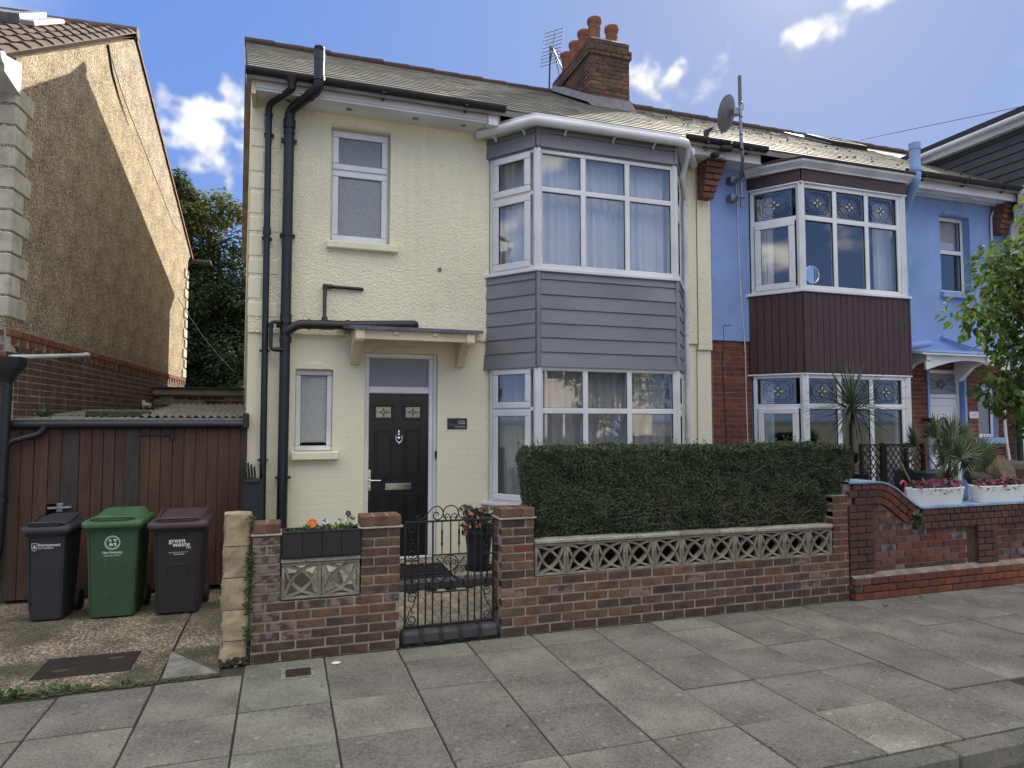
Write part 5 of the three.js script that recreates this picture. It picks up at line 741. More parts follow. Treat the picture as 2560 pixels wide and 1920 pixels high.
// ---------------------------------------------------------------- the white house beyond it, with its box dormer
{
  const h = thing('house', 'white house at right edge with dark clad box dormer on its roof', 'house', [14.2, 0, -8.15]);
  mesh('wall', muv(box(11.74, 17.4, 0, 5.6, -8.6, -8.15)), M.whiteWall, h);
  mesh('side_wall', box(17.2, 17.4, 0, 5.6, -16.5, -8.6), M.whiteWall, h); mesh('back_wall', box(11.8, 17.4, 0, 5.6, -16.6, -16.4), M.whiteWall, h);
  const eave = [5.635, -7.70], top = [8.19, -12], f = (d) => facesGeo([[V(11.46, eave[0] + d, eave[1]), V(17.6, eave[0] + d, eave[1]), V(17.6, top[0] + d, top[1]), V(11.46, top[0] + d, top[1])], [V(11.46, top[0] + d, top[1]), V(17.6, top[0] + d, top[1]), V(17.6, 5.62 + d, -16.7), V(11.46, 5.62 + d, -16.7)]]);
  roofPart(h, { deck: [f(-0.01), f(-0.08)], rows: slateRows(() => 11.46, () => 14.6, eave[0], eave[1], top[0], top[1], 19, 0.31, (x, s) => x > 11.62) }, [V(11.47, 8.19, -12), V(17.5, 8.19, -12)]);
  mesh('fascia', bbox(11.52, 17.5, 5.40, 5.60, -7.80, -7.74, 0.005), M.white, h);
  mesh('gutter', [sweep(bend([V(11.40, 5.62, -7.62), V(14, 5.62, -7.62)], 0.05), 0.075, 12), bbox(11.36, 11.62, 5.36, 5.62, -7.74, -7.56, 0.02), bbox(11.44, 11.66, 5.16, 5.42, -7.88, -7.66, 0.03)], M.white, h);
  mesh('soffit', box(11.7, 17.4, 5.39, 5.41, -8.15, -7.8), M.white, h);
  mesh('downpipe', sweep([V(11.62, 5.3, -8.02), V(11.64, 0.1, -8.02)], 0.04, 12), M.whitePipe, h);
  // dormer cheek: horizontal boards on a dark wall, white fascia and gutter along the flat roof
  const x = 11.60, yt = 6.985, d = mesh('dormer', facesGeo([[V(x + 0.03, 5.2, -7.2), V(x + 0.03, yt, -7.2), V(x + 0.03, yt, -10.2), V(x + 0.03, 5.2, -10.2)].reverse(), [V(x + 0.03, 5.2, -7.2), V(17, 5.2, -7.2), V(17, yt, -7.2), V(x + 0.03, yt, -7.2)]]), M.slateDark, h);
  const dk = [std({ color: col(0.056, 0.060, 0.062), map: sized(tStreak, 1.4, 0.3), roughness: 0.6 }), std({ color: col(0.064, 0.068, 0.068), map: sized(tStreak, 1.3, 0.35), roughness: 0.6 })];
  for (let i = 0; i < 11; i++) { const y0 = 5.30 + i * 0.15, y1 = y0 + 0.146, s = (y) => -7.70 - (y - 5.635) / 0.606 - 0.05; if (y0 > 6.75) continue; const zb = Math.min(-7.25, s(y1)); mesh('board', muv(facesGeo([[V(x - 0.004, y0, -7.2), V(x - 0.004, y0, zb), V(x + 0.014, y1, zb), V(x + 0.014, y1, -7.2)].reverse(), [V(x - 0.004, y0, -7.2), V(x + 0.03, y0, -7.2), V(x + 0.03, y0, zb), V(x - 0.004, y0, zb)].reverse()])), dk[i % 2], d); }
  mesh('dormer_fascia', [bbox(x - 0.10, x + 0.02, 6.745, 6.90, -9.95, -7.1, 0.006), box(x - 0.10, x + 0.02, 6.735, 6.747, -9.9, -7.1)], M.white, d);
  mesh('dormer_gutter', sweep([V(x - 0.15, 6.875, -9.8), V(x - 0.15, 6.865, -7.1)], 0.05, 12), M.white, d);
  mesh('dormer_roof', [bbox(x - 0.17, 17.1, 6.915, 7.02, -10.2, -7.05, 0.01)], M.gutter, d);
  mesh('party_pier', box(11.715, 11.9, 0.1, 5.4, -8.148, -8.10), M.whiteWall, h);
}

// ---------------------------------------------------------------- the pebble-dashed house on the left, turned a little
{
  const h = thing('house', 'brown pebbledash house with brick base and tiled roof on the left', 'house', [-2.7, 0, -8.15], { turn: THREE.MathUtils.degToRad(-4), own: true });
  // own axes: x along its front (negative is away), y up, -z along its side wall
  const S = 8.47, gable = [[0, 0], [S, 0], [S, 5.42], [S + 0.32, 5.66], [4.01, 8.06], [-0.02, 5.60]];
  const side = new THREE.Matrix4().makeBasis(V(0, 0, -1), V(0, 1, 0), V(1, 0, 0)); // along the wall, up, out
  mesh('brick_wall', muv(extrude([[0, 0], [S, 0], [S, 2.78], [0, 2.78]], null, 0.22).applyMatrix4(side).translate(-0.226, 0, 0)), M.mortar, h);
  mesh('gable_wall', muv(extrude([[0, 2.77], [S, 2.77], ...gable.slice(2)], null, 0.22).applyMatrix4(side).translate(-0.22, 0, 0)), M.dash, h);
  // repaired, greyer render up to the crack
  mesh('render_patch', muv(extrude([[2.75, 7.23], [3.3, 6.95], [3.85, 6.75], [4.6, 6.55], [5.6, 6.25], [6.95, 5.85], [7.75, 5.83], [4.03, 7.95]], null, 0.02).applyMatrix4(side).translate(-0.012, 0, 0)), M.dashGrey, h);
  { const c = [[2.70, 7.22], [2.8, 7.10], [2.88, 6.98], [2.95, 6.90], [3.08, 6.83], [3.25, 6.72], [3.5, 6.62], [3.8, 6.50]].map(([s, y]) => V(0.012, y + 0.03, -s)); mesh('crack', sweep(c, (t) => 0.016 * (1 - t) + 0.004, 5), M.blackDull, h); }
  mesh('front_wall', muv(box(-6, -0.001, 0, 5.6, -0.22, -0.005)), M.quoin, h);
  mesh('back_wall', box(-6, -0.1, 0, 5.4, -S, -S + 0.2), M.dash, h); mesh('far_wall', box(-6, -5.8, 0, 5.6, -S + 0.2, -0.22), M.dash, h);
  // brick courses of the lower wall
  const sm4 = side; // along the wall away from the street, up, out
  const wall = h.children[0];
  layBricks(wall, sm4, { x0: 0, x1: 5.2, y0: 1.66, y1: 2.63, mats: M.brickOld, mixed: 1, joint: 0.013, depth: 0.04, proud: -0.002, jitter: 0.003, limit: 300, pitch: 0.0752 });
  layBricks(wall, sm4, { x0: 5.2, x1: S, y0: 1.66, y1: 2.63, mats: M.brickOld, mixed: 1, joint: 0.013, depth: 0.04, proud: -0.002, jitter: 0.003, limit: 0, pitch: 0.0752 });
  for (let i = 0; i < 76; i++) { const s = i * 0.1115 + 0.055; if (s > S) continue; const o = mesh('brick', muv(bbox(-0.05, 0.018, 2.706, 2.778, -s - 0.052, -s + 0.052, 0.005), R(0, 4), R(0, 4)), pick(M.brickOrange), wall); if (i % 2) mesh('brick', muv(bbox(-0.05, 0.012, 2.632, 2.702, -s - 0.052, -s + 0.052, 0.005), R(0, 4), R(0, 4)), pick([...M.brickOrange, M.brick[4]]), wall); else mesh('brick', muv(bbox(-0.05, -0.008, 2.632, 2.702, -s - 0.055, -s + 0.055, 0.004), R(0, 4), R(0, 4)), pick(M.brickOld), wall); }
  layBricks(wall, plane(V(-0.45, 0, 0), V(1, 0, 0)), { x0: 0, x1: 0.45, y0: 0.6, y1: 2.77, mats: [...M.brickOrange, ...M.brick, ...M.brickOld], joint: 0.012, depth: 0.04, proud: 0.002, jitter: 0.003, limit: 80 });
  // quoins on the front and rear corners
  for (let i = 0; i < 11; i++) { const y = 5.22 - i * 0.222, l = i % 2 ? 0.24 : 0.40; mesh('quoin', muv(bbox(-(i % 2 ? 0.4 : 0.24), 0.018, y - 0.105, y + 0.104, -l, 0.02, 0.012), R(0, 3), R(0, 3)), M.quoin, h); }
  for (let i = 0; i < 11; i++) { const y = 5.10 - i * 0.222, l = i % 2 ? 0.2 : 0.34; mesh('quoin', muv(bbox(-0.2, 0.026, y - 0.105, y + 0.100, -S - 0.02, -S + l, 0.02), R(0, 3), R(0, 3)), M.quoin, h); }
  // roof of rolled concrete tiles
  const pk = V(0, 8.15, -4.01), fe = V(0, 5.44, 0.37), L = pk.distanceTo(fe), U = pk.clone().sub(fe).normalize(), N = V(0, -U.z, U.y), rows = 15, e = L / rows;
  const roof = mesh('roof', [facesGeo([[V(-6, fe.y - 0.03, fe.z), V(0.02, fe.y - 0.03, fe.z), V(0.02, 8.11, -4.01), V(-6, 8.11, -4.01)], [V(-6, 8.11, -4.01), V(0.02, 8.11, -4.01), V(0.02, 5.58, -S - 0.42), V(-6, 5.58, -S - 0.42)]])], M.tile, h);
  { const tl = []; for (let r = 0; r < rows; r++) for (let k = 0; k < 13; k++) {
    const x1 = 0.045 - k * 0.30, pts = 9, A = [], B = [], C = []; for (let i = 0; i <= pts; i++) { const t = i / pts, roll = Math.pow(Math.max(0, Math.sin(t * Math.PI * 2 - 0.3)), 0.8) * 0.045 + (t > 0.5 ? 0 : 0), x = x1 - t * 0.302, hh = 0.03 + roll; A.push(V(x, 0, 0).add(fe).addScaledVector(U, r * e).addScaledVector(N, hh + 0.018)); B.push(V(x, 0, 0).add(fe).addScaledVector(U, (r + 1.12) * e).addScaledVector(N, hh - 0.008)); C.push(V(x, 0, 0).add(fe).addScaledVector(U, r * e).addScaledVector(N, hh - 0.008)); }
    const f = []; for (let i = 0; i < pts; i++) f.push([A[i + 1], A[i], B[i], B[i + 1]], [C[i + 1], C[i], A[i], A[i + 1]]); f.push([A[0], C[0], B[0]]); tl.push(facesGeo(f)); }
    tag(mesh('tiles', tl, M.tile, roof), null, null, null, 'stuff'); }
  for (let i = 0; i < 12; i++) mesh('ridge_tile', sweep([V(0.05 - i * 0.45, 8.16, -4.01), V(-0.41 - i * 0.45, 8.165, -4.01)], 0.10, 10), M.tile, roof);
  for (let i = 0; i < 15; i++) { const a = V(0.03, 8.12, -4.03), b = V(0.03, 5.60, -S - 0.40), p = a.clone().lerp(b, i / 15), q = a.clone().lerp(b, (i + 1.06) / 15); q.y += 0.012; const dn = V(0, -0.06, 0); mesh('verge_tile', muv(facesGeo([[p, p.clone().add(dn), q.clone().add(dn), q], [p, q, q.clone().setX(-0.22), p.clone().setX(-0.22)].reverse(), [p.clone().add(dn), p, p.clone().setX(-0.2), p.clone().add(dn).setX(-0.2)]])), M.terracotta, roof); }
  { const mm = new THREE.Matrix4().makeBasis(V(1, 0, 0), U, N).setPosition(fe), v = mesh('roof_window', bars(ringBars(-2.15, -0.98, 3.35, 4.35, 0.09, 0.05, 0.20), mm, 0.01), M.alu, roof); pane(v, mm, -2.08, -1.05, 3.42, 4.28, 0.18, phys({ color: col(0.05, 0.06, 0.07), roughness: 0.1 })); mesh('flashing', bars([[-0.98, -0.80, 3.3, 4.4, 0.06, 0.13], [-2.3, -0.8, 4.36, 4.5, 0.06, 0.12]], mm, 0.01), std({ color: col(0.36, 0.37, 0.36), roughness: 0.6 }), v); }
  mesh('soffit_box', muv(facesGeo([[V(0.035, 5.56, -0.02), V(0.035, 5.22, -0.02), V(0.035, 5.30, 0.34), V(0.035, 5.46, 0.36)].reverse(), [V(0.035, 5.30, 0.34), V(-6, 5.30, 0.34), V(-6, 5.46, 0.36), V(0.035, 5.46, 0.36)].reverse(), [V(0.035, 5.22, -0.02), V(-6, 5.22, -0.02), V(-6, 5.30, 0.34), V(0.035, 5.30, 0.34)].reverse()])), M.whiteWall, h);
  mesh('gutter', sweep([V(0.06, 5.40, 0.42), V(-6, 5.40, 0.42)], 0.06, 12), M.white, h);
  mesh('rear_gutter', sweep([V(-1, 5.50, -S - 0.36), V(0.42, 5.50, -S - 0.36)], 0.05, 10), M.gutter, h);
  // pipes at the corner
  mesh('waste_pipe', [sweep(bend([V(0.0, 2.70, -2.05), V(0.12, 2.70, -2.05), V(0.10, 2.47, 0.13)], 0.06, 5), 0.024, 10), collarAt(V(0.08, 2.70, -2.05), V(1, 0, 0), 0.034, 0.05)], M.whitePipe, h);
  mesh('rainwater_pipe', [sweep([V(0.07, 0.62, 0.14), V(0.085, 2.25, 0.14)], 0.046, 14), loft([rrect(0.11, 0.11, 0.03, 2.22, 3, 0.085, 0.14), rrect(0.13, 0.13, 0.03, 2.27, 3, 0.085, 0.14), rrect(0.27, 0.19, 0.02, 2.38, 3, 0.085, 0.14), rrect(0.28, 0.20, 0.02, 2.47, 3, 0.085, 0.14)]), sweep(bend([V(0.07, 0.64, 0.14), V(0.06, 0.5, 0.15), V(-0.05, 0.35, 0.22)], 0.05, 4), 0.046, 12), sweep(bend([V(0.075, 1.50, 0.14), V(0.10, 1.62, 0.12), V(0.36, 1.70, 0.06), V(0.40, 1.78, 0.05)], 0.05, 4), 0.034, 10)], M.black, h);
  each('pipe_collar', [1.55, 1.05].map((y) => collarAt(V(0.078, y, 0.14), V(0, 1, 0), 0.054, 0.05)), M.black, h);
  mesh('flue', [sweep([V(0, 2.12, -5.1), V(0.14, 2.10, -5.05)], 0.04, 12), lathe([[0.05, 0], [0.085, 0.01], [0.085, 0.03], [0, 0.03]], 14).rotateZ(-Math.PI / 2).translate(0.0, 2.12, -5.1)], M.whitePipe, h);
  mesh('cable', sweep(smooth([V(0.02, 2.62, -0.1), V(0.04, 2.5, -0.3), V(0.03, 2.40, -0.05), V(0.05, 2.44, 0.05)], 14), 0.006, 5), M.gutter, h);
  { const g = []; for (let i = 0; i < 6; i++) g.push(bbox(0.0, 0.012, 2.30 + i * 0.03, 2.318 + i * 0.03, -7.15, -6.95, 0.003)); mesh('air_brick', g, M.terracotta, h); }
}
// ---------------------------------------------------------------- boarded gates across the drive, the lean-to and yard behind
{
  const g = thing('gates', 'tall brown boarded timber gates closing the drive behind the wheelie bins', 'gate', [-1.5, 0, -8.12]);
  const xs = [-2.62, -2.52, -2.41, -2.285, -2.17, -2.01, -1.895, -1.79, -1.685, -1.575, -1.455, -1.355, -1.25, -1.137, -1.023, -0.91, -0.795, -0.685, -0.565, -0.455, -0.392];
  mesh('gate_frame', [bbox(-2.64, -0.385, 1.70, 1.775, -8.24, -8.165, 0.005), bbox(-2.64, -0.385, 0.35, 0.47, -8.24, -8.165, 0.005), bbox(-2.66, -2.58, 0.02, 1.77, -8.24, -8.15, 0.005), bbox(-0.42, -0.383, 0.02, 1.77, -8.24, -8.16, 0.005)], M.boardGrey, g);
  for (let i = 0; i + 1 < xs.length; i++) { const grey = i === 4 || i === 9 || i === 3 && false, z = -8.125 + R(-0.004, 0.004) + (i > 3 && i < 10 ? 0.006 : 0); mesh('board', muv(bbox(xs[i] + 0.0022, xs[i + 1] - 0.0022, i === 3 ? 0.98 : 0.03 + R(0, 0.02), 1.775, z - 0.03, z, 0.004), R(0, 3), R(0, 3)), grey ? M.boardGrey : pick(M.boards), g); }
  mesh('board', muv(bbox(-2.28, -2.175, 0.03, 0.86, -8.155, -8.125, 0.004)), M.boards[1], g);
  mesh('cover_strip', [bbox(-1.58, -1.45, 0.03, 1.77, -8.12, -8.105, 0.003)], M.boardGrey, g);
  mesh('hinge', [bbox(-1.47, -1.13, 1.675, 1.705, -8.115, -8.103, 0.003), bbox(-1.155, -1.115, 1.63, 1.765, -8.115, -8.10, 0.003)], M.blackDull, g);
  mesh('latch', [bbox(-2.27, -2.06, 0.93, 0.955, -8.12, -8.10, 0.004), bbox(-2.19, -2.13, 0.90, 0.99, -8.12, -8.095, 0.006), sweep([V(-2.24, 0.94, -8.09), V(-2.05, 0.945, -8.09)], 0.008, 6)], M.alu, g);
  const r = thing('lean_to_roof', 'mossy corrugated lean-to roof with black gutter above the timber gates', 'roof', [-1.5, 1.75, -9.3]);
  const sh = (x0, x1, z0, z1, y0, y1) => { const gg = new THREE.PlaneGeometry(x1 - x0, z1 - z0, Math.round((x1 - x0) / 0.02), 8).rotateX(-Math.PI / 2), p = gg.attributes.position; for (let i = 0; i < p.count; i++) { const t = (p.getZ(i) + (z1 - z0) / 2) / (z1 - z0); p.setY(i, lerp(y0, y1, t) + 0.018 * Math.sin(p.getX(i) / 0.076 * 6.2832)); } gg.computeVertexNormals(); return prep(gg).translate((x0 + x1) / 2, 0, (z0 + z1) / 2); };
  mesh('corrugated_sheet', sh(-1.45, -0.42, -10.6, -8.17, 2.07, 1.88), M.corrugated, r);
  mesh('corrugated_sheet', sh(-2.58, -1.30, -10.6, -8.20, 1.98, 1.85), M.corrugated, r);
  mesh('sheet_edge', [bbox(-2.60, -0.40, 1.835, 1.862, -8.20, -8.13, 0.004)], std({ color: col(0.28, 0.28, 0.29), map: sized(tMortar, 0.15), roughness: 0.9 }), r);
  mesh('gutter', sweep([V(-2.64, 1.795, -8.09), V(-0.37, 1.795, -8.09)], 0.045, 12), M.black, r);
  mesh('stop_end', [bbox(-0.43, -0.37, 1.75, 1.92, -8.16, -8.04, 0.01)], M.black, r);
  const tb = std({ color: col(0.075, 0.085, 0.045), map: sized(tGrain, 0.4), roughness: 1 });
  mesh('mossy_timber', [bbox(-2.06, -1.43, 1.875, 1.945, -8.62, -8.50, 0.01), bbox(-1.50, -1.22, 1.90, 1.955, -9.3, -9.2, 0.01), bbox(-2.5, -2.0, 1.86, 1.90, -8.9, -8.8, 0.01)], tb, r);
  for (const [x, n, k, l] of [[-2.40, 16, 0.09, 'fern leaved weed growing on the gutter above the boarded gates, near the downpipe'], [-1.83, 7, 0.06, 'small weed growing on the mossy timber of the lean-to roof']]) { const w = []; for (let i = 0; i < n; i++) { const a = R(0, 6.28), t = R(0.4, 1); const p0 = V(x + R(-0.06, 0.06), 1.87, -8.42 + R(-0.04, 0.04)), p1 = p0.clone().add(V(Math.cos(a) * k * t, k * R(0.4, 1.1), Math.sin(a) * k * t)); const sd = V(-Math.sin(a), 0, Math.cos(a)).multiplyScalar(0.022); w.push(facesGeo([[p0, p0.clone().lerp(p1, 0.5).add(sd), p1, p0.clone().lerp(p1, 0.5).sub(sd)]])); } solo('weed', w, M.weed, l, 'weed'); }
  const b = thing('garage', 'low brick outbuilding with pale fascia board closing the gap between houses', 'outbuilding', [-1.3, 0, -14.2]);
  mesh('wall', box(-2.3, -0.72, 0, 2.36, -14.5, -14.02), M.mortarBrown, b);
  layBricks(b.children[0], FRONT(-14.02), { x0: -2.3, x1: -0.72, y0: 1.7, y1: 2.30, mats: M.brickOld, depth: 0.04, jitter: 0.002, limit: 80 });
  mesh('fascia', bbox(-2.3, -0.70, 2.315, 2.43, -14.02, -13.94, 0.006), std({ color: col(0.38, 0.32, 0.23), map: sized(tGrain, 0.6), roughness: 0.9 }), b);
  mesh('roof_edge', bbox(-2.32, -0.68, 2.43, 2.465, -14.5, -13.90, 0.006), M.gutter, b);
  mesh('vent_box', bbox(-1.42, -1.18, 2.12, 2.22, -14.02, -13.86, 0.01), M.blackDull, b);
  solo('telephone_wire', sweep(Array.from({ length: 13 }, (_, i) => { const t = i / 12; return V(lerp(-2.02, -0.93, t), lerp(4.25, 2.78, t) - 0.10 * Math.sin(t * 3.14), lerp(-14.6, -14, t)); }), 0.008, 5), M.alu, 'pale sagging wire crossing the gap in front of the dark tree', 'wire');
  solo('telephone_wire', sweep([V(13.0, 9.05, -14.5), V(19.4, 10.62, -13.0)], 0.010, 5), M.blackSteel, 'thin dark wire running from the ridge to the box dormer at right', 'wire');
}

// ---------------------------------------------------------------- front walls, gate, gatepost
const YB = (n) => n * 0.0745;
function screenBlock() { // pierced concrete block: frame and two crossing pairs of arcs
  const w = 0.292, g = [], t = 0.023, d = 0.088; for (const b of ringBars(-w / 2, w / 2, -0.139, 0.139, t, -d, 0)) g.push(bbox(...b, 0.005));
  const hx = w / 2 - t + 0.004, hy = 0.139 - t + 0.004;
  for (const [sx, sb] of [[1, 1], [1, -1], [-1, 1], [-1, -1]]) {
    const A = [-hx * sx, -hy], B = [hx * sx, hy], nx = -(B[1] - A[1]), ny = B[0] - A[0], l = Math.hypot(nx, ny), N = 9, o = [], q = [];
    for (let i = 0; i <= N; i++) { const u = i / N, k = 0.062 * Math.sin(u * Math.PI) * sb, x = lerp(A[0], B[0], u) + nx / l * k, y = lerp(A[1], B[1], u) + ny / l * k, th = 0.0098; const tx = (B[0] - A[0]) / l, ty = (B[1] - A[1]) / l, dk = 0.058 * Math.PI / l * Math.cos(u * Math.PI) * sb, mx = nx / l - tx * dk, my = ny / l - ty * dk, ml = Math.hypot(mx, my); o.push([x + mx / ml * th, y + my / ml * th]); q.push([x - mx / ml * th, y - my / ml * th]); }
    const F = []; const P = ([x, y], z) => V(clamp(x, -hx, hx), clamp(y, -hy, hy), z); const z0 = -d * 0.62 - (sb > 0 ? 0.001 : 0) - (sx > 0 ? 0.0007 : 0), z1 = -0.006 - (sb > 0 ? 0.0012 : 0) - (sx > 0 ? 0.0021 : 0);
    for (let i = 0; i < N; i++) F.push([P(q[i], z1), P(q[i + 1], z1), P(o[i + 1], z1), P(o[i], z1)], [P(o[i], z1), P(o[i + 1], z1), P(o[i + 1], z0), P(o[i], z0)], [P(q[i + 1], z1), P(q[i], z1), P(q[i], z0), P(q[i + 1], z0)], [P(o[i], z0), P(o[i + 1], z0), P(q[i + 1], z0), P(q[i], z0)]);
    g.push(facesGeo(F));
  }
  return muv(merge(g));
}
const blockGeo = screenBlock();
const wallMats = (x, y, r) => y < 0.155 ? pick([...M.brickBase, M.brick[4]]) : rnd() < 0.10 ? pick(M.brickDark) : pick(M.brick);
function pier(wall, x0, x1, h, mats, zd = 0.22, left = false, y0 = 0) {
  mesh('core', muv(box(x0 + 0.006, x1 - 0.006, 0, h - 0.004, ZW - zd + 0.006, ZW - 0.006)), M.mortar, wall);
  layBricks(wall, FRONT(ZW), { x0, x1, y0, y1: h, mats, depth: 0.1, joint: 0.014, proud: 0.001, limit: 90, pitch: 0.0745, len: 0.225, bond: 0.5 });
  if (left) layBricks(wall, plane(V(x0, 0, ZW - zd), V(0, 0, 1)), { x0: 0, x1: zd - 0.105, y0: 0, y1: h, mats, depth: 0.1, joint: 0.014, proud: 0.001, limit: 60, pitch: 0.0745, len: 0.225 });
}
function cap(wall, x0, x1, y, n, h = 0.078, zd = 0.225) {
  mesh('creasing_tile', muv(bbox(x0 - 0.012, x1 + 0.012, y, y + 0.014, ZW - zd - 0.01, ZW + 0.014, 0.004)), M.coping, wall);
  for (let i = 0; i < n; i++) mesh('brick', muv(bbox(lerp(x0, x1, i / n) + 0.003, lerp(x0, x1, (i + 1) / n) - 0.003, y + 0.016, y + 0.014 + h, ZW - zd, ZW + 0.004, 0.007), R(0, 4), R(0, 4)), M.brick[i % 2 ? 0 : 3], wall);
  mesh('core', box(x0 + 0.01, x1 - 0.01, y + 0.01, y + 0.012 + h, ZW - zd + 0.01, ZW - 0.005), M.mortarBrown, wall);
}
{
  const w = thing('garden_wall', 'short old brick front wall with two pierced blocks between stone gatepost and gate', 'wall', [0.35, 0, ZW - 0.1]);
  const bl = (x, y, r) => y < 0.15 ? pick(M.brickBase) : y > 0.30 && rnd() < 0.85 ? pick(M.brickBloom) : rnd() < 0.25 ? pick(M.brickBloom) : pick(M.brick);
  pier(w, -0.215, -0.004, 0.950, bl, 0.22, false, 0.447);
  pier(w, 0.598, 0.918, 0.965, (x, y) => y < 0.09 ? pick(M.brickBase) : rnd() < 0.15 ? pick(M.brickDark) : rnd() < 0.12 ? pick(M.brickBloom) : pick(M.brick), 0.22, false, 0.447);
  mesh('core', muv(box(-0.01, 0.60, 0, 0.442, ZW - 0.10, ZW - 0.006)), M.mortar, w);
  layBricks(w, FRONT(ZW), { x0: -0.215, x1: 0.918, y0: 0, y1: 0.447, mats: (x, y, r) => y < 0.15 ? pick([...M.brickBase, M.brick[4]]) : (y > 0.37 && rnd() < 0.6 || x < 0.02 && y > 0.2 && rnd() < 0.7) ? pick(M.brickBloom) : rnd() < 0.12 ? pick(M.brickBloom) : pick(M.brick), depth: 0.08, joint: 0.0155, proud: 0.001, pitch: 0.0745, jitter: 0.002 });
  for (const x of [0.15, 0.447]) mesh('screen_block', blockGeo, M.screen, w, V(x, 0.592, ZW - 0.004));
  mesh('coping', [muv(bbox(-0.002, 0.178, 0.735, 0.768, ZW - 0.125, ZW + 0.012, 0.008)), muv(bbox(0.182, 0.597, 0.735, 0.769, ZW - 0.125, ZW + 0.013, 0.008))], M.coping, w);
  cap(w, -0.213, -0.006, 0.952, 2); cap(w, 0.592, 0.924, 0.968, 3, 0.085);
}
{
  const w = thing('garden_wall', 'long low brick front wall with a row of pierced blocks below the hedge', 'wall', [3.6, 0, ZW - 0.1]);
  pier(w, 1.775, 2.078, 0.985, (x, y) => y < 0.09 ? pick(M.brickBase) : rnd() < 0.12 ? pick(M.brickDark) : rnd() < 0.3 ? pick(M.brickOrange) : pick(M.brick), 0.23, true, 0.483);
  cap(w, 1.770, 2.083, 0.987, 3, 0.080, 0.235);
  mesh('core', muv(box(2.07, 5.33, 0, 0.478, ZW - 0.10, ZW - 0.006)), M.mortar, w);
  layBricks(w, FRONT(ZW), { x0: 1.775, x1: 5.528, y0: 0, y1: 0.483, mats: (x, y, r) => y < 0.09 ? pick([...M.brickBase, ...M.brickDark]) : y < 0.18 && x > 3.2 ? pick([...M.brickBase, M.brick[1], M.brick[4]]) : rnd() < 0.06 ? pick(M.brickDark) : rnd() < 0.10 ? pick(M.brickBloom) : pick(M.brick), depth: 0.10, joint: 0.0155, proud: 0.001, pitch: 0.0745, jitter: 0.002, limit: 160, len: 0.225 });
  for (let i = 0; i < 11; i++) { const o = mesh('screen_block', blockGeo, M.screen, w, V(2.232 + i * 0.2940, 0.622 - i * 0.0013, ZW - 0.004 + R(-0.003, 0.002))); o.rotation.z = R(-0.006, 0.006); }
  let x = 2.08; const ls = [0.49, 0.50, 0.46, 0.44, 0.42, 0.43, 0.50]; ls.forEach((l, i) => { const b = Math.min(x + l, 5.322); mesh('coping', muv(bbox(x + 0.002, b - 0.002, 0.763 - i * 0.0025, 0.797 - i * 0.0025, ZW - 0.125, ZW + 0.013, 0.008), R(0, 3), 0), i === 3 ? M.screen : M.coping, w); x = b; });
  pier(w, 5.325, 5.528, 1.06, (x, y) => rnd() < 0.6 ? pick(M.brickRed) : pick(M.brick), 0.22, false, 0.483);
  mesh('coping', muv(bbox(5.325, 5.528, 1.061, 1.068, ZW - 0.22, ZW, 0.003)), M.mortar, w);
}
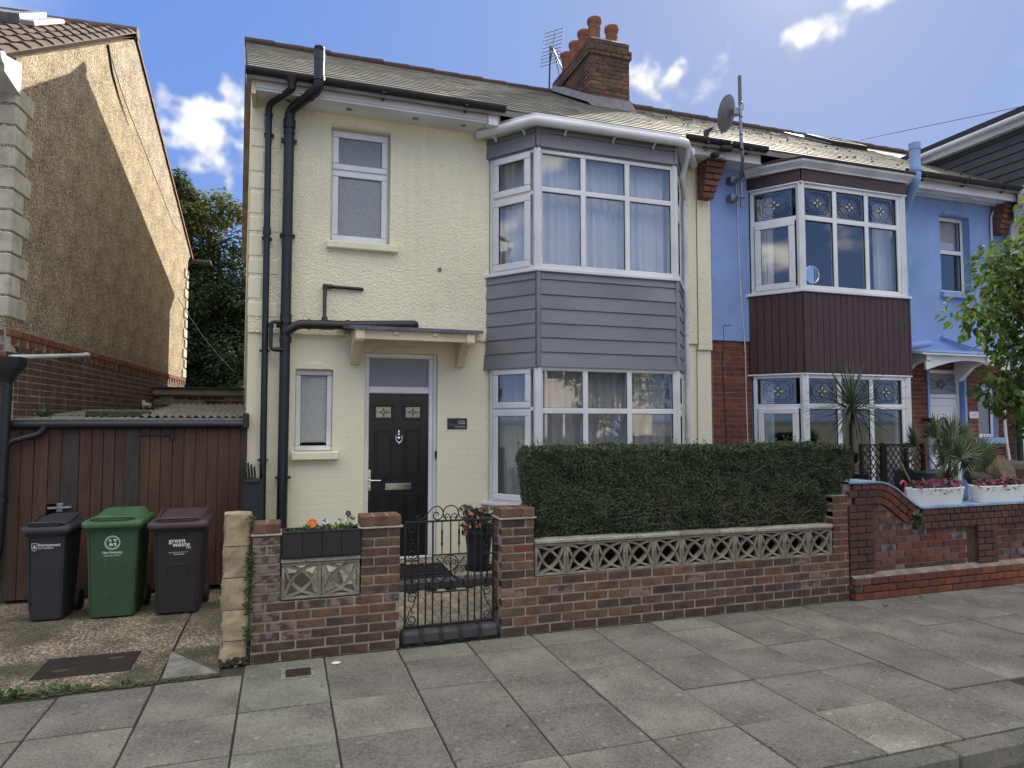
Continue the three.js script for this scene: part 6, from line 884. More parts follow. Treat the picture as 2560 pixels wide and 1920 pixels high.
{ // the neighbour's wall: swept shoulder, recessed panels, plinth, pale blue top
  const w = thing('garden_wall', 'dark red brick front wall with swept shoulder and pale blue top', 'wall', [7.8, 0, ZW - 0.12]);
  const XE = 9.9, top = [[5.535, 1.187], [5.90, 1.187], [6.00, 1.178], [6.09, 1.152], [6.18, 1.108], [6.26, 1.053], [6.34, 0.995], [6.42, 0.940], [6.51, 0.897]];
  mesh('core', muv(extrude([[5.535, 0], [XE, 0], [XE, 0.885], [6.52, 0.885], ...top.slice().reverse().map(([x, y]) => [x, y - 0.012])], null, 0.215).translate(0, 0, ZW - 0.262)), M.mortarPink, w);
  const P = FRONT(ZW), deep = { joint: 0.010, depth: 0.06, pitch: 0.0735, jitter: 0.002, chamfer: 0.003 };
  layBricks(w, FRONT(ZW + 0.055), { x0: 5.54, x1: XE, y0: 0, y1: 0.222, mats: (x, y) => x < 5.75 ? pick([...M.brickPink, M.brickRed[0]]) : pick([...M.brickRed, M.brickOrange[0]]), ...deep, depth: 0.16, limit: 70 });
  mesh('plinth_fillet', muv(facesGeo([[V(5.54, 0.222, ZW + 0.05), V(XE, 0.222, ZW + 0.05), V(XE, 0.262, ZW - 0.045), V(5.54, 0.262, ZW - 0.045)]])), M.mortarBrown, w);
  layBricks(w, P, { x0: 5.54, x1: 5.872, y0: 0.23, y1: 0.960, mats: M.brickWine, ...deep, limit: 60 });
  layBricks(w, P, { x0: 7.346, x1: 7.66, y0: 0.25, y1: 0.668, mats: M.brickWine, ...deep, limit: 40 });
  const inner = (x) => x < 6.03 ? 0.962 : x < 6.40 ? lerp(0.962, 0.676, (x - 6.03) / 0.37) : 0.668;
  layBricks(w, FRONT(ZW - 0.035), { x0: 5.872, x1: 7.226, y0: 0.235, y1: 0.965, mats: (x, y) => x < 6.3 && y < 0.85 ? pick([...M.brickPink, M.brickBloom[1]]) : y < 0.33 ? pick(M.brickBase) : pick([...M.brickPink, ...M.brickRed]), ...deep, limit: 80, skip: (x, y) => y > inner(x) - 0.0 });
  layBricks(w, FRONT(ZW - 0.035), { x0: 7.66, x1: XE, y0: 0.235, y1: 0.668, mats: [...M.brickPink, ...M.brickWine], ...deep, limit: 60 });
  mesh('drain_slot', box(7.23, 7.342, 0.24, 0.66, ZW - 0.06, ZW - 0.042), M.brickBase[0], w);
  layBricks(w, P, { x0: 6.44, x1: XE, y0: 0.668, y1: 0.888, mats: M.brickWine, ...deep, len: 0.112, limit: 100, skip: (x, y) => x < 6.52 && y > 0.74 });
  // three rings of headers along the sweep
  const cv = new THREE.CatmullRomCurve3(top.map(([x, y]) => V(x, y, 0))), Lc = cv.getLength();
  for (let r = 0; r < 3; r++) { const n = Math.round(Lc / (r ? 0.112 : 0.118)) - r; for (let i = 0; i < n; i++) { const u = (i + (r % 2 ? 0.5 : 0.05)) / n; if (u > 1) continue; const p = cv.getPointAt(clamp(u)), t = cv.getTangentAt(clamp(u)), nn = V(t.y, -t.x, 0), q = p.clone().addScaledVector(nn, 0.040 + r * 0.0745); if (q.x < 5.545) continue; const m4 = new THREE.Matrix4().makeBasis(t, nn.clone().negate(), V(0, 0, 1)).setPosition(q.setZ(ZW + 0.002 + R(-0.002, 0.002))); const o = mesh('brick', brickGeo(Lc / n - 0.010, 0.064, 0.10, 0.003), pick(i > n * 0.4 ? [...M.brickRed, M.brickWine[2]] : M.brickWine), w); const b = from.get(w); m4.premultiply(new THREE.Matrix4().makeTranslation(-b.x, -b.y, -b.z)); m4.decompose(o.position, o.quaternion, o.scale); } }
  const cp = []; const T = [...top, [6.56, 0.892], [XE, 0.892]]; for (let i = 0; i + 1 < T.length; i++) { const [a, b] = [T[i], T[i + 1]]; const z0 = ZW - 0.275, z1 = ZW + 0.012, h = 0.016; cp.push(facesGeo([[V(a[0], a[1] + h, z1), V(b[0], b[1] + h, z1), V(b[0], b[1] + h, z0), V(a[0], a[1] + h, z0)], [V(a[0], a[1] - 0.004, z1), V(b[0], b[1] - 0.004, z1), V(b[0], b[1] + h, z1), V(a[0], a[1] + h, z1)], [V(a[0], a[1] + h, z0), V(b[0], b[1] + h, z0), V(b[0], b[1] - 0.004, z0), V(a[0], a[1] - 0.004, z0)]])); }
  mesh('coping', cp, M.paleBlue, w);
}
{ // rock-faced gatepost of five painted stones
  const p = thing('gatepost', 'buff painted rock-faced stone gatepost at left end of the brick wall', 'gatepost', [-0.328, 0, -5.69]);
  const ys = [0, 0.175, 0.405, 0.645, 0.880, 1.138];
  for (let i = 0; i < 5; i++) {
    const w = 0.190 + R(-0.006, 0.006), h = ys[i + 1] - ys[i] - 0.009, d = 0.2, g = new THREE.BoxGeometry(w, h, d, 10, 12, 10), q = g.attributes.position, top = i === 4;
    for (let k = 0; k < q.count; k++) { const x = q.getX(k), y = q.getY(k), z = q.getZ(k), e = Math.min(1, (h / 2 - Math.abs(y)) / 0.03 + 0.25), n = fbm3(x * 14 + i * 9, y * 14, z * 14, 4, 3) - 0.5, c = Math.abs(x) > w / 2 - 0.001 && Math.abs(z) > d / 2 - 0.001 ? 0.010 : 0; const f = 0.045 * n * e; q.setXYZ(k, x + Math.sign(x) * (Math.abs(x) > w / 2 - 0.001 ? f - c : 0), y + (top && y > h / 2 - 0.001 ? -0.012 * Math.hypot(x / w, z / d) * 2 + n * 0.02 : 0), z + Math.sign(z) * (Math.abs(z) > d / 2 - 0.001 ? f - c : 0)); }
    g.computeVertexNormals(); const o = mesh('stone', muv(g, i * 1.3, i * 0.7), M.stone, p, V(-0.328 + R(-0.003, 0.003), (ys[i] + ys[i + 1]) / 2, -5.70)); o.rotation.y = R(-0.01, 0.01);
  }
  mesh('core', box(-0.415, -0.242, 0, 1.12, -5.785, -5.61), M.mortarBrown, p);
  const base = []; for (let i = 0; i < 26; i++) base.push(prep(new THREE.IcosahedronGeometry(R(0.012, 0.03), 0)).scale(1, 0.6, 0.7).translate(-0.328 + R(-0.10, 0.10), R(0, 0.05), -5.595)); tag(mesh('moss', base, std({ color: col(0.035, 0.040, 0.025), roughness: 1 }), p), null, null, null, 'stuff');
  mesh('latch', [sweep(bend([V(-0.46, 0.92, -5.70), V(-0.42, 0.92, -5.70)], 0.01), 0.006, 6), sweep(bend([V(-0.47, 0.85, -5.69), V(-0.445, 0.85, -5.69), V(-0.445, 0.90, -5.69), V(-0.42, 0.90, -5.69)], 0.012), 0.006, 6)], M.rusty, p);
}
{ // wrought iron gate
  const g = thing('garden_gate', 'black wrought iron garden gate with scrolls and twisted bars', 'gate', [1.355, 0.1, -5.68]);
  const z = -5.68, B = (x0, x1, y0, y1, t = 0.008) => bbox(x0, x1, y0, y1, z - t, z + t, 0.002);
  mesh('frame', [B(0.966, 0.982, 0.118, 0.993), B(1.728, 1.744, 0.118, 0.993), B(0.966, 1.744, 0.978, 0.994, 0.0085), B(0.962, 1.748, 0.118, 0.136, 0.0085)], M.blackSteel, g);
  for (const x of [1.084, 1.147, 1.207, 1.511, 1.571, 1.631]) mesh('bar', B(x - 0.0065, x + 0.0065, 0.13, 0.985, 0.0065), M.blackSteel, g);
  for (const [a, b, y] of [[1.207, 1.511, 0.703], [1.207, 1.511, 0.394], [0.975, 1.084, 0.413], [0.975, 1.084, 0.668], [1.631, 1.736, 0.423], [1.631, 1.736, 0.690]]) mesh('rail', B(a, b, y - 0.006, y + 0.006, 0.006), M.blackSteel, g);
  const twist = (x, y0, y1, k) => sweep(Array.from({ length: 60 }, (_, i) => V(x, lerp(y0, y1, i / 59), z)), (t) => 0.0052 + (k ? 0.0055 * Math.pow(Math.max(0, Math.sin(t * Math.PI)), 6) * (0.6 + 0.4 * Math.cos(t * 90)) + 0.004 * Math.exp(-Math.pow((t - 0.32) / 0.05, 2)) + 0.004 * Math.exp(-Math.pow((t - 0.68) / 0.05, 2)) : 0.001), 7);
  for (const [x, k] of [[1.285, 1], [1.36, 0], [1.433, 1]]) { mesh('bar', twist(x, 0.13, 0.394, k), M.blackSteel, g); mesh('bar', twist(x, 0.703, 0.98, k), M.blackSteel, g); }
  mesh('bar', twist(1.030, 0.413, 0.668, 1), M.blackSteel, g); mesh('bar', twist(1.684, 0.423, 0.690, 1), M.blackSteel, g);
  const spir = (cx, cy, r0, r1, a0, turns, n = 26) => Array.from({ length: n + 1 }, (_, i) => { const t = i / n, r = lerp(r0, r1, t), a = a0 + turns * Math.PI * 2 * t; return V(cx + r * Math.cos(a), cy + r * Math.sin(a), z); });
  const S = (pts, r = 0.0045) => sweep(pts, r, 6);
  // S scrolls in the four corners
  const sS = (x0, x1, y0, y1, fl) => { const cx = (x0 + x1) / 2, w = (x1 - x0) / 2, f = (x) => fl ? x0 + x1 - x : x; const a = spir(cx + w * 0.10, y1 - w * 0.98, w * 0.30, w * 0.92, Math.PI * 0.9, -1.35), b = spir(cx - w * 0.05, y0 + w * 0.98, w * 0.92, w * 0.30, Math.PI * 1.05, 1.35); const p = [...a, V(cx + w * 0.2, lerp(y0, y1, 0.56), z), V(cx - w * 0.5, lerp(y0, y1, 0.40), z), ...b].map((v) => V(f(v.x), v.y, v.z)); return [S(p), S(smooth([V(f(cx - w * 0.5), lerp(y0, y1, 0.56), z), V(f(cx - w * 0.05), lerp(y0, y1, 0.5), z), V(f(cx + w * 0.02), lerp(y0, y1, 0.42), z), V(f(cx + w * 0.45), lerp(y0, y1, 0.37), z)], 10), 0.004)]; };
  for (const [a, b, c, d, fl] of [[0.984, 1.078, 0.138, 0.408, 0], [0.984, 1.078, 0.674, 0.976, 1], [1.638, 1.727, 0.138, 0.418, 1], [1.638, 1.727, 0.696, 0.976, 0]]) mesh('scroll', sS(a, b, c, d, fl), M.blackSteel, g);
  // centre rosette
  const ring = (cx, cy, r) => spir(cx, cy, r, r, 0, 1, 32);
  mesh('rosette', [S(ring(1.36, 0.628, 0.066)), S(ring(1.36, 0.462, 0.064)), S(ring(1.266, 0.545, 0.058)), S(ring(1.454, 0.545, 0.058)), S([V(1.245, 0.668, z), V(1.475, 0.425, z)]), S([V(1.475, 0.668, z), V(1.245, 0.425, z)]), S([V(1.36, 0.40, z), V(1.36, 0.665, z)])], M.blackSteel, g);
  for (const s of [-1, 1]) for (const [y, d] of [[0.628, 1], [0.462, -1]]) mesh('scroll', S(smooth([V(1.36, y - d * 0.05, z), V(1.36 + s * 0.012, y + d * 0.012, z), V(1.36 + s * 0.03, y + d * 0.030, z), V(1.36 + s * 0.046, y + d * 0.012, z), V(1.36 + s * 0.036, y - d * 0.008, z), V(1.36 + s * 0.024, y + d * 0.004, z)], 20), 0.004), M.blackSteel, g);
  for (const s of [-1, 1]) mesh('scroll', S(smooth([V(1.36 + s * 0.04, 0.545, z), V(1.36 + s * 0.065, 0.575, z), V(1.36 + s * 0.098, 0.585, z), V(1.36 + s * 0.11, 0.555, z), V(1.36 + s * 0.09, 0.545, z), V(1.36 + s * 0.085, 0.562, z)], 18), 0.004), M.blackSteel, g);
  each('finial', [[1.245, 0.668], [1.475, 0.668], [1.245, 0.425], [1.475, 0.425], [1.36, 0.672], [1.36, 0.398]].map(([x, y]) => prep(new THREE.SphereGeometry(0.0095, 10, 8)).translate(x, y, z)), M.blackSteel, g);
  // scrolls above the top rail
  mesh('scroll', [S(ring(1.36, 1.048, 0.066), 0.005)], M.blackSteel, g);
  for (const s of [-1, 1]) {
    mesh('scroll', S(smooth([V(1.36, 0.99, z), V(1.36 + s * 0.010, 1.03, z), V(1.36 + s * 0.030, 1.045, z), V(1.36 + s * 0.050, 1.030, z), V(1.36 + s * 0.040, 1.010, z), V(1.36 + s * 0.024, 1.018, z)], 20), 0.0045), M.blackSteel, g);
    const cx = 1.36 + s * 0.118, q = [V(1.36 + s * 0.294, 1.012, z), V(1.36 + s * 0.300, 1.030, z), V(1.36 + s * 0.284, 1.038, z), V(1.36 + s * 0.270, 1.022, z), V(1.36 + s * 0.282, 1.003, z)]; mesh('scroll', S(smooth([V(1.36 + s * 0.276, 1.018, z), V(1.36 + s * 0.288, 1.012, z), V(1.36 + s * 0.296, 1.026, z), V(1.36 + s * 0.282, 1.040, z), V(1.36 + s * 0.264, 1.026, z), V(1.36 + s * 0.276, 0.996, z), V(1.36 + s * 0.235, 1.016, z), V(1.36 + s * 0.195, 1.056, z), V(1.36 + s * 0.160, 1.096, z), V(1.36 + s * 0.118, 1.112, z), V(1.36 + s * 0.076, 1.085, z), V(1.36 + s * 0.068, 1.045, z), V(1.36 + s * 0.09, 1.005, z), V(1.36 + s * 0.13, 1.000, z), V(1.36 + s * 0.152, 1.03, z), V(1.36 + s * 0.135, 1.06, z), V(1.36 + s * 0.108, 1.052, z), V(1.36 + s * 0.112, 1.032, z)], 70), 0.005), M.blackSteel, g);
  }
  each('hinge', [B(1.74, 1.785, 0.71, 0.76), B(1.74, 1.785, 0.20, 0.24), bbox(0.92, 0.97, 0.635, 0.655, z - 0.01, z + 0.01, 0.003)], M.blackSteel, g);
}
// ---------------------------------------------------------------- things in front of the cream house
function decal(w, h, px, draw) { const c = document.createElement('canvas'); c.width = px; c.height = Math.round(px * h / w); const x = c.getContext('2d'); draw(x, c.width, c.height); const t = new THREE.CanvasTexture(c); t.colorSpace = THREE.SRGBColorSpace; return t; }
{ // door number plate
  const t = decal(0.25, 0.133, 512, (x, w, h) => { x.fillStyle = '#20242e'; x.fillRect(0, 0, w, h); x.fillStyle = '#e8e8e6'; x.textAlign = 'right'; x.font = '112px serif'; x.fillText('122', w * 0.90, h * 0.50); x.font = '44px serif'; x.fillText('Tangier Road', w * 0.90, h * 0.86); x.fillRect(w * 0.10, h * 0.61, w * 0.80, 3); });
  const p = thing('house_number_sign', 'dark slate house number plate beside the black front door', 'sign', [2.03, 1.733, -8.165]);
  mesh('plate', bbox(1.905, 2.155, 1.733, 1.866, -8.172, -8.160, 0.002), std({ color: col(0.018, 0.020, 0.027), roughness: 0.4 }), p);
  mesh('lettering', prep(new THREE.PlaneGeometry(0.246, 0.129)).translate(2.03, 1.7995, -8.1585), std({ map: t, roughness: 0.45 }), p);
  each('screw', [1.917, 2.143].map((x) => lathe([[0, 0.003], [0.004, 0.002], [0.005, 0]], 8).rotateX(Math.PI / 2).translate(x, 1.80, -8.158)), M.chrome, p);
}
{
  const t = decal(0.21, 0.115, 512, (x, w, h) => { x.fillStyle = '#cfcdd0'; x.fillRect(0, 0, w, h); x.fillStyle = '#2c2c34'; x.textAlign = 'center'; x.font = 'italic 150px serif'; x.fillText('121', w * 0.52, h * 0.62); x.font = '26px serif'; x.fillText('Tangier Road', w * 0.5, h * 0.84); x.fillRect(0, h * 0.48, w * 0.2, 9); x.fillRect(w * 0.82, h * 0.48, w * 0.18, 9); });
  const p = thing('house_number_sign', 'pale oval-ended house number plate on red brick by the white door', 'sign', [10.75, 1.872, -8.15]);
  mesh('plate', muv(extrude([[10.648, 1.89], [10.67, 1.874], [10.83, 1.874], [10.852, 1.89], [10.852, 1.97], [10.83, 1.986], [10.67, 1.986], [10.648, 1.97]], null, 0.010, { bevel: 0.003 }).translate(0, 0, -8.155)), M.whitePipe, p);
  mesh('lettering', prep(new THREE.PlaneGeometry(0.185, 0.095)).translate(10.75, 1.93, -8.1405), std({ map: t, roughness: 0.5 }), p);
}
// wheelie bins
function bin(label, at, turn, c, cl, { w = 0.44, lw = 0.52, h = 0.845, d = 0.50, art, hatch, dome }) {
  const b = thing('wheelie_bin', label, 'wheelie bin', at, { turn, own: true, group: undefined });
  const ring = (k, y, r) => rrect(lerp(w * 0.86, w, k), lerp(d * 0.82, d, k), r, y, 4, 0, lerp(0.012, 0, k));
  const body = mesh('body', loft([ring(0, 0.02, 0.05), ring(0.02, 0.045, 0.045), ring(0.5, h * 0.5, 0.04), ring(1, h - 0.05, 0.04), rrect(w + 0.035, d + 0.03, 0.04, h - 0.048, 4), rrect(w + 0.04, d + 0.035, 0.04, h, 4)]), c, b);
  for (const s of [-1, 1]) mesh('rib', loft([rrect(0.016, 0.012, 0.004, 0.1, 2, s * w * 0.40, d / 2 - 0.035), rrect(0.016, 0.012, 0.004, h - 0.05, 2, s * w * 0.455, d / 2 + 0.001)]), c, body);
  if (hatch) { const o = []; for (let i = 0; i <= 12; i++) { const t = i / 12 * Math.PI; o.push(V(-0.10 * Math.cos(t) * 1.0, 0.40 + 0.075 * Math.pow(Math.sin(t), 0.5), d / 2 - 0.018)); } mesh('grab_recess', sweep([V(-0.10, 0.30, d / 2 - 0.03), ...o, V(0.10, 0.30, d / 2 - 0.03)], 0.008, 6), c, body); }
  // lid: rim skirt, sloping back to a raised hinge side
  const lid = mesh('lid', loft([rrect(lw, d + 0.10, 0.05, h - 0.012, 4, 0, 0), rrect(lw + 0.012, d + 0.112, 0.05, h + 0.012, 4, 0, 0), rrect(lw + 0.004, d + 0.10, 0.05, h + 0.016, 4, 0, 0), rrect(lw + 0.006, d + 0.10, 0.05, h + 0.036, 4, 0, 0), rrect(lw - 0.03, d + 0.06, 0.05, h + 0.050, 4, 0, -0.01)]), cl, b);
  const up = rrect(lw - 0.07, d + 0.0, 0.06, h + 0.052, 5, 0, -0.02), top = rrect(lw - 0.15, d - 0.08, 0.06, 0, 5, 0, -0.06).map((p) => V(p.x, h + 0.078 + (0.03 - p.z) * 0.11, p.z)), ctr = rrect(lw - 0.24, d - 0.2, 0.05, 0, 5, 0, -0.06).map((p) => V(p.x, h + 0.088 + (0.03 - p.z) * 0.12, p.z));
  mesh('lid_dome', loft([up, top, ctr]), cl, lid);
  mesh('lid_handle', [sweep(bend([V(-lw * 0.36, h + 0.052, d / 2 + 0.0), V(-lw * 0.30, h + 0.078, d / 2 + 0.035), V(lw * 0.30, h + 0.078, d / 2 + 0.035), V(lw * 0.36, h + 0.052, d / 2 + 0.0)], 0.06, 5), 0.012, 8), bbox(-lw * 0.28, lw * 0.28, h + 0.05, h + 0.06, d / 2 - 0.04, d / 2 + 0.04, 0.01)], cl, lid);
  if (dome) mesh('lid_dome', [-1, 1].map((s) => sweep(bend([V(s * lw * 0.36, h + 0.06, d * 0.34), V(s * lw * 0.38, h + 0.105, -0.02), V(s * lw * 0.38, h + 0.12, -d * 0.35)], 0.1, 5), 0.012, 8)), cl, lid);
  mesh('handle', [sweep(bend([V(-w * 0.4, h - 0.02, -d / 2 - 0.02), V(-w * 0.4, h + 0.05, -d / 2 - 0.09), V(w * 0.4, h + 0.05, -d / 2 - 0.09), V(w * 0.4, h - 0.02, -d / 2 - 0.02)], 0.03, 4), 0.016, 8)], c, b);
  for (const s of [-1, 1]) mesh('wheel', lathe([[0.02, -0.025], [0.09, -0.025], [0.10, -0.012], [0.10, 0.012], [0.09, 0.025], [0.02, 0.025]], 20).rotateZ(Math.PI / 2).translate(s * (w * 0.42 + 0.02), 0.10, -d / 2 + 0.03), M.blackDull, b);
  if (art) { const { aw, ah, y, x = 0, draw } = art, g = prep(new THREE.PlaneGeometry(aw, ah)); const k = (y / (h - 0.05)), zf = lerp(d * 0.41 + 0.012, d / 2, k) + 0.0035, sl = Math.atan2(d / 2 - d * 0.41 - 0.012, h - 0.07); g.rotateX(sl).translate(x, y, zf); mesh('print', g, std({ map: decal(aw, ah, 512, draw), transparent: true, roughness: 0.6 }), body); }
  return b;
}
{
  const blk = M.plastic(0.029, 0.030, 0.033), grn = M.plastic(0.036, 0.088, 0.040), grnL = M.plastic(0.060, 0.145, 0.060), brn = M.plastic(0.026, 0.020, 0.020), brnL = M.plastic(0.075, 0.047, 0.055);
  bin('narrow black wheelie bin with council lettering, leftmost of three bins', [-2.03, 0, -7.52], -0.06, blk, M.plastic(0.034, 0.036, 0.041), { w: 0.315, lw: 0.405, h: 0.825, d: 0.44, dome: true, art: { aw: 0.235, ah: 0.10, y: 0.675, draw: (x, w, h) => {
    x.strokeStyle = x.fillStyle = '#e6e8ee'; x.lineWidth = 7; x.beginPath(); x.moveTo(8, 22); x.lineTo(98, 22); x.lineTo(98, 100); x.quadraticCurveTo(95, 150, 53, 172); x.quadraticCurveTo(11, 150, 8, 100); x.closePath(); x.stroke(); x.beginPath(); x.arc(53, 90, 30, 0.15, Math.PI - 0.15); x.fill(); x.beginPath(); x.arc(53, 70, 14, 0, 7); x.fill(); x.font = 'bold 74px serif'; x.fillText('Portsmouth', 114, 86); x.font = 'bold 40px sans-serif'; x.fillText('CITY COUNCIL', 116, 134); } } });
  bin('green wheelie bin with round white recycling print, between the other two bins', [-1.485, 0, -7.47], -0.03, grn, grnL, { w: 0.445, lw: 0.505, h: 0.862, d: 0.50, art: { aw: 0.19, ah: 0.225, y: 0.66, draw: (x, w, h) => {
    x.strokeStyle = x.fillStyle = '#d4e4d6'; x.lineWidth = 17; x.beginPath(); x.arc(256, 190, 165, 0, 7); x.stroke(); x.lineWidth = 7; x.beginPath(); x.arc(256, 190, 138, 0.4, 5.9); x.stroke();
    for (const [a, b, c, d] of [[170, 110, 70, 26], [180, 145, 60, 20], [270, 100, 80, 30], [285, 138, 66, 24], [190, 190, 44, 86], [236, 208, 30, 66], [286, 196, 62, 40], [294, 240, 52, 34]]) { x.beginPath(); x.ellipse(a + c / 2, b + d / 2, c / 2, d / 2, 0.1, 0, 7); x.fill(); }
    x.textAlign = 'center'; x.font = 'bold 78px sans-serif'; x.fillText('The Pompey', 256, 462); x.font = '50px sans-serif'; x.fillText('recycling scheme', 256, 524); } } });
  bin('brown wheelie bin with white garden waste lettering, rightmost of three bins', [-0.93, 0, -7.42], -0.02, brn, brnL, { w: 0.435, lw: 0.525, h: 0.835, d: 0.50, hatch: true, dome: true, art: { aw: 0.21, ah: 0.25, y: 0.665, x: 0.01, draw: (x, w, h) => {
    x.fillStyle = '#120e0e'; x.font = 'bold 150px sans-serif'; x.textAlign = 'center'; x.fillText('126', 300, 128); x.fillStyle = '#ececee'; x.textAlign = 'left'; x.font = 'bold 128px sans-serif'; x.fillText('green', 40, 270); x.fillText('waste', 128, 362); x.font = 'italic bold 66px sans-serif'; x.fillText('club', 408, 412); x.font = '33px sans-serif'; x.fillText('www.greenwasteclub.co.uk', 46, 502); x.font = 'bold 34px sans-serif'; x.fillText('0800 0900 200', 150, 550); } } });
}
{ // drain cover in the drive, stop tap cover in the pavement
  const c = thing('drain_cover', 'rusty rectangular drain cover set in the gravelly drive', 'drain cover', [-1.36, 0, -5.93]);
  mesh('plate', bbox(-1.655, -1.060, -0.01, 0.010, -6.14, -5.735, 0.003), M.rusty, c);
  mesh('frame', ringBars(-1.675, -1.042, -6.158, -5.717, 0.018, 0, 0).map(([a, b, z0, z1]) => bbox(a, b, -0.02, 0.008, z0, z1, 0.002)), M.blackDull, c);
  const pat = []; for (let i = 0; i < 24; i++) for (let j = 0; j < 16; j++) pat.push(bbox(-1.645 + i * 0.0243, -1.645 + i * 0.0243 + 0.012, 0.010, 0.0118, -6.13 + j * 0.0243, -6.13 + j * 0.0243 + 0.012, 0.001));
  tag(mesh('tread_pattern', pat, M.rusty, c), null, null, null, 'stuff');
  const kh = std({ color: col(0.05, 0.06, 0.03), roughness: 1 }); for (const [x, z] of [[-1.52, -5.84], [-1.19, -6.02]]) mesh('keyhole', lathe([[0, 0.0125], [0.035, 0.0122], [0.045, 0.010]], 14).scale(1.3, 1, 0.7).translate(x, 0.001, z), kh, c);
  const s = thing('stopcock_cover', 'small rusty iron utility cover in the pavement by the brick wall', 'utility cover', [0.13, 0, -5.28]);
  mesh('lid', bbox(0.045, 0.215, -0.02, 0.006, -5.355, -5.205, 0.003), M.rusty, s);
  mesh('surround', ringBars(0.012, 0.248, -5.395, -5.168, 0.030, 0, 0).map(([a, b, z0, z1]) => muv(bbox(a, b, -0.02, 0.003, z0, z1, 0.002))), M.concrete, s);
  each('rib', Array.from({ length: 5 }, (_, i) => bbox(0.06 + i * 0.03, 0.072 + i * 0.03, 0.006, 0.009, -5.34, -5.22, 0.001)), M.rusty, s);
}
{ // planter box on the short wall, with bedding flowers
  const p = thing('planter_box', 'black wooden trough planter resting on the short front wall', 'planter', [0.305, 0.77, -5.63]);
  mesh('side', [muv(bbox(0.004, 0.596, 0.771, 0.975, -5.553, -5.535, 0.004)), muv(bbox(0.004, 0.596, 0.771, 0.975, -5.735, -5.717, 0.004)), muv(bbox(0.004, 0.022, 0.771, 0.975, -5.717, -5.553, 0.004)), muv(bbox(0.578, 0.596, 0.771, 0.975, -5.717, -5.553, 0.004))], std({ color: col(0.020, 0.019, 0.022), map: sized(tWood, 0.3, 0.9), roughness: 0.62 }), p);
  for (let i = 0; i < 4; i++) mesh('slat', muv(bbox(0.006 + i * 0.147, 0.150 + i * 0.147, 0.785, 0.965, -5.536, -5.528, 0.003)), std({ color: col(0.019, 0.018, 0.021), map: sized(tWood, 0.3, 0.9), roughness: 0.6 }), p);
  mesh('rim', [bbox(0.0, 0.60, 0.965, 0.981, -5.545, -5.524, 0.004), bbox(0.0, 0.60, 0.965, 0.981, -5.74, -5.716, 0.004)], M.blackDull, p);
  mesh('soil', box(0.02, 0.58, 0.80, 0.955, -5.72, -5.55), std({ color: col(0.03, 0.022, 0.016), roughness: 1 }), p);
}
function leafBits(n, c, rx, ry, rz, size, up = 0.3) { const g = []; for (let i = 0; i < n; i++) { const a = R(0, 6.283), r = Math.sqrt(rnd()), p = V(c.x + rx * r * Math.cos(a), c.y + R(0, ry), c.z + rz * r * Math.sin(a)), d = V(R(-1, 1), R(-0.3, 1) * up + 0.2, R(-1, 1)).normalize(), s = d.clone().cross(V(R(-1, 1), R(-1, 1), R(-1, 1))).normalize(), l = size * R(0.7, 1.2), m = p.clone().addScaledVector(d, l * 0.5), nn = d.clone().cross(s).multiplyScalar(l * 0.12); g.push(facesGeo([[p, m.clone().addScaledVector(s, l * 0.32).add(nn), p.clone().addScaledVector(d, l)], [p, p.clone().addScaledVector(d, l), m.clone().addScaledVector(s, -l * 0.32).add(nn)]])); } return g; }
function petals(c, n, r, dir, lift = 0.3) { const a = dir.clone().cross(V(0.1, 1, 0.2)).normalize(), b = dir.clone().cross(a), g = []; for (let i = 0; i < n; i++) { const t = i / n * 6.283 + 0.2, e = a.clone().multiplyScalar(Math.cos(t)).addScaledVector(b, Math.sin(t)), s = a.clone().multiplyScalar(-Math.sin(t)).addScaledVector(b, Math.cos(t)); const p = (f, w, h) => c.clone().addScaledVector(e, f * r).addScaledVector(s, w * r).addScaledVector(dir, h * r); g.push(facesGeo([[p(0, 0, 0), p(0.5, -0.5, lift * 0.6), p(1, -0.3, lift), p(1.05, 0.2, lift), p(0.6, 0.5, lift * 0.6)]])); } return g; }
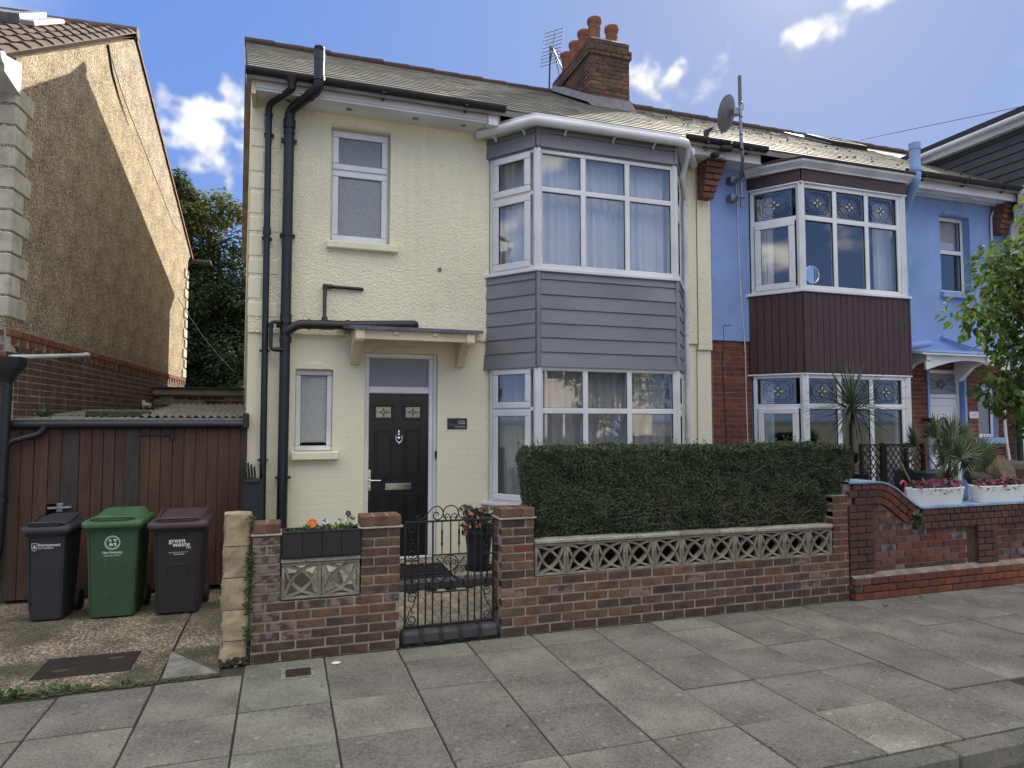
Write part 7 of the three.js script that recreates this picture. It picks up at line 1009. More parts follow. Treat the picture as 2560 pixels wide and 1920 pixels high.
{
  const petal = (r, g, b) => phys({ color: col(r, g, b), roughness: 0.7, transmission: 0.25, thickness: 0, side: THREE.DoubleSide });
  const flower = (name, label, at, h, r, c1, c2, n, face, lean = 0, extra = 0) => {
    const o = thing(name, label, 'flower', at), base = V(...at), top = base.clone().add(V(lean, h, 0.01));
    mesh('leaves', leafBits(34, base.clone().setY(at[1] - 0.01), 0.055, 0.05, 0.04, 0.034, 1), M.weed, o);
    mesh('stem', sweep(smooth([base, base.clone().add(V(lean * 0.2, h * 0.5, 0)), top], 6), 0.0025, 5), M.weed, o);
    const dir = V(face, 0.25, 1).normalize();
    mesh('petals', petals(top, n, r, dir), c1, o); if (c2) mesh('petals', petals(top.clone().addScaledVector(dir, 0.004), 3, r * 0.62, dir), c2, o);
    mesh('eye', prep(new THREE.SphereGeometry(r * 0.2, 8, 6)).translate(top.x + dir.x * 0.006, top.y + 0.003, top.z + dir.z * 0.006), petal(0.75, 0.55, 0.05), o);
    if (extra) for (let i = 0; i < 5; i++) { const q = base.clone().add(V(R(-0.06, 0.06), R(0.05, 0.10), R(-0.03, 0.03))); mesh('stem', sweep([base, q], 0.0018, 4), M.weed, o); mesh('leaves', leafBits(5, q, 0.01, 0.01, 0.01, 0.022, 1), M.weed, o); }
  };
  flower('marigold', 'orange flower in the black trough planter', [0.225, 0.965, -5.60], 0.065, 0.033, petal(0.85, 0.18, 0.02), petal(0.9, 0.25, 0.03), 9, -0.1);
  flower('pansy', 'white and purple flower in the black trough planter', [0.318, 0.965, -5.60], 0.082, 0.028, petal(0.72, 0.72, 0.85), petal(0.10, 0.05, 0.30), 5, 0.1);
  flower('pansy', 'low yellow flower with dark centre in the black trough planter', [0.40, 0.965, -5.585], 0.025, 0.027, petal(0.85, 0.60, 0.02), petal(0.08, 0.03, 0.03), 5, -0.1);
  flower('pansy', 'tall dark purple flower at right end of the black trough planter', [0.50, 0.965, -5.62], 0.125, 0.024, petal(0.035, 0.018, 0.09), null, 5, 0.2, 0.0, 1);
  solo('seedlings', leafBits(40, V(0.09, 0.955, -5.60), 0.075, 0.02, 0.05, 0.03, 1), M.weed, 'low green seedlings at left end of the black trough planter', 'plant');
}
{ // potted plant and doormat
  const p = thing('plant_pot', 'black tapered plant pot standing on the step beside the door', 'plant pot', [2.06, 0.206, -7.28]);
  mesh('pot', lathe([[0, 0], [0.105, 0], [0.110, 0.02], [0.150, 0.36], [0.162, 0.365], [0.165, 0.41], [0.150, 0.412], [0.142, 0.36], [0, 0.35]], 28).translate(2.06, 0.225, -7.28), M.plastic(0.020, 0.021, 0.026), p);
  mesh('saucer', lathe([[0, 0], [0.145, 0], [0.165, 0.035], [0.155, 0.035], [0.14, 0.012], [0, 0.012]], 28).translate(2.06, 0.207, -7.28), M.plastic(0.020, 0.021, 0.026), p);
  const b = thing('begonia', 'bushy flowering plant with bronze leaves in the black pot by the door', 'plant', [2.06, 0.58, -7.28]);
  mesh('leaves', leafBits(260, V(2.06, 0.58, -7.28), 0.19, 0.27, 0.17, 0.075, 0.5), leafM(0.055, 0.072, 0.030, 0.2), b);
  mesh('bronze_leaves', leafBits(70, V(2.05, 0.60, -7.25), 0.20, 0.26, 0.17, 0.06, 0.6), leafM(0.11, 0.045, 0.03, 0.2), b);
  mesh('flowers', Array.from({ length: 26 }, () => petals(V(2.06 + R(-0.2, 0.2), 0.64 + R(-0.05, 0.22), -7.2 + R(-0.1, 0.08)), 5, 0.018, V(R(-0.5, 0.5), 0.4, 1).normalize())).flat(), phys({ color: col(0.50, 0.16, 0.10), roughness: 0.7, side: THREE.DoubleSide }), b);
  mesh('stem', Array.from({ length: 14 }, () => sweep([V(2.06 + R(-0.05, 0.05), 0.58, -7.28), V(2.06 + R(-0.17, 0.17), R(0.70, 0.86), -7.28 + R(-0.15, 0.15))], 0.003, 5)), M.weed, b);
  const d = thing('doormat', 'black bristly doormat on the step before the black door', 'doormat', [1.33, 0.206, -7.35]);
  const bm = []; for (let i = 0; i < 46; i++) for (let j = 0; j < 14; j++) bm.push(box(0.86 + i * 0.0185 + R(-0.003, 0.003), 0.873 + i * 0.0185, 0.215, 0.230 + R(0, 0.012), -7.62 + j * 0.041, -7.59 + j * 0.041 + R(-0.004, 0.004)));
  tag(mesh('bristles', bm, M.blackDull, d), null, null, null, 'stuff'); mesh('backing', bbox(0.85, 1.72, 0.2075, 0.222, -7.64, -7.03, 0.004), M.blackDull, d);
}
{ // finned black box at the foot of the house corner
  const c = thing('drainage_box', 'black plastic box with fins at the foot of the house corner behind the gatepost', 'box', [-0.30, 0.1, -7.92]);
  mesh('body', muv(facesGeo((() => { const F = [V(-0.40, 0.1, -7.86), V(-0.20, 0.1, -7.86), V(-0.20, 1.20, -7.86), V(-0.40, 1.15, -7.86)], B = F.map((p) => p.clone().setZ(-8.10)); return [F, B.slice().reverse(), [F[1], B[1], B[2], F[2]], [B[0], F[0], F[3], B[3]], [F[3], F[2], B[2], B[3]]]; })())), M.plastic(0.018, 0.019, 0.026), c);
  for (let i = 0; i < 4; i++) mesh('fin', bbox(-0.385 + i * 0.030, -0.370 + i * 0.030, 1.16, 1.40 - i * 0.025, -8.06, -7.88, 0.004).applyMatrix4(new THREE.Matrix4().makeTranslation(-0.38, 1.2, 0).multiply(new THREE.Matrix4().makeRotationZ(0.10)).multiply(new THREE.Matrix4().makeTranslation(0.38, -1.2, 0))), M.plastic(0.018, 0.019, 0.026), c);
  mesh('shelf', bbox(-0.395, -0.23, 1.16, 1.20, -8.06, -7.85, 0.008), M.plastic(0.018, 0.019, 0.026), c);
}
{ // TV aerial behind the chimney, satellite dish on a cranked pole
  const a = thing('tv_aerial', 'dark television aerial with wire grid reflector on a mast beside the chimney', 'aerial', [4.80, 8.2, -12.0]);
  mesh('mast', sweep([V(4.797, 8.15, -12), V(4.828, 9.18, -12)], 0.017, 8), M.blackSteel, a);
  const g = []; const Q = (u, v) => V(4.86 + u * 0.36 + v * 0.06, 9.16 + u * 0.13 + v * 0.33, -12 + u * 0.1 - v * 0.05); for (const [v0, v1, rows] of [[0.10, 1.15, 5], [-0.18, -1.15, 5]]) { for (let i = 0; i < rows; i++) { const v = lerp(v0, v1, i / (rows - 1)); g.push(sweep([Q(-0.48, v), Q(0.52, v)], 0.0055, 5)); } g.push(sweep([Q(-0.48, v0), Q(-0.48, v1)], 0.006, 5), sweep([Q(0.52, v0), Q(0.52, v1)], 0.006, 5)); }
  mesh('reflector', g, M.blackSteel, a); mesh('reflector_bar', sweep([Q(0.02, -1.2), Q(0.08, 1.2)], 0.010, 6), M.blackSteel, a);
  const bs = V(4.87, 9.17, -12), be = V(5.22, 8.98, -12.35); mesh('boom', [sweep([bs, be], 0.012, 6), ...Array.from({ length: 8 }, (_, i) => { const p = bs.clone().lerp(be, (i + 1) / 8.5), s = 0.13 - i * 0.006; return sweep([p.clone().add(V(-s * 0.55, -s, 0)), p.clone().add(V(s * 0.75, s, 0))], 0.004, 4); }), bbox(4.83, 4.90, 9.13, 9.20, -12.04, -11.97, 0.01)], M.alu, a);
  mesh('strut', sweep([V(4.90, 9.12, -12), V(5.03, 8.58, -12)], 0.010, 6), M.blackSteel, a); mesh('bracket', bbox(4.73, 4.82, 8.12, 8.26, -12.05, -11.95, 0.01), M.alu, a);

  const d = thing('satellite_dish', 'grey satellite dish on a cranked pole between the two bays', 'satellite dish', [6.14, 4.88, -7.97]);
  mesh('pole', sweep(bend([V(6.145, 4.88, -7.98), V(6.135, 5.28, -7.97), V(5.845, 5.40, -7.55), V(5.800, 5.62, -7.52), V(5.795, 6.50, -7.52)], 0.06, 5), 0.021, 12), M.alu, d);
  mesh('pole_end', sweep([V(5.795, 6.12, -7.52), V(5.795, 6.52, -7.52)], 0.024, 12), std({ color: col(0.12, 0.11, 0.12), roughness: 0.6 }), d);
  each('wall_bracket', [5.02, 5.28].flatMap((y) => [bbox(6.00, 6.12, y - 0.04, y + 0.06, -8.15, -8.02, 0.006), bbox(6.05, 6.19, y - 0.008, y + 0.012, -8.0, -7.94, 0.004)]), M.alu, d);
  each('clip', [5.5, 5.7, 5.95].map((y) => collarAt(V(5.80, y, -7.52), V(0, 1, 0), 0.024, 0.018)), M.blackDull, d);
  // dish: shallow bowl opening away from the street
  const bore = V(-0.36, 0.28, -0.89).normalize(), rx = 0.185, ry = 0.245, c = V(5.70, 6.03, -7.62), up = V(0, 1, 0).sub(bore.clone().multiplyScalar(bore.y)).normalize(), rt = up.clone().cross(bore).normalize(), m4 = new THREE.Matrix4().makeBasis(rt, up, bore).setPosition(c);
  const bowl = (o) => { const g2 = new THREE.RingGeometry(0.001, 1, 36, 8), p = g2.attributes.position; for (let i = 0; i < p.count; i++) { const x = p.getX(i), y = p.getY(i), r2 = x * x + y * y; p.setXYZ(i, x * rx, y * ry, 0.055 * r2 + o); } g2.computeVertexNormals(); return prep(g2); };
  const gry = std({ color: col(0.16, 0.165, 0.185), map: sized(tSoft, 0.4), roughness: 0.6, side: THREE.DoubleSide });
  mesh('dish', [bowl(0).applyMatrix4(m4), bowl(-0.004).applyMatrix4(m4), sweep(Array.from({ length: 37 }, (_, i) => V(rx * Math.cos(i / 36 * 6.2832), ry * Math.sin(i / 36 * 6.2832), 0.054).applyMatrix4(m4)), 0.006, 6)], gry, d);
  const lnb = c.clone().addScaledVector(bore, 0.30).addScaledVector(up, -0.24); mesh('arm', sweep([V(0, -ry * 0.9, 0.03).applyMatrix4(m4), lnb], 0.010, 8), M.alu, d);
  mesh('receiver', [sweep([lnb.clone().add(V(-0.01, 0.02, 0)), lnb.clone().addScaledVector(bore, -0.08).addScaledVector(up, 0.05)], 0.024, 10), bbox(lnb.x - 0.05, lnb.x + 0.02, lnb.y - 0.05, lnb.y + 0.03, lnb.z - 0.03, lnb.z + 0.03, 0.01)], std({ color: col(0.05, 0.05, 0.055), roughness: 0.5 }), d);
  mesh('mount', [bbox(5.70, 5.80, 5.98, 6.08, -7.60, -7.52, 0.008), sweep(bend([V(5.79, 6.03, -7.54), V(5.87, 6.08, -7.54), V(5.865, 6.20, -7.56), V(5.82, 6.17, -7.58)], 0.03), 0.008, 6)], M.alu, d);
}
{ // troughs on the neighbour's wall, trellis, garden ornaments
  const trough = (label, x0, x1, lab2, fl) => {
    const cx = (x0 + x1) / 2, L = x1 - x0, p = thing('trough_planter', label, 'planter', [cx, 0.908, -5.69]);
    mesh('trough', loft([rrect(L * 0.90, 0.135, 0.06, 0.909, 6, cx, -5.69), rrect(L * 0.935, 0.155, 0.07, 0.945, 6, cx, -5.69), rrect(L * 0.93, 0.15, 0.068, 0.950, 6, cx, -5.69), rrect(L * 0.945, 0.16, 0.07, 0.956, 6, cx, -5.69), rrect(L * 0.985, 0.185, 0.07, 1.07, 6, cx, -5.69), rrect(L, 0.20, 0.08, 1.085, 6, cx, -5.69), rrect(L, 0.20, 0.08, 1.098, 6, cx, -5.69), rrect(L * 0.97, 0.175, 0.07, 1.09, 6, cx, -5.69)]), M.white, p);
    const f = thing('petunias', lab2, 'flowers', [cx, 1.09, -5.69]);
    mesh('leaves', [leafBits(300, V(cx, 1.075, -5.69), L * 0.5, 0.07, 0.09, 0.05, 0.8), leafBits(40, V(cx, 1.03, -5.60), L * 0.4, 0.06, 0.02, 0.035, 0.2)], leafM(0.045, 0.075, 0.028, 0.25), f);
    mesh('flowers', Array.from({ length: fl }, () => petals(V(cx + R(-0.48, 0.48) * L, 1.115 + R(-0.02, 0.07), -5.63 + R(-0.07, 0.05)), 5, R(0.020, 0.032), V(R(-0.4, 0.4), 0.5, 1).normalize(), 0.35)).flat(), phys({ color: col(0.25, 0.020, 0.095), roughness: 0.7, transmission: 0.2, thickness: 0, side: THREE.DoubleSide }), f);
    mesh('buds', Array.from({ length: 30 }, () => prep(new THREE.IcosahedronGeometry(R(0.008, 0.014), 0)).translate(cx + R(-0.5, 0.5) * L, 1.13 + R(-0.03, 0.05), -5.65 + R(-0.06, 0.05))), phys({ color: col(0.22, 0.05, 0.07), roughness: 0.8 }), f);
  };
  trough('white trough planter on the pale blue wall top below the fan palm', 6.50, 7.25, 'magenta flowers filling the white trough below the fan palm', 24);
  trough('white trough planter at right edge of the photo on the wall top', 7.455, 8.22, 'magenta flowers filling the white trough at right edge below the driftwood', 20);
  const tm = std({ color: col(0.030, 0.020, 0.024), map: sized(tWood, 0.3), roughness: 0.8 });
  const xs = [6.66, 6.755, 7.09, 7.145, 7.49, 7.545, 7.80]; const t = thing('trellis', 'dark brown diamond trellis panels on posts behind the swept wall', 'trellis', [7.2, 0.15, -6.6]);
  for (const [a, b] of [[6.755, 6.79], [7.085, 7.115], [7.125, 7.16], [7.475, 7.52], [7.765, 7.80]]) mesh('post', muv(bbox(a, b, 0.15, 1.57 - R(0, 0.02), -6.62, -6.57, 0.004)), tm, t);
  for (const [a, b] of [[6.79, 7.085], [7.16, 7.475], [7.52, 7.765]]) { const y0 = 0.4, y1 = 1.535, g = []; for (let k = -20; k < 40; k++) for (const s of [1, -1]) { const p = 0.085; let x0 = a, x1 = b, ya = k * p * 1.25 + (s > 0 ? 0 : 0), yb; yb = ya + s * (b - a) * 1.25; let u0 = 0, u1 = 1; const Y = (u) => lerp(ya, yb, u) + 0.0; const lo = y0, hi = y1; for (const q of [lo, hi]) { const u = (q - ya) / (yb - ya); if (s > 0) { if (q === lo) u0 = Math.max(u0, u); else u1 = Math.min(u1, u); } else { if (q === hi) u0 = Math.max(u0, u); else u1 = Math.min(u1, u); } } if (u1 - u0 < 0.05) continue; const P = V(lerp(a, b, u0), Y(u0), -6.595 + s * 0.006), Q = V(lerp(a, b, u1), Y(u1), -6.595 + s * 0.006); g.push(sweep([P, Q], 0.0085, 4, true)); } mesh('lattice', g, tm, t); mesh('rail', [muv(bbox(a, b, 1.525, 1.545, -6.61, -6.58, 0.003)), muv(bbox(a, b, 0.395, 0.415, -6.61, -6.58, 0.003))], tm, t); }
  solo('bamboo_cane', sweep([V(6.97, 0.88, -5.95), V(6.74, 1.35, -6.0)], 0.010, 8), std({ color: col(0.26, 0.17, 0.11), roughness: 0.8 }), 'thin brown cane leaning beside the pink flamingo', 'cane');
  const f = thing('flamingo_ornament', 'pink garden flamingo ornament peeping over the swept brick wall', 'ornament', [6.80, 0.6, -6.0]), pk = std({ color: col(0.55, 0.09, 0.20), roughness: 0.5 });
  mesh('body', prep(new THREE.SphereGeometry(0.07, 16, 12)).scale(1.4, 0.8, 0.7).rotateZ(0.5).translate(6.83, 0.94, -6.0), pk, f); mesh('neck', sweep(smooth([V(6.78, 0.97, -6), V(6.80, 1.05, -6), V(6.795, 1.115, -6), V(6.765, 1.14, -6), V(6.735, 1.128, -6), V(6.728, 1.105, -6)], 20), (u) => 0.020 - 0.007 * u, 8), pk, f); mesh('beak', sweep([V(6.73, 1.112, -6), V(6.722, 1.085, -6)], (u) => 0.011 - 0.009 * u, 6), M.blackDull, f); mesh('leg', [sweep([V(6.84, 0.90, -6), V(6.84, 0.15, -6)], 0.006, 6)], M.blackDull, f);
}
{ // driftwood stumps
  const w = std({ color: col(0.34, 0.26, 0.165), map: sized(tStreak, 0.18, 0.5), bumpMap: sized(tStreak, 0.12, 0.5), bumpScale: 0.02, roughness: 0.95 }), gw = std({ color: col(0.25, 0.225, 0.20), map: sized(tStreak, 0.2, 0.5), bumpMap: sized(tStreak, 0.12, 0.4), bumpScale: 0.02, roughness: 0.95 });
  const log = (label, P, r, L, ax, mat, s) => { const g = new THREE.CylinderGeometry(r, r * 0.8, L, 26, 14), p = g.attributes.position; for (let i = 0; i < p.count; i++) { const x = p.getX(i), y = p.getY(i), z = p.getZ(i), n = fbm3(x * 7 + s, y * 2, z * 7, 4, 5), k = 0.65 + n * 0.75; p.setXYZ(i, x * k, y * (1 + (n - 0.5) * 0.5), z * k); } g.computeVertexNormals(); const q = new THREE.Quaternion().setFromUnitVectors(V(0, 1, 0), ax.normalize()); return solo('driftwood', prep(g).applyQuaternion(q).translate(...P), mat, label, 'driftwood'); };
  log('split pale driftwood stump with fibrous face above the right trough', [8.40, 1.16, -6.2], 0.20, 0.42, V(0.25, 0.35, 0.9), w, 1);
  log('grey weathered driftwood branch lying on top of the stumps', [8.72, 1.27, -6.25], 0.085, 0.62, V(1, -0.14, 0.1), gw, 4);
  log('dark rounded driftwood stump right of the split stump', [8.80, 1.08, -6.25], 0.16, 0.40, V(0.1, 1, 0.3), std({ color: col(0.20, 0.13, 0.085), map: sized(tStreak, 0.2, 0.5), bumpMap: sized(tStreak, 0.12, 0.4), bumpScale: 0.02, roughness: 0.95 }), 7);
  log('small grey driftwood root at left below the split stump', [8.16, 1.13, -6.15], 0.07, 0.30, V(1, -0.2, 0.3), gw, 9);
  solo('storage_box', bbox(7.60, 8.15, 0.2, 1.20, -6.9, -6.4, 0.02), std({ color: col(0.022, 0.040, 0.035), roughness: 0.6 }), 'dark green box behind the gap between the white troughs', 'box');
}

// ---------------------------------------------------------------- plants
function instanced(name, geo, mat, list, parent, label) { // leaves nobody could count
  const o = new THREE.InstancedMesh(geo, mat, list.length), base = from.get(parent); o.name = name; o.castShadow = o.receiveShadow = true;
  const off = new THREE.Matrix4().makeTranslation(-base.x, -base.y, -base.z);
  list.forEach(([m, c], i) => { o.setMatrixAt(i, off.clone().multiply(m)); o.setColorAt(i, c); });
  o.userData.kind = 'stuff'; parent.add(o); return o;
}
const leafShape = (w, bow = 0.18, k = 2) => { // unit leaf along +y: folded on the midrib, tip drooping
  const P = (t, s) => V(s * w * Math.sin(Math.pow(t, 0.75) * Math.PI) * 0.5, t, -bow * t * t + Math.abs(s) * 0.12 * Math.sin(t * Math.PI)), f = [], n = k + 1;
  for (let i = 0; i < n; i++) { const a = i / n, b = (i + 1) / n; for (const s of [-1, 1]) { const q = [P(a, 0), P(a, s), P(b, s), P(b, 0)]; if (s > 0) q.reverse(); const uniq = q.filter((p, j) => j === 0 || p.distanceTo(q[j - 1]) > 1e-4); if (uniq.length > 2) f.push(uniq); } }
  return facesGeo(f);
};
const tmpQ = new THREE.Quaternion();
function leafAt(p, dir, normal, size) { const y = dir.clone().normalize(), x = y.clone().cross(normal).normalize(), z = x.clone().cross(y); return new THREE.Matrix4().makeBasis(x.multiplyScalar(size), y.multiplyScalar(size), z.multiplyScalar(size)).setPosition(p); }
const rdir = () => { const z = R(-1, 1), a = R(0, 6.283), s = Math.sqrt(1 - z * z); return V(s * Math.cos(a), z, s * Math.sin(a)); };
{ // clipped privet hedge
  const h = thing('hedge', 'long clipped dark green hedge behind the pierced block wall', 'hedge', [3.8, 0.3, -6.0]);
  const X0 = 1.99, X1 = 5.60, Y1 = 1.575, Z1 = -5.60, Z0 = -6.42;
  const face = (x, y) => Z1 - 0.04 + 0.13 * (fbm3(x * 2.2, y * 2.2, 1, 3, 6) - 0.5) + 0.14 * (fbm3(x * 7, y * 7, 3, 3, 8) - 0.5) - (y < 0.95 ? (0.95 - y) * 0.22 : 0) - Math.pow(clamp((y - Y1 + 0.10) / 0.10), 2) * 0.05;
  const xl = (y, z = Z1) => X0 + 0.04 + (Z1 - z) * 0.24 + 0.03 * Math.sin(y * 7) + (y < 1.1 ? (1.1 - y) * 0.25 : 0) + Math.pow(clamp((y - Y1 + 0.12) / 0.12), 2) * 0.08, topY = (x, z) => Y1 - 0.012 * (x - 2) * 0.25 + 0.07 * (fbm3(x * 2.2, z * 2.2, 5, 3, 4) - 0.5) + 0.075 * (fbm3(x * 9, z * 9, 5, 2, 4) - 0.5);
  const dense = (x, y) => 0.35 + 0.65 * step(0.72, 1.15, y + (fbm3(x * 1.6, y * 2, 2, 3, 12) - 0.5) * 0.9 - 0.13 * step(3.0, 4.2, x) * step(1.35, 1.0, y));
  const G1 = leafShape(0.62, 0.1, 1), list = [], cA = [col(0.056, 0.090, 0.042), col(0.042, 0.072, 0.036), col(0.080, 0.122, 0.050), col(0.080, 0.092, 0.048), col(0.100, 0.080, 0.056)];
  const tint = (x, y) => { const q = rnd() + 0.5 * Math.max(0, fbm3(x * 2.4, y * 3, 9, 3, 14) - 0.52) * (y < 1.42 ? 1.6 : 0); return q < 0.42 ? cA[0] : q < 0.72 ? cA[1] : q < 0.86 + 0.06 * (y > 1.45 ? 1 : 0) ? cA[2] : q < 0.95 ? cA[3] : cA[4]; };
  for (let i = 0; i < 60000; i++) { const x = R(X0, X1), y = R(0.70, Y1); if (rnd() > dense(x, y) || x < xl(y)) continue; const d = R(0, 0.11) * R(0.2, 1), z = face(x, y) - d; const n = V(R(-0.7, 0.7), R(-0.5, 0.9), 1).normalize(), dir = V(R(-1, 1), R(-0.4, 1), R(0, 0.6)).normalize(); list.push([leafAt(V(x, y, z), dir, n, R(0.018, 0.033)), tint(x, y)]); }
  for (let i = 0; i < 24000; i++) { const x = R(X0 + 0.03, X1), z = R(Z0, Z1 - 0.02); if (x < xl(Y1, z)) continue; list.push([leafAt(V(x, topY(x, z) - R(0, 0.06) * rnd(), z), V(R(-1, 1), R(0.2, 1.2), R(-1, 1)).normalize(), V(R(-0.6, 0.6), 1, R(-0.6, 0.6)).normalize(), R(0.018, 0.032)), rnd() < 0.6 ? cA[2] : tint(x, 1.5)]); }  // top leaves mostly the lighter green, painting in light from above
  for (let i = 0; i < 11000; i++) { const y = R(0.8, Y1), z = R(Z0, Z1); list.push([leafAt(V(xl(y, z) + R(-0.01, 0.09) * rnd(), y, z), V(R(-0.6, 0.2), R(-0.4, 1), R(-1, 1)).normalize(), V(-1, R(-0.5, 0.9), R(-0.6, 0.6)).normalize(), R(0.018, 0.033)), tint(0, y)]); }
  for (let i = 0; i < 7000; i++) { const y = R(0.8, Y1), z = R(Z0, Z1 - 0.03); list.push([leafAt(V(X1 + R(-0.06, 0.03), y, z), V(R(-0.2, 0.6), R(-0.4, 1), R(-1, 1)).normalize(), V(1, R(-0.5, 0.9), R(-0.6, 0.6)).normalize(), R(0.018, 0.033)), tint(0, y)]); }
  for (let i = 0; i < 150; i++) { const x = R(X0 + 0.1, X1), z = R(Z0, Z1 - 0.05), top = topY(x, z), n = 3 + Math.floor(R(0, 5)), ln = R(-0.4, 0.4); for (let k = 0; k < n; k++) list.push([leafAt(V(x + ln * k * 0.012, top + k * 0.012, z), V(R(-1, 1), R(0.2, 1), R(-1, 1)).normalize(), V(R(-0.6, 0.6), 1, R(-0.2, 0.8)).normalize(), R(0.016, 0.028)), cA[2]]); }
  instanced('foliage', G1, M.leafHedge, list, h);
  const tw = []; for (let i = 0; i < 700; i++) { const x = R(X0 + 0.1, X1 - 0.02), y = 0.78 + 0.75 * Math.pow(rnd(), 1.25), k = 1 - dense(x, y) * 0.75; if (rnd() > k * 1.5 * (0.45 + 0.55 * step(2.7, 3.6, x))) continue; const l = R(0.05, 0.24), a = R(-1, 1), d = V(Math.cos(a * 0.9) * (rnd() < 0.5 ? -1 : 1), Math.sin(a * 0.7) * 0.8, R(-0.05, 0.16)).normalize(), p = V(x, y, face(x, y) - R(-0.02, 0.06)), q = p.clone().addScaledVector(d, l).add(V(0, R(-0.02, 0.05), 0)); if (q.x < X0 + 0.05 || q.x > X1 || q.y < 0.78 || q.y > 1.5) continue; tw.push(sweep([p, p.clone().lerp(q, 0.5).add(V(0, R(-0.02, 0.03), R(0, 0.025))), q], (t) => 0.0024 * (1 - t * 0.7) + 0.0005, 4, false)); }
  tag(mesh('twigs', tw, M.twig, h), null, null, null, 'stuff');
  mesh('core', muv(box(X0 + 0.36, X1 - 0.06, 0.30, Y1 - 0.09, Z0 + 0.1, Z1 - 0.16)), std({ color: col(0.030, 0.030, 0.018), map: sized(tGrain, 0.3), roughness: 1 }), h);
  const st = []; for (let i = 0; i < 22; i++) { const x = X0 + 0.15 + i * 0.155; st.push(sweep([V(x, 0.10, -6.0), V(x + R(-0.06, 0.06), 0.5, -5.98), V(x + R(-0.1, 0.1), 1.0, -5.95 + R(-0.1, 0.1))], 0.014, 6)); } mesh('stem', st, M.bark, h);
  mesh('branch', Array.from({ length: 260 }, () => { const x = R(X0 + 0.1, X1 - 0.1), p = V(x, R(0.1, 0.5), -6.0 + R(-0.1, 0.1)); return sweep([p, p.clone().add(V(R(-0.15, 0.15), R(0.2, 0.45), R(-0.1, 0.25)))], 0.005, 4, false); }), M.bark, h);
}
function crown(h, blobs, count, shape, size, cols, hang = 0.3, dense = 0.75) { // leaves in clumps spread through the volume, thinner inside
  const list = [];
  const tot = blobs.reduce((s, b) => s + b[3] * b[3], 0);
  for (const [x, y, z, r, c = cols] of blobs) { const n = Math.round(count * r * r / tot); for (let i = 0; i < n; i++) { const d = rdir(), k = r * Math.pow(rnd(), 0.38) * (0.8 + 0.4 * noise3(x * 3 + d.x * 2.2, y + d.y * 2.2, z + d.z * 2.2, 7)), p = V(x + d.x * k, y + d.y * k * 0.85, z + d.z * k); const dir = V(d.x + R(-0.8, 0.8), d.y * 0.5 - hang + R(-0.4, 0.4), d.z + R(-0.8, 0.8)).normalize(), nn = V(R(-0.6, 0.6), 1, R(-0.6, 0.6)).add(d.clone().multiplyScalar(0.5)).normalize(); list.push([leafAt(p, dir, nn, size * R(0.7, 1.2)), pick(c)]); } }
  return instanced('crown', shape, M.leafWhite, list, h);
}
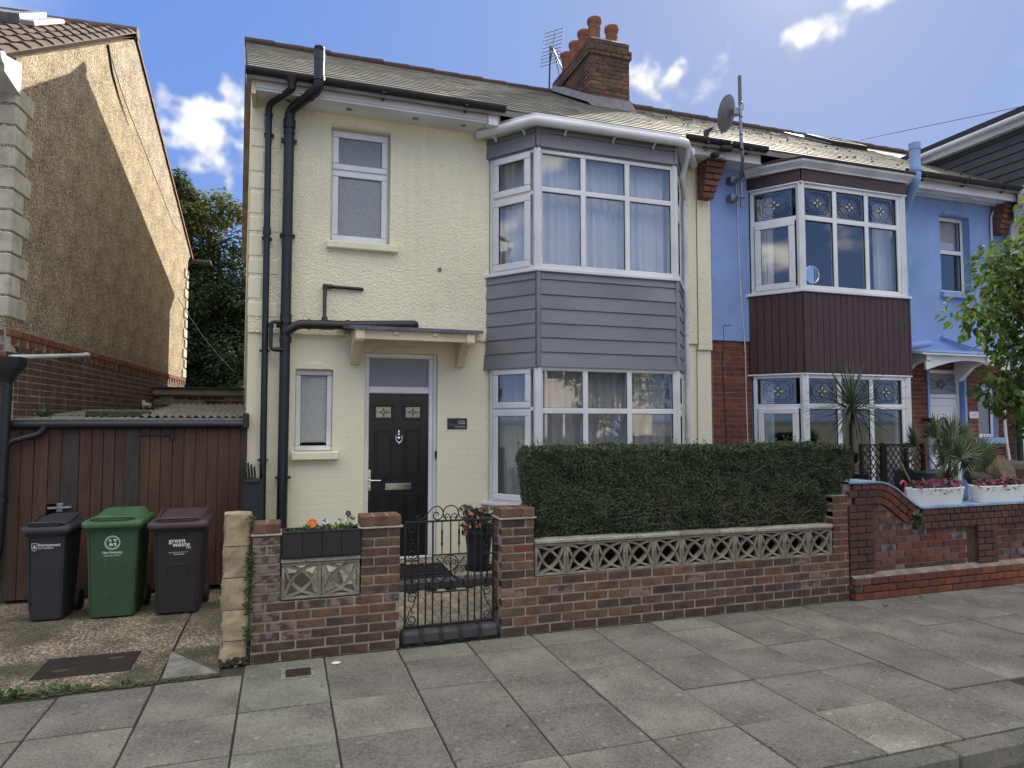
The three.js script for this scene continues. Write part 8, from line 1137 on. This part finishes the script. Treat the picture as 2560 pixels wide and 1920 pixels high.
{ // dark trees behind the gap between the houses
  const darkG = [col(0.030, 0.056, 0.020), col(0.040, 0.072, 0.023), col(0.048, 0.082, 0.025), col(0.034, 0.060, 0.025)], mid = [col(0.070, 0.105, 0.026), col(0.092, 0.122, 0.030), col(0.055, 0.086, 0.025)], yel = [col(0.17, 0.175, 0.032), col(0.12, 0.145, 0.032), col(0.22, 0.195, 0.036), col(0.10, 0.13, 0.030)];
  const G2 = leafShape(0.7, 0.15, 1);
  const tree = (label, x, z, H, blobs, n, size) => { const t = thing('tree', label, 'tree', [x, 0, z]); mesh('trunk', [sweep(smooth([V(x, -0.2, z), V(x + 0.1, H * 0.3, z), V(x - 0.1, H * 0.6, z), V(x, H * 0.85, z)], 16), (u) => 0.28 * (1 - u) + 0.04, 10), ...Array.from({ length: 22 }, (_, i) => { const y = H * (0.15 + 0.034 * i), a = i * 2.4, l = H * 0.2 * (1 - i / 30); return sweep(smooth([V(x, y, z), V(x + Math.cos(a) * l * 0.5, y + l * 0.35, z + Math.sin(a) * l * 0.5), V(x + Math.cos(a) * l, y + l * 0.55, z + Math.sin(a) * l)], 8), (u) => 0.07 * (1 - u) + 0.012, 6); })], M.bark, t); crown(t, blobs, n, G2, size, darkG); };
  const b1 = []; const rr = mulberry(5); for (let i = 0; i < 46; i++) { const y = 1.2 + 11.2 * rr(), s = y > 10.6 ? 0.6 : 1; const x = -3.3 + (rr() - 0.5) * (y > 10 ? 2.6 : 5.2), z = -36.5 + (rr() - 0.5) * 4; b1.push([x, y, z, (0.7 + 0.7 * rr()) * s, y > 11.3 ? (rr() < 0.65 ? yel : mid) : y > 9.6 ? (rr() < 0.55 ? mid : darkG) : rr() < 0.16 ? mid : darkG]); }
  for (const [x, y, r] of [[-2.95, 12.6, 0.6], [-2.5, 12.35, 0.5], [-3.5, 12.2, 0.7], [-2.2, 12.1, 0.45], [-4.0, 12.7, 0.6], [-3.2, 13.1, 0.35]]) b1.push([x, y, -36, r, yel]);
  for (let i = 0; i < 26; i++) b1.push([-3.2 + (rr() - 0.5) * 5.4, 2 + 7.6 * rr(), -37.4 + rr(), 1.3 + 0.5 * rr(), rr() < 0.1 ? mid : darkG]);
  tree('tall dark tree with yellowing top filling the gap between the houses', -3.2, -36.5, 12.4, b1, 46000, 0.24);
  const b2 = []; for (let i = 0; i < 22; i++) { const y = 2 + 11.4 * rr(); b2.push([-5.9 + (rr() - 0.5) * 2.2 + (y > 11 ? 0.4 : 0), y, -35.5 + (rr() - 0.5) * 2.5, 0.6 + 0.6 * rr(), y > 11 ? (rr() < 0.5 ? yel : mid) : y > 8 ? mid : darkG]); } b2.push([-5.2, 13.7, -36, 0.5, mid], [-5.0, 13.2, -36, 0.6, mid], [-4.6, 12.9, -36, 0.5, yel]);
  tree('lighter green tree rising beside the sloping roof verge on the left', -5.9, -35.5, 13.2, b2, 16000, 0.22);
  const b3 = []; for (let i = 0; i < 44; i++) b3.push([-3.4 + (rr() - 0.5) * 8, 1 + rr() * 9, -39.5 + (rr() - 0.5), 1.3 + rr() * 0.8, darkG]);
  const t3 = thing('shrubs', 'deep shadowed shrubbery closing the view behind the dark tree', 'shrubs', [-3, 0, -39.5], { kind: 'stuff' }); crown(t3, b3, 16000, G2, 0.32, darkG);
}
{ // street tree whose crown enters at the right
  const t = thing('street_tree', 'leafy green street tree reaching in at the right edge of the photo', 'tree', [6.15, 0, -3.62]);
  const TX = 6.15, TZ = -3.62; mesh('trunk', sweep(smooth([V(TX, -0.1, TZ), V(TX + 0.02, 0.9, TZ), V(TX - 0.03, 1.7, TZ), V(TX, 2.6, TZ), V(TX + 0.05, 3.7, TZ), V(TX, 4.7, TZ)], 24), (u) => 0.085 * (1 - u) + 0.012, 12), M.bark, t);
  const G3 = leafShape(0.72, 0.30, 3), cs = [col(0.095, 0.150, 0.030), col(0.070, 0.120, 0.028), col(0.125, 0.180, 0.034), col(0.055, 0.098, 0.028)], list = [], br = [];
  const limbs = [[4.80, 2.66, -3.70, 0.25], [5.00, 2.92, -3.62, 0.22], [5.14, 3.08, -3.75, 0.22], [5.06, 2.45, -3.66, 0.20], [5.18, 2.75, -3.75, 0.30], [5.42, 3.14, -3.7, 0.26], [5.52, 3.42, -3.62, 0.20], [5.00, 2.08, -3.72, 0.18], [5.20, 1.98, -3.62, 0.24], [5.32, 2.30, -3.72, 0.32], [5.42, 2.66, -3.7, 0.34], [5.28, 1.74, -3.66, 0.15], [5.55, 2.90, -3.8, 0.34], [5.56, 1.9, -3.6, 0.28], [5.72, 2.4, -3.5, 0.40], [5.85, 3.0, -3.6, 0.42], [5.95, 3.5, -3.7, 0.34], [5.44, 2.06, -3.8, 0.26], [6.3, 2.6, -3.4, 0.5], [6.5, 3.3, -3.7, 0.5], [6.3, 3.8, -3.6, 0.4], [6.7, 2.4, -3.8, 0.5], [6.2, 3.1, -4.1, 0.45], [6.2, 2.6, -3.1, 0.45], [5.58, 1.55, -3.7, 0.16]];
  limbs.forEach(([x0, y, z, r], i) => { const x = x0 + 0.18 * step(5.9, 5.5, x0);
    const y0 = clamp(y - R(0.25, 0.7), 1.5, 4.3), A = V(TX, y0, TZ), E = V(x, y, z), mid = A.clone().lerp(E, 0.55).add(V(0, R(0.02, 0.14), 0));
    const c = smooth([A, mid, E], 14); br.push(sweep(c, (u) => 0.017 * (1 - u) + 0.0035, 6));
    const n = Math.round(r * r * 2100) + 30; for (let k = 0; k < n; k++) { const d = rdir(), q = Math.pow(rnd(), 0.45) * r; const p = V(x + d.x * q, y + d.y * q * 0.85, z + d.z * q); list.push([leafAt(p, V(d.x * 0.7 + R(-0.6, 0.6) - 0.2, -0.55 + d.y * 0.4 + R(-0.5, 0.5), d.z * 0.7 + R(-0.6, 0.6)).normalize(), V(R(-0.7, 0.7), 0.8, R(-0.7, 0.7)).normalize(), R(0.036, 0.082)), pick(cs)]); }
    for (let k = 0; k < 5; k++) { const d = rdir(), p = c[8 + k]; br.push(sweep([p, p.clone().add(d.multiplyScalar(r * 0.8))], 0.0035, 4)); }
  });
  mesh('branch', br, M.bark, t); instanced('crown', G3, M.leafWhite, list, t);
}
{ // spiky cabbage palm behind the hedge end
  const t = thing('cabbage_palm', 'spiky cabbage palm on a thin stem in front of the blue house window', 'palm', [6.43, 0.1, -6.4]), C = V(6.44, 2.02, -6.4);
  mesh('trunk', sweep(smooth([V(6.42, 0.1, -6.4), V(6.41, 1.0, -6.42), V(6.43, 1.6, -6.4), V(6.44, 2.02, -6.4)], 16), (u) => 0.036 - 0.008 * u, 10), M.bark, t);
  const variants = [0.05, 0.12, 0.2, 0.35, 0.55, 0.85].map((droop, v) => { const f = [], n = 9, w = 0.023; for (let i = 0; i < n; i++) { const P = (u, s) => V(s * w * Math.pow(Math.sin(Math.PI * Math.min(1, 0.12 + u * 0.88)), 0.6) * (1 - u * 0.55), u * (1 - droop * 0.25 * u), -droop * 0.55 * u * u + Math.abs(s) * 0.006); const a = i / n, b = (i + 1) / n; f.push([P(a, -1), P(a, 0), P(b, 0), P(b, -1)].reverse(), [P(a, 0), P(a, 1), P(b, 1), P(b, 0)].reverse()); } return facesGeo(f); });
  for (let i = 0; i < 150; i++) { const el = Math.asin(clamp(R(-0.75, 1.0), -0.95, 0.98)), a = i * 2.399, d = V(Math.cos(a) * Math.cos(el), Math.sin(el), Math.sin(a) * Math.cos(el)), v = el > 0.7 ? pick([0, 1]) : el > 0.2 ? pick([1, 2, 3]) : el > -0.3 ? pick([2, 3, 4]) : pick([3, 4, 5]); const o = mesh('leaf', variants[v], rnd() < 0.12 ? M.twig : M.cordy, t), n = V(0, 1, 0).sub(d.clone().multiplyScalar(d.y)).normalize(), x = d.clone().cross(n).normalize(); const L = R(0.42, 0.66) * (el > 0.9 ? 0.95 : 1); const m = new THREE.Matrix4().makeBasis(x.multiplyScalar(L), d.clone().multiplyScalar(L), n.multiplyScalar(L)).setPosition(C.clone().addScaledVector(d, 0.03).add(V(R(-0.01, 0.01), R(-0.12, 0.04), R(-0.01, 0.01)))); const b = from.get(t); m.premultiply(new THREE.Matrix4().makeTranslation(-b.x, -b.y, -b.z)); m.decompose(o.position, o.quaternion, o.scale); }
}
{ // fan palm behind the white trough
  const t = thing('fan_palm', 'bushy fan palm growing behind the white trough before the white door', 'palm', [7.62, 0.11, -6.15]), B = V(7.60, 1.05, -6.15);
  mesh('trunk', sweep([V(7.62, 0.11, -6.15), B], 0.07, 10), M.bark, t);
  const fan = (n, spread, len) => { const f = []; for (let i = 0; i < n; i++) { const a = (i / (n - 1) - 0.5) * spread, L = len * (0.82 + 0.18 * Math.cos(a)) * R(0.93, 1.05), d = V(Math.sin(a), Math.cos(a), 0), s = V(Math.cos(a), -Math.sin(a), 0), w = 0.0115, dz = R(-0.03, 0.03), k1 = d.clone().multiplyScalar(L * 0.45), P1 = k1.clone().addScaledVector(s, w).add(V(0, 0, dz * 0.4 - 0.01)), P2 = k1.clone().addScaledVector(s, -w).add(V(0, 0, dz * 0.4 - 0.01)), T = d.clone().multiplyScalar(L).add(V(0, -0.03 * L, dz - 0.06 * L)), M0 = k1.clone().add(V(0, 0, dz * 0.4 + 0.006)); f.push([V(0, 0, 0), M0, P1].reverse(), [V(0, 0, 0), P2, M0].reverse(), [M0, T, P1].reverse(), [P2, T, M0].reverse()); } return facesGeo(f); };
  const G = [fan(30, 4.2, 0.31), fan(28, 3.6, 0.31), fan(34, 4.8, 0.31)];
  // hub, leaf direction (up in the fan), facing
  const fr = [[7.36, 1.62, -6.05, -0.5, 0.9, 1.0], [7.66, 1.62, -6.10, 0.25, 1, 1.0], [7.88, 1.60, -6.15, 0.5, 0.8, 0.9], [8.20, 1.42, -6.15, 1.0, 0.15, 1.0], [7.50, 1.45, -5.98, -0.3, 0.9, 1.0], [7.62, 1.38, -5.96, 0.2, 1, 0.95], [7.42, 1.32, -6.0, -0.8, 0.3, 0.85], [7.78, 1.40, -6.05, 0.6, 0.7, 0.95], [7.55, 1.18, -5.95, -0.4, 0.3, 0.7], [7.33, 1.52, -6.3, -0.9, 0.6, 1], [7.98, 1.55, -6.3, 0.8, 0.7, 0.9], [7.60, 1.65, -6.3, 0, 1, 0.8], [7.36, 0.98, -5.9, -0.6, -0.3, 0.7], [7.42, 0.86, -5.82, 0.9, -0.2, 0.7]];
  for (const [x, y, z, ux, uy, s] of fr) { const hub = V(x, y, z), U = V(ux, uy, R(0.0, 0.35)).normalize(), N = V(R(-0.3, 0.3), R(0, 0.4), 1).normalize(), X = U.clone().cross(N).normalize(), Z = X.clone().cross(U); const o = mesh('frond', pick(G), M.palm, t); const m = new THREE.Matrix4().makeBasis(X.multiplyScalar(s * 1.1), U.clone().multiplyScalar(s * 1.1), Z.multiplyScalar(s * 1.1)).setPosition(hub), b = from.get(t); m.premultiply(new THREE.Matrix4().makeTranslation(-b.x, -b.y, -b.z)); m.decompose(o.position, o.quaternion, o.scale); mesh('stalk', sweep(smooth([B, B.clone().lerp(hub, 0.5).add(V(0, 0.06, 0.02)), hub], 10), 0.007, 6), M.palm, t); }
}
{ // small plants: fern and ivy on the walls, weeds along the pavement edge
  const fern = thing('fern', 'small green fern growing from the swept shoulder of the red brick wall', 'fern', [6.42, 0.70, -5.55]);
  mesh('fronds', leafBits(130, V(6.42, 0.71, -5.535), 0.055, 0.13, 0.03, 0.045, 0.4), leafM(0.060, 0.105, 0.030, 0.3), fern);
  const ivy = thing('ivy', 'trailing ivy in the crack between stone gatepost and brick wall', 'ivy', [-0.225, 0.05, -5.57]); const il = [];
  for (const [y, n, r] of [[0.55, 60, 0.035], [0.66, 70, 0.04], [0.75, 60, 0.035], [0.80, 30, 0.03], [0.44, 40, 0.032], [0.40, 50, 0.035], [0.24, 50, 0.036], [0.20, 20, 0.03], [1.06, 40, 0.03], [0.15, 12, 0.02], [0.50, 12, 0.015]]) il.push(...leafBits(n, V(-0.226, y - 0.03, -5.565), r, 0.07, 0.016, 0.026, 0.2));
  mesh('leaves', il, leafM(0.060, 0.115, 0.030, 0.3), ivy); mesh('stem', sweep(smooth([V(-0.224, 0.02, -5.572), V(-0.228, 0.4, -5.570), V(-0.222, 0.75, -5.570), V(-0.226, 1.05, -5.57)], 20), 0.003, 5), M.bark, ivy);
  const weed = (x, z, n, r, s, label) => solo('weed', leafBits(n, V(x, -0.005, z), r, s * 0.6, r * 0.5, s, 0.7), M.weed, label, 'weed');
  weed(-1.72, -5.40, 46, 0.14, 0.055, 'largest clump of weeds at the left corner of the drive edge');
  weed(-1.45, -5.42, 30, 0.10, 0.050, 'clump of weeds on the drive edge below the drain cover');
  weed(-1.93, -5.30, 30, 0.09, 0.055, 'green weed tuft at the left edge of the photo on the pavement');
  weed(-1.27, -5.44, 16, 0.05, 0.040, 'small weed on the drive edge right of the drain cover corner');
  weed(-1.02, -5.45, 12, 0.04, 0.035, 'tiny weed on the drive edge near the concrete patch');
  weed(-0.28, -5.54, 8, 0.04, 0.030, 'small weed at the foot of the stone gatepost');
  weed(5.66, -5.28, 12, 0.05, 0.025, 'small grassy weed in a pavement joint near the red brick wall');
  weed(6.30, -5.42, 9, 0.04, 0.025, 'grassy tuft in the pavement close to the red brick wall');
  const moss = []; for (let i = 0; i < 420; i++) { const x = R(-2.6, -0.42); moss.push(prep(new THREE.IcosahedronGeometry(R(0.006, 0.018), 0)).scale(R(0.8, 2), 0.5, 1).translate(x, -0.004, -5.42 + R(-0.035, 0.04))); } for (let i = 0; i < 320; i++) moss.push(prep(new THREE.IcosahedronGeometry(R(0.003, 0.006), 0)).scale(R(1, 3), 0.5, 0.8).translate(R(-2.2, 0.2), -0.005, -4.685 + R(-0.006, 0.006))); for (let i = 0; i < 380; i++) moss.push(prep(new THREE.IcosahedronGeometry(R(0.003, 0.010), 0)).scale(R(1, 3), 0.6, 0.8).translate(R(-0.2, 5.5), 0.0, -5.562 + R(-0.006, 0.008)));
  solo('moss', moss, std({ color: col(0.045, 0.055, 0.022), roughness: 1 }), 'moss and soil in the joints along the pavement edge', 'moss', null, 'stuff');
  const lv = []; for (let i = 0; i < 70; i++) { const p = V(R(-1.8, 7.5), 0.004, R(-5.45, -3.1)), s = R(0.006, 0.02); lv.push(facesGeo([[p, p.clone().add(V(s, 0.003, s * 0.4)), p.clone().add(V(s * 0.6, 0.004, -s * 0.7))], [p, p.clone().add(V(s * 0.6, 0.004, -s * 0.7)), p.clone().add(V(-s * 0.4, 0.002, -s * 0.6))]].map((f) => f.slice().reverse()))); }
  solo('litter', lv, std({ color: col(0.16, 0.11, 0.06), roughness: 1, side: THREE.DoubleSide }), 'scattered scraps of dead leaf on the pavement', 'leaf litter', null, 'stuff');
  solo('pebble', lathe([[0, 0], [0.02, 0.001], [0.024, 0.008], [0.012, 0.015], [0, 0.016]], 12).scale(1.5, 1, 1).translate(0.405, 0.001, -5.375), std({ color: col(0.72, 0.71, 0.68) }), 'white pebble lying on the pavement by the utility cover', 'pebble');
}
{ // houses across the road, seen mirrored in the lower windows
  const cw = std({ color: col(0.68, 0.62, 0.50), map: sized(tSoft, 2), roughness: 0.9 }), win = phys({ color: col(0.03, 0.035, 0.045), roughness: 0.05 });
  const lbl = ['cream bay fronted house across the road mirrored in the lower left windows', 'white bay fronted house across the road mirrored in the middle lower windows', 'pale yellow bay fronted house across the road mirrored in the blue house windows', 'off white bay fronted house across the road mirrored at the right'];
  [-5, 1.2, 7.4, 13.6].forEach((x, i) => {
    const z = 13.4, h = thing('house', lbl[i], 'house', [x, 0, z]), wm = i === 1 ? M.whiteWall : cw;
    mesh('wall', muv(box(x - 3.05, x + 3.05, 0, 5.6, z, z + 8)), wm, h);
    mesh('roof', facesGeo([[V(x - 3.1, 5.5, z - 0.4), V(x + 3.1, 5.5, z - 0.4), V(x + 3.1, 8, z + 4), V(x - 3.1, 8, z + 4)].reverse(), [V(x - 3.1, 8, z + 4), V(x + 3.1, 8, z + 4), V(x + 3.1, 5.5, z + 8.4), V(x - 3.1, 5.5, z + 8.4)].reverse()]), M.slateDark, h);
    mesh('bay', [box(x - 2.7, x - 0.1, 0, 0.9, z - 0.7, z), box(x - 2.7, x - 0.1, 2.4, 3.6, z - 0.7, z), box(x - 2.7, x - 0.1, 5.0, 5.6, z - 0.7, z)], wm, h);
    for (const y of [0.9, 3.6]) { mesh('window', [bbox(x - 2.7, x - 0.1, y, y + 0.1, z - 0.72, z - 0.6), bbox(x - 2.7, x - 0.1, y + 1.38, y + 1.48, z - 0.72, z - 0.6), ...[-2.7, -1.85, -0.97, -0.2].map((u) => bbox(x + u, x + u + 0.1, y + 0.1, y + 1.38, z - 0.72, z - 0.6))], M.white, h); mesh('pane', box(x - 2.68, x - 0.12, y + 0.1, y + 1.38, z - 0.65, z - 0.63), win, h); }
    mesh('door', bbox(x + 0.9, x + 1.8, 0.1, 2.15, z - 0.03, z), [M.white, M.doorBlack, M.brickRed[0], M.bluePlain][i], h);
    mesh('window', [bbox(x + 0.8, x + 1.8, 3.8, 5.0, z - 0.05, z)], M.white, h); mesh('pane', box(x + 0.88, x + 1.72, 3.88, 4.92, z - 0.06, z - 0.051), win, h);
    mesh('front_wall', box(x - 3, x + 0.7, 0, 0.8, z - 2.2, z - 2.0), wm, h);
  });
}

renderer.render(scene, camera);
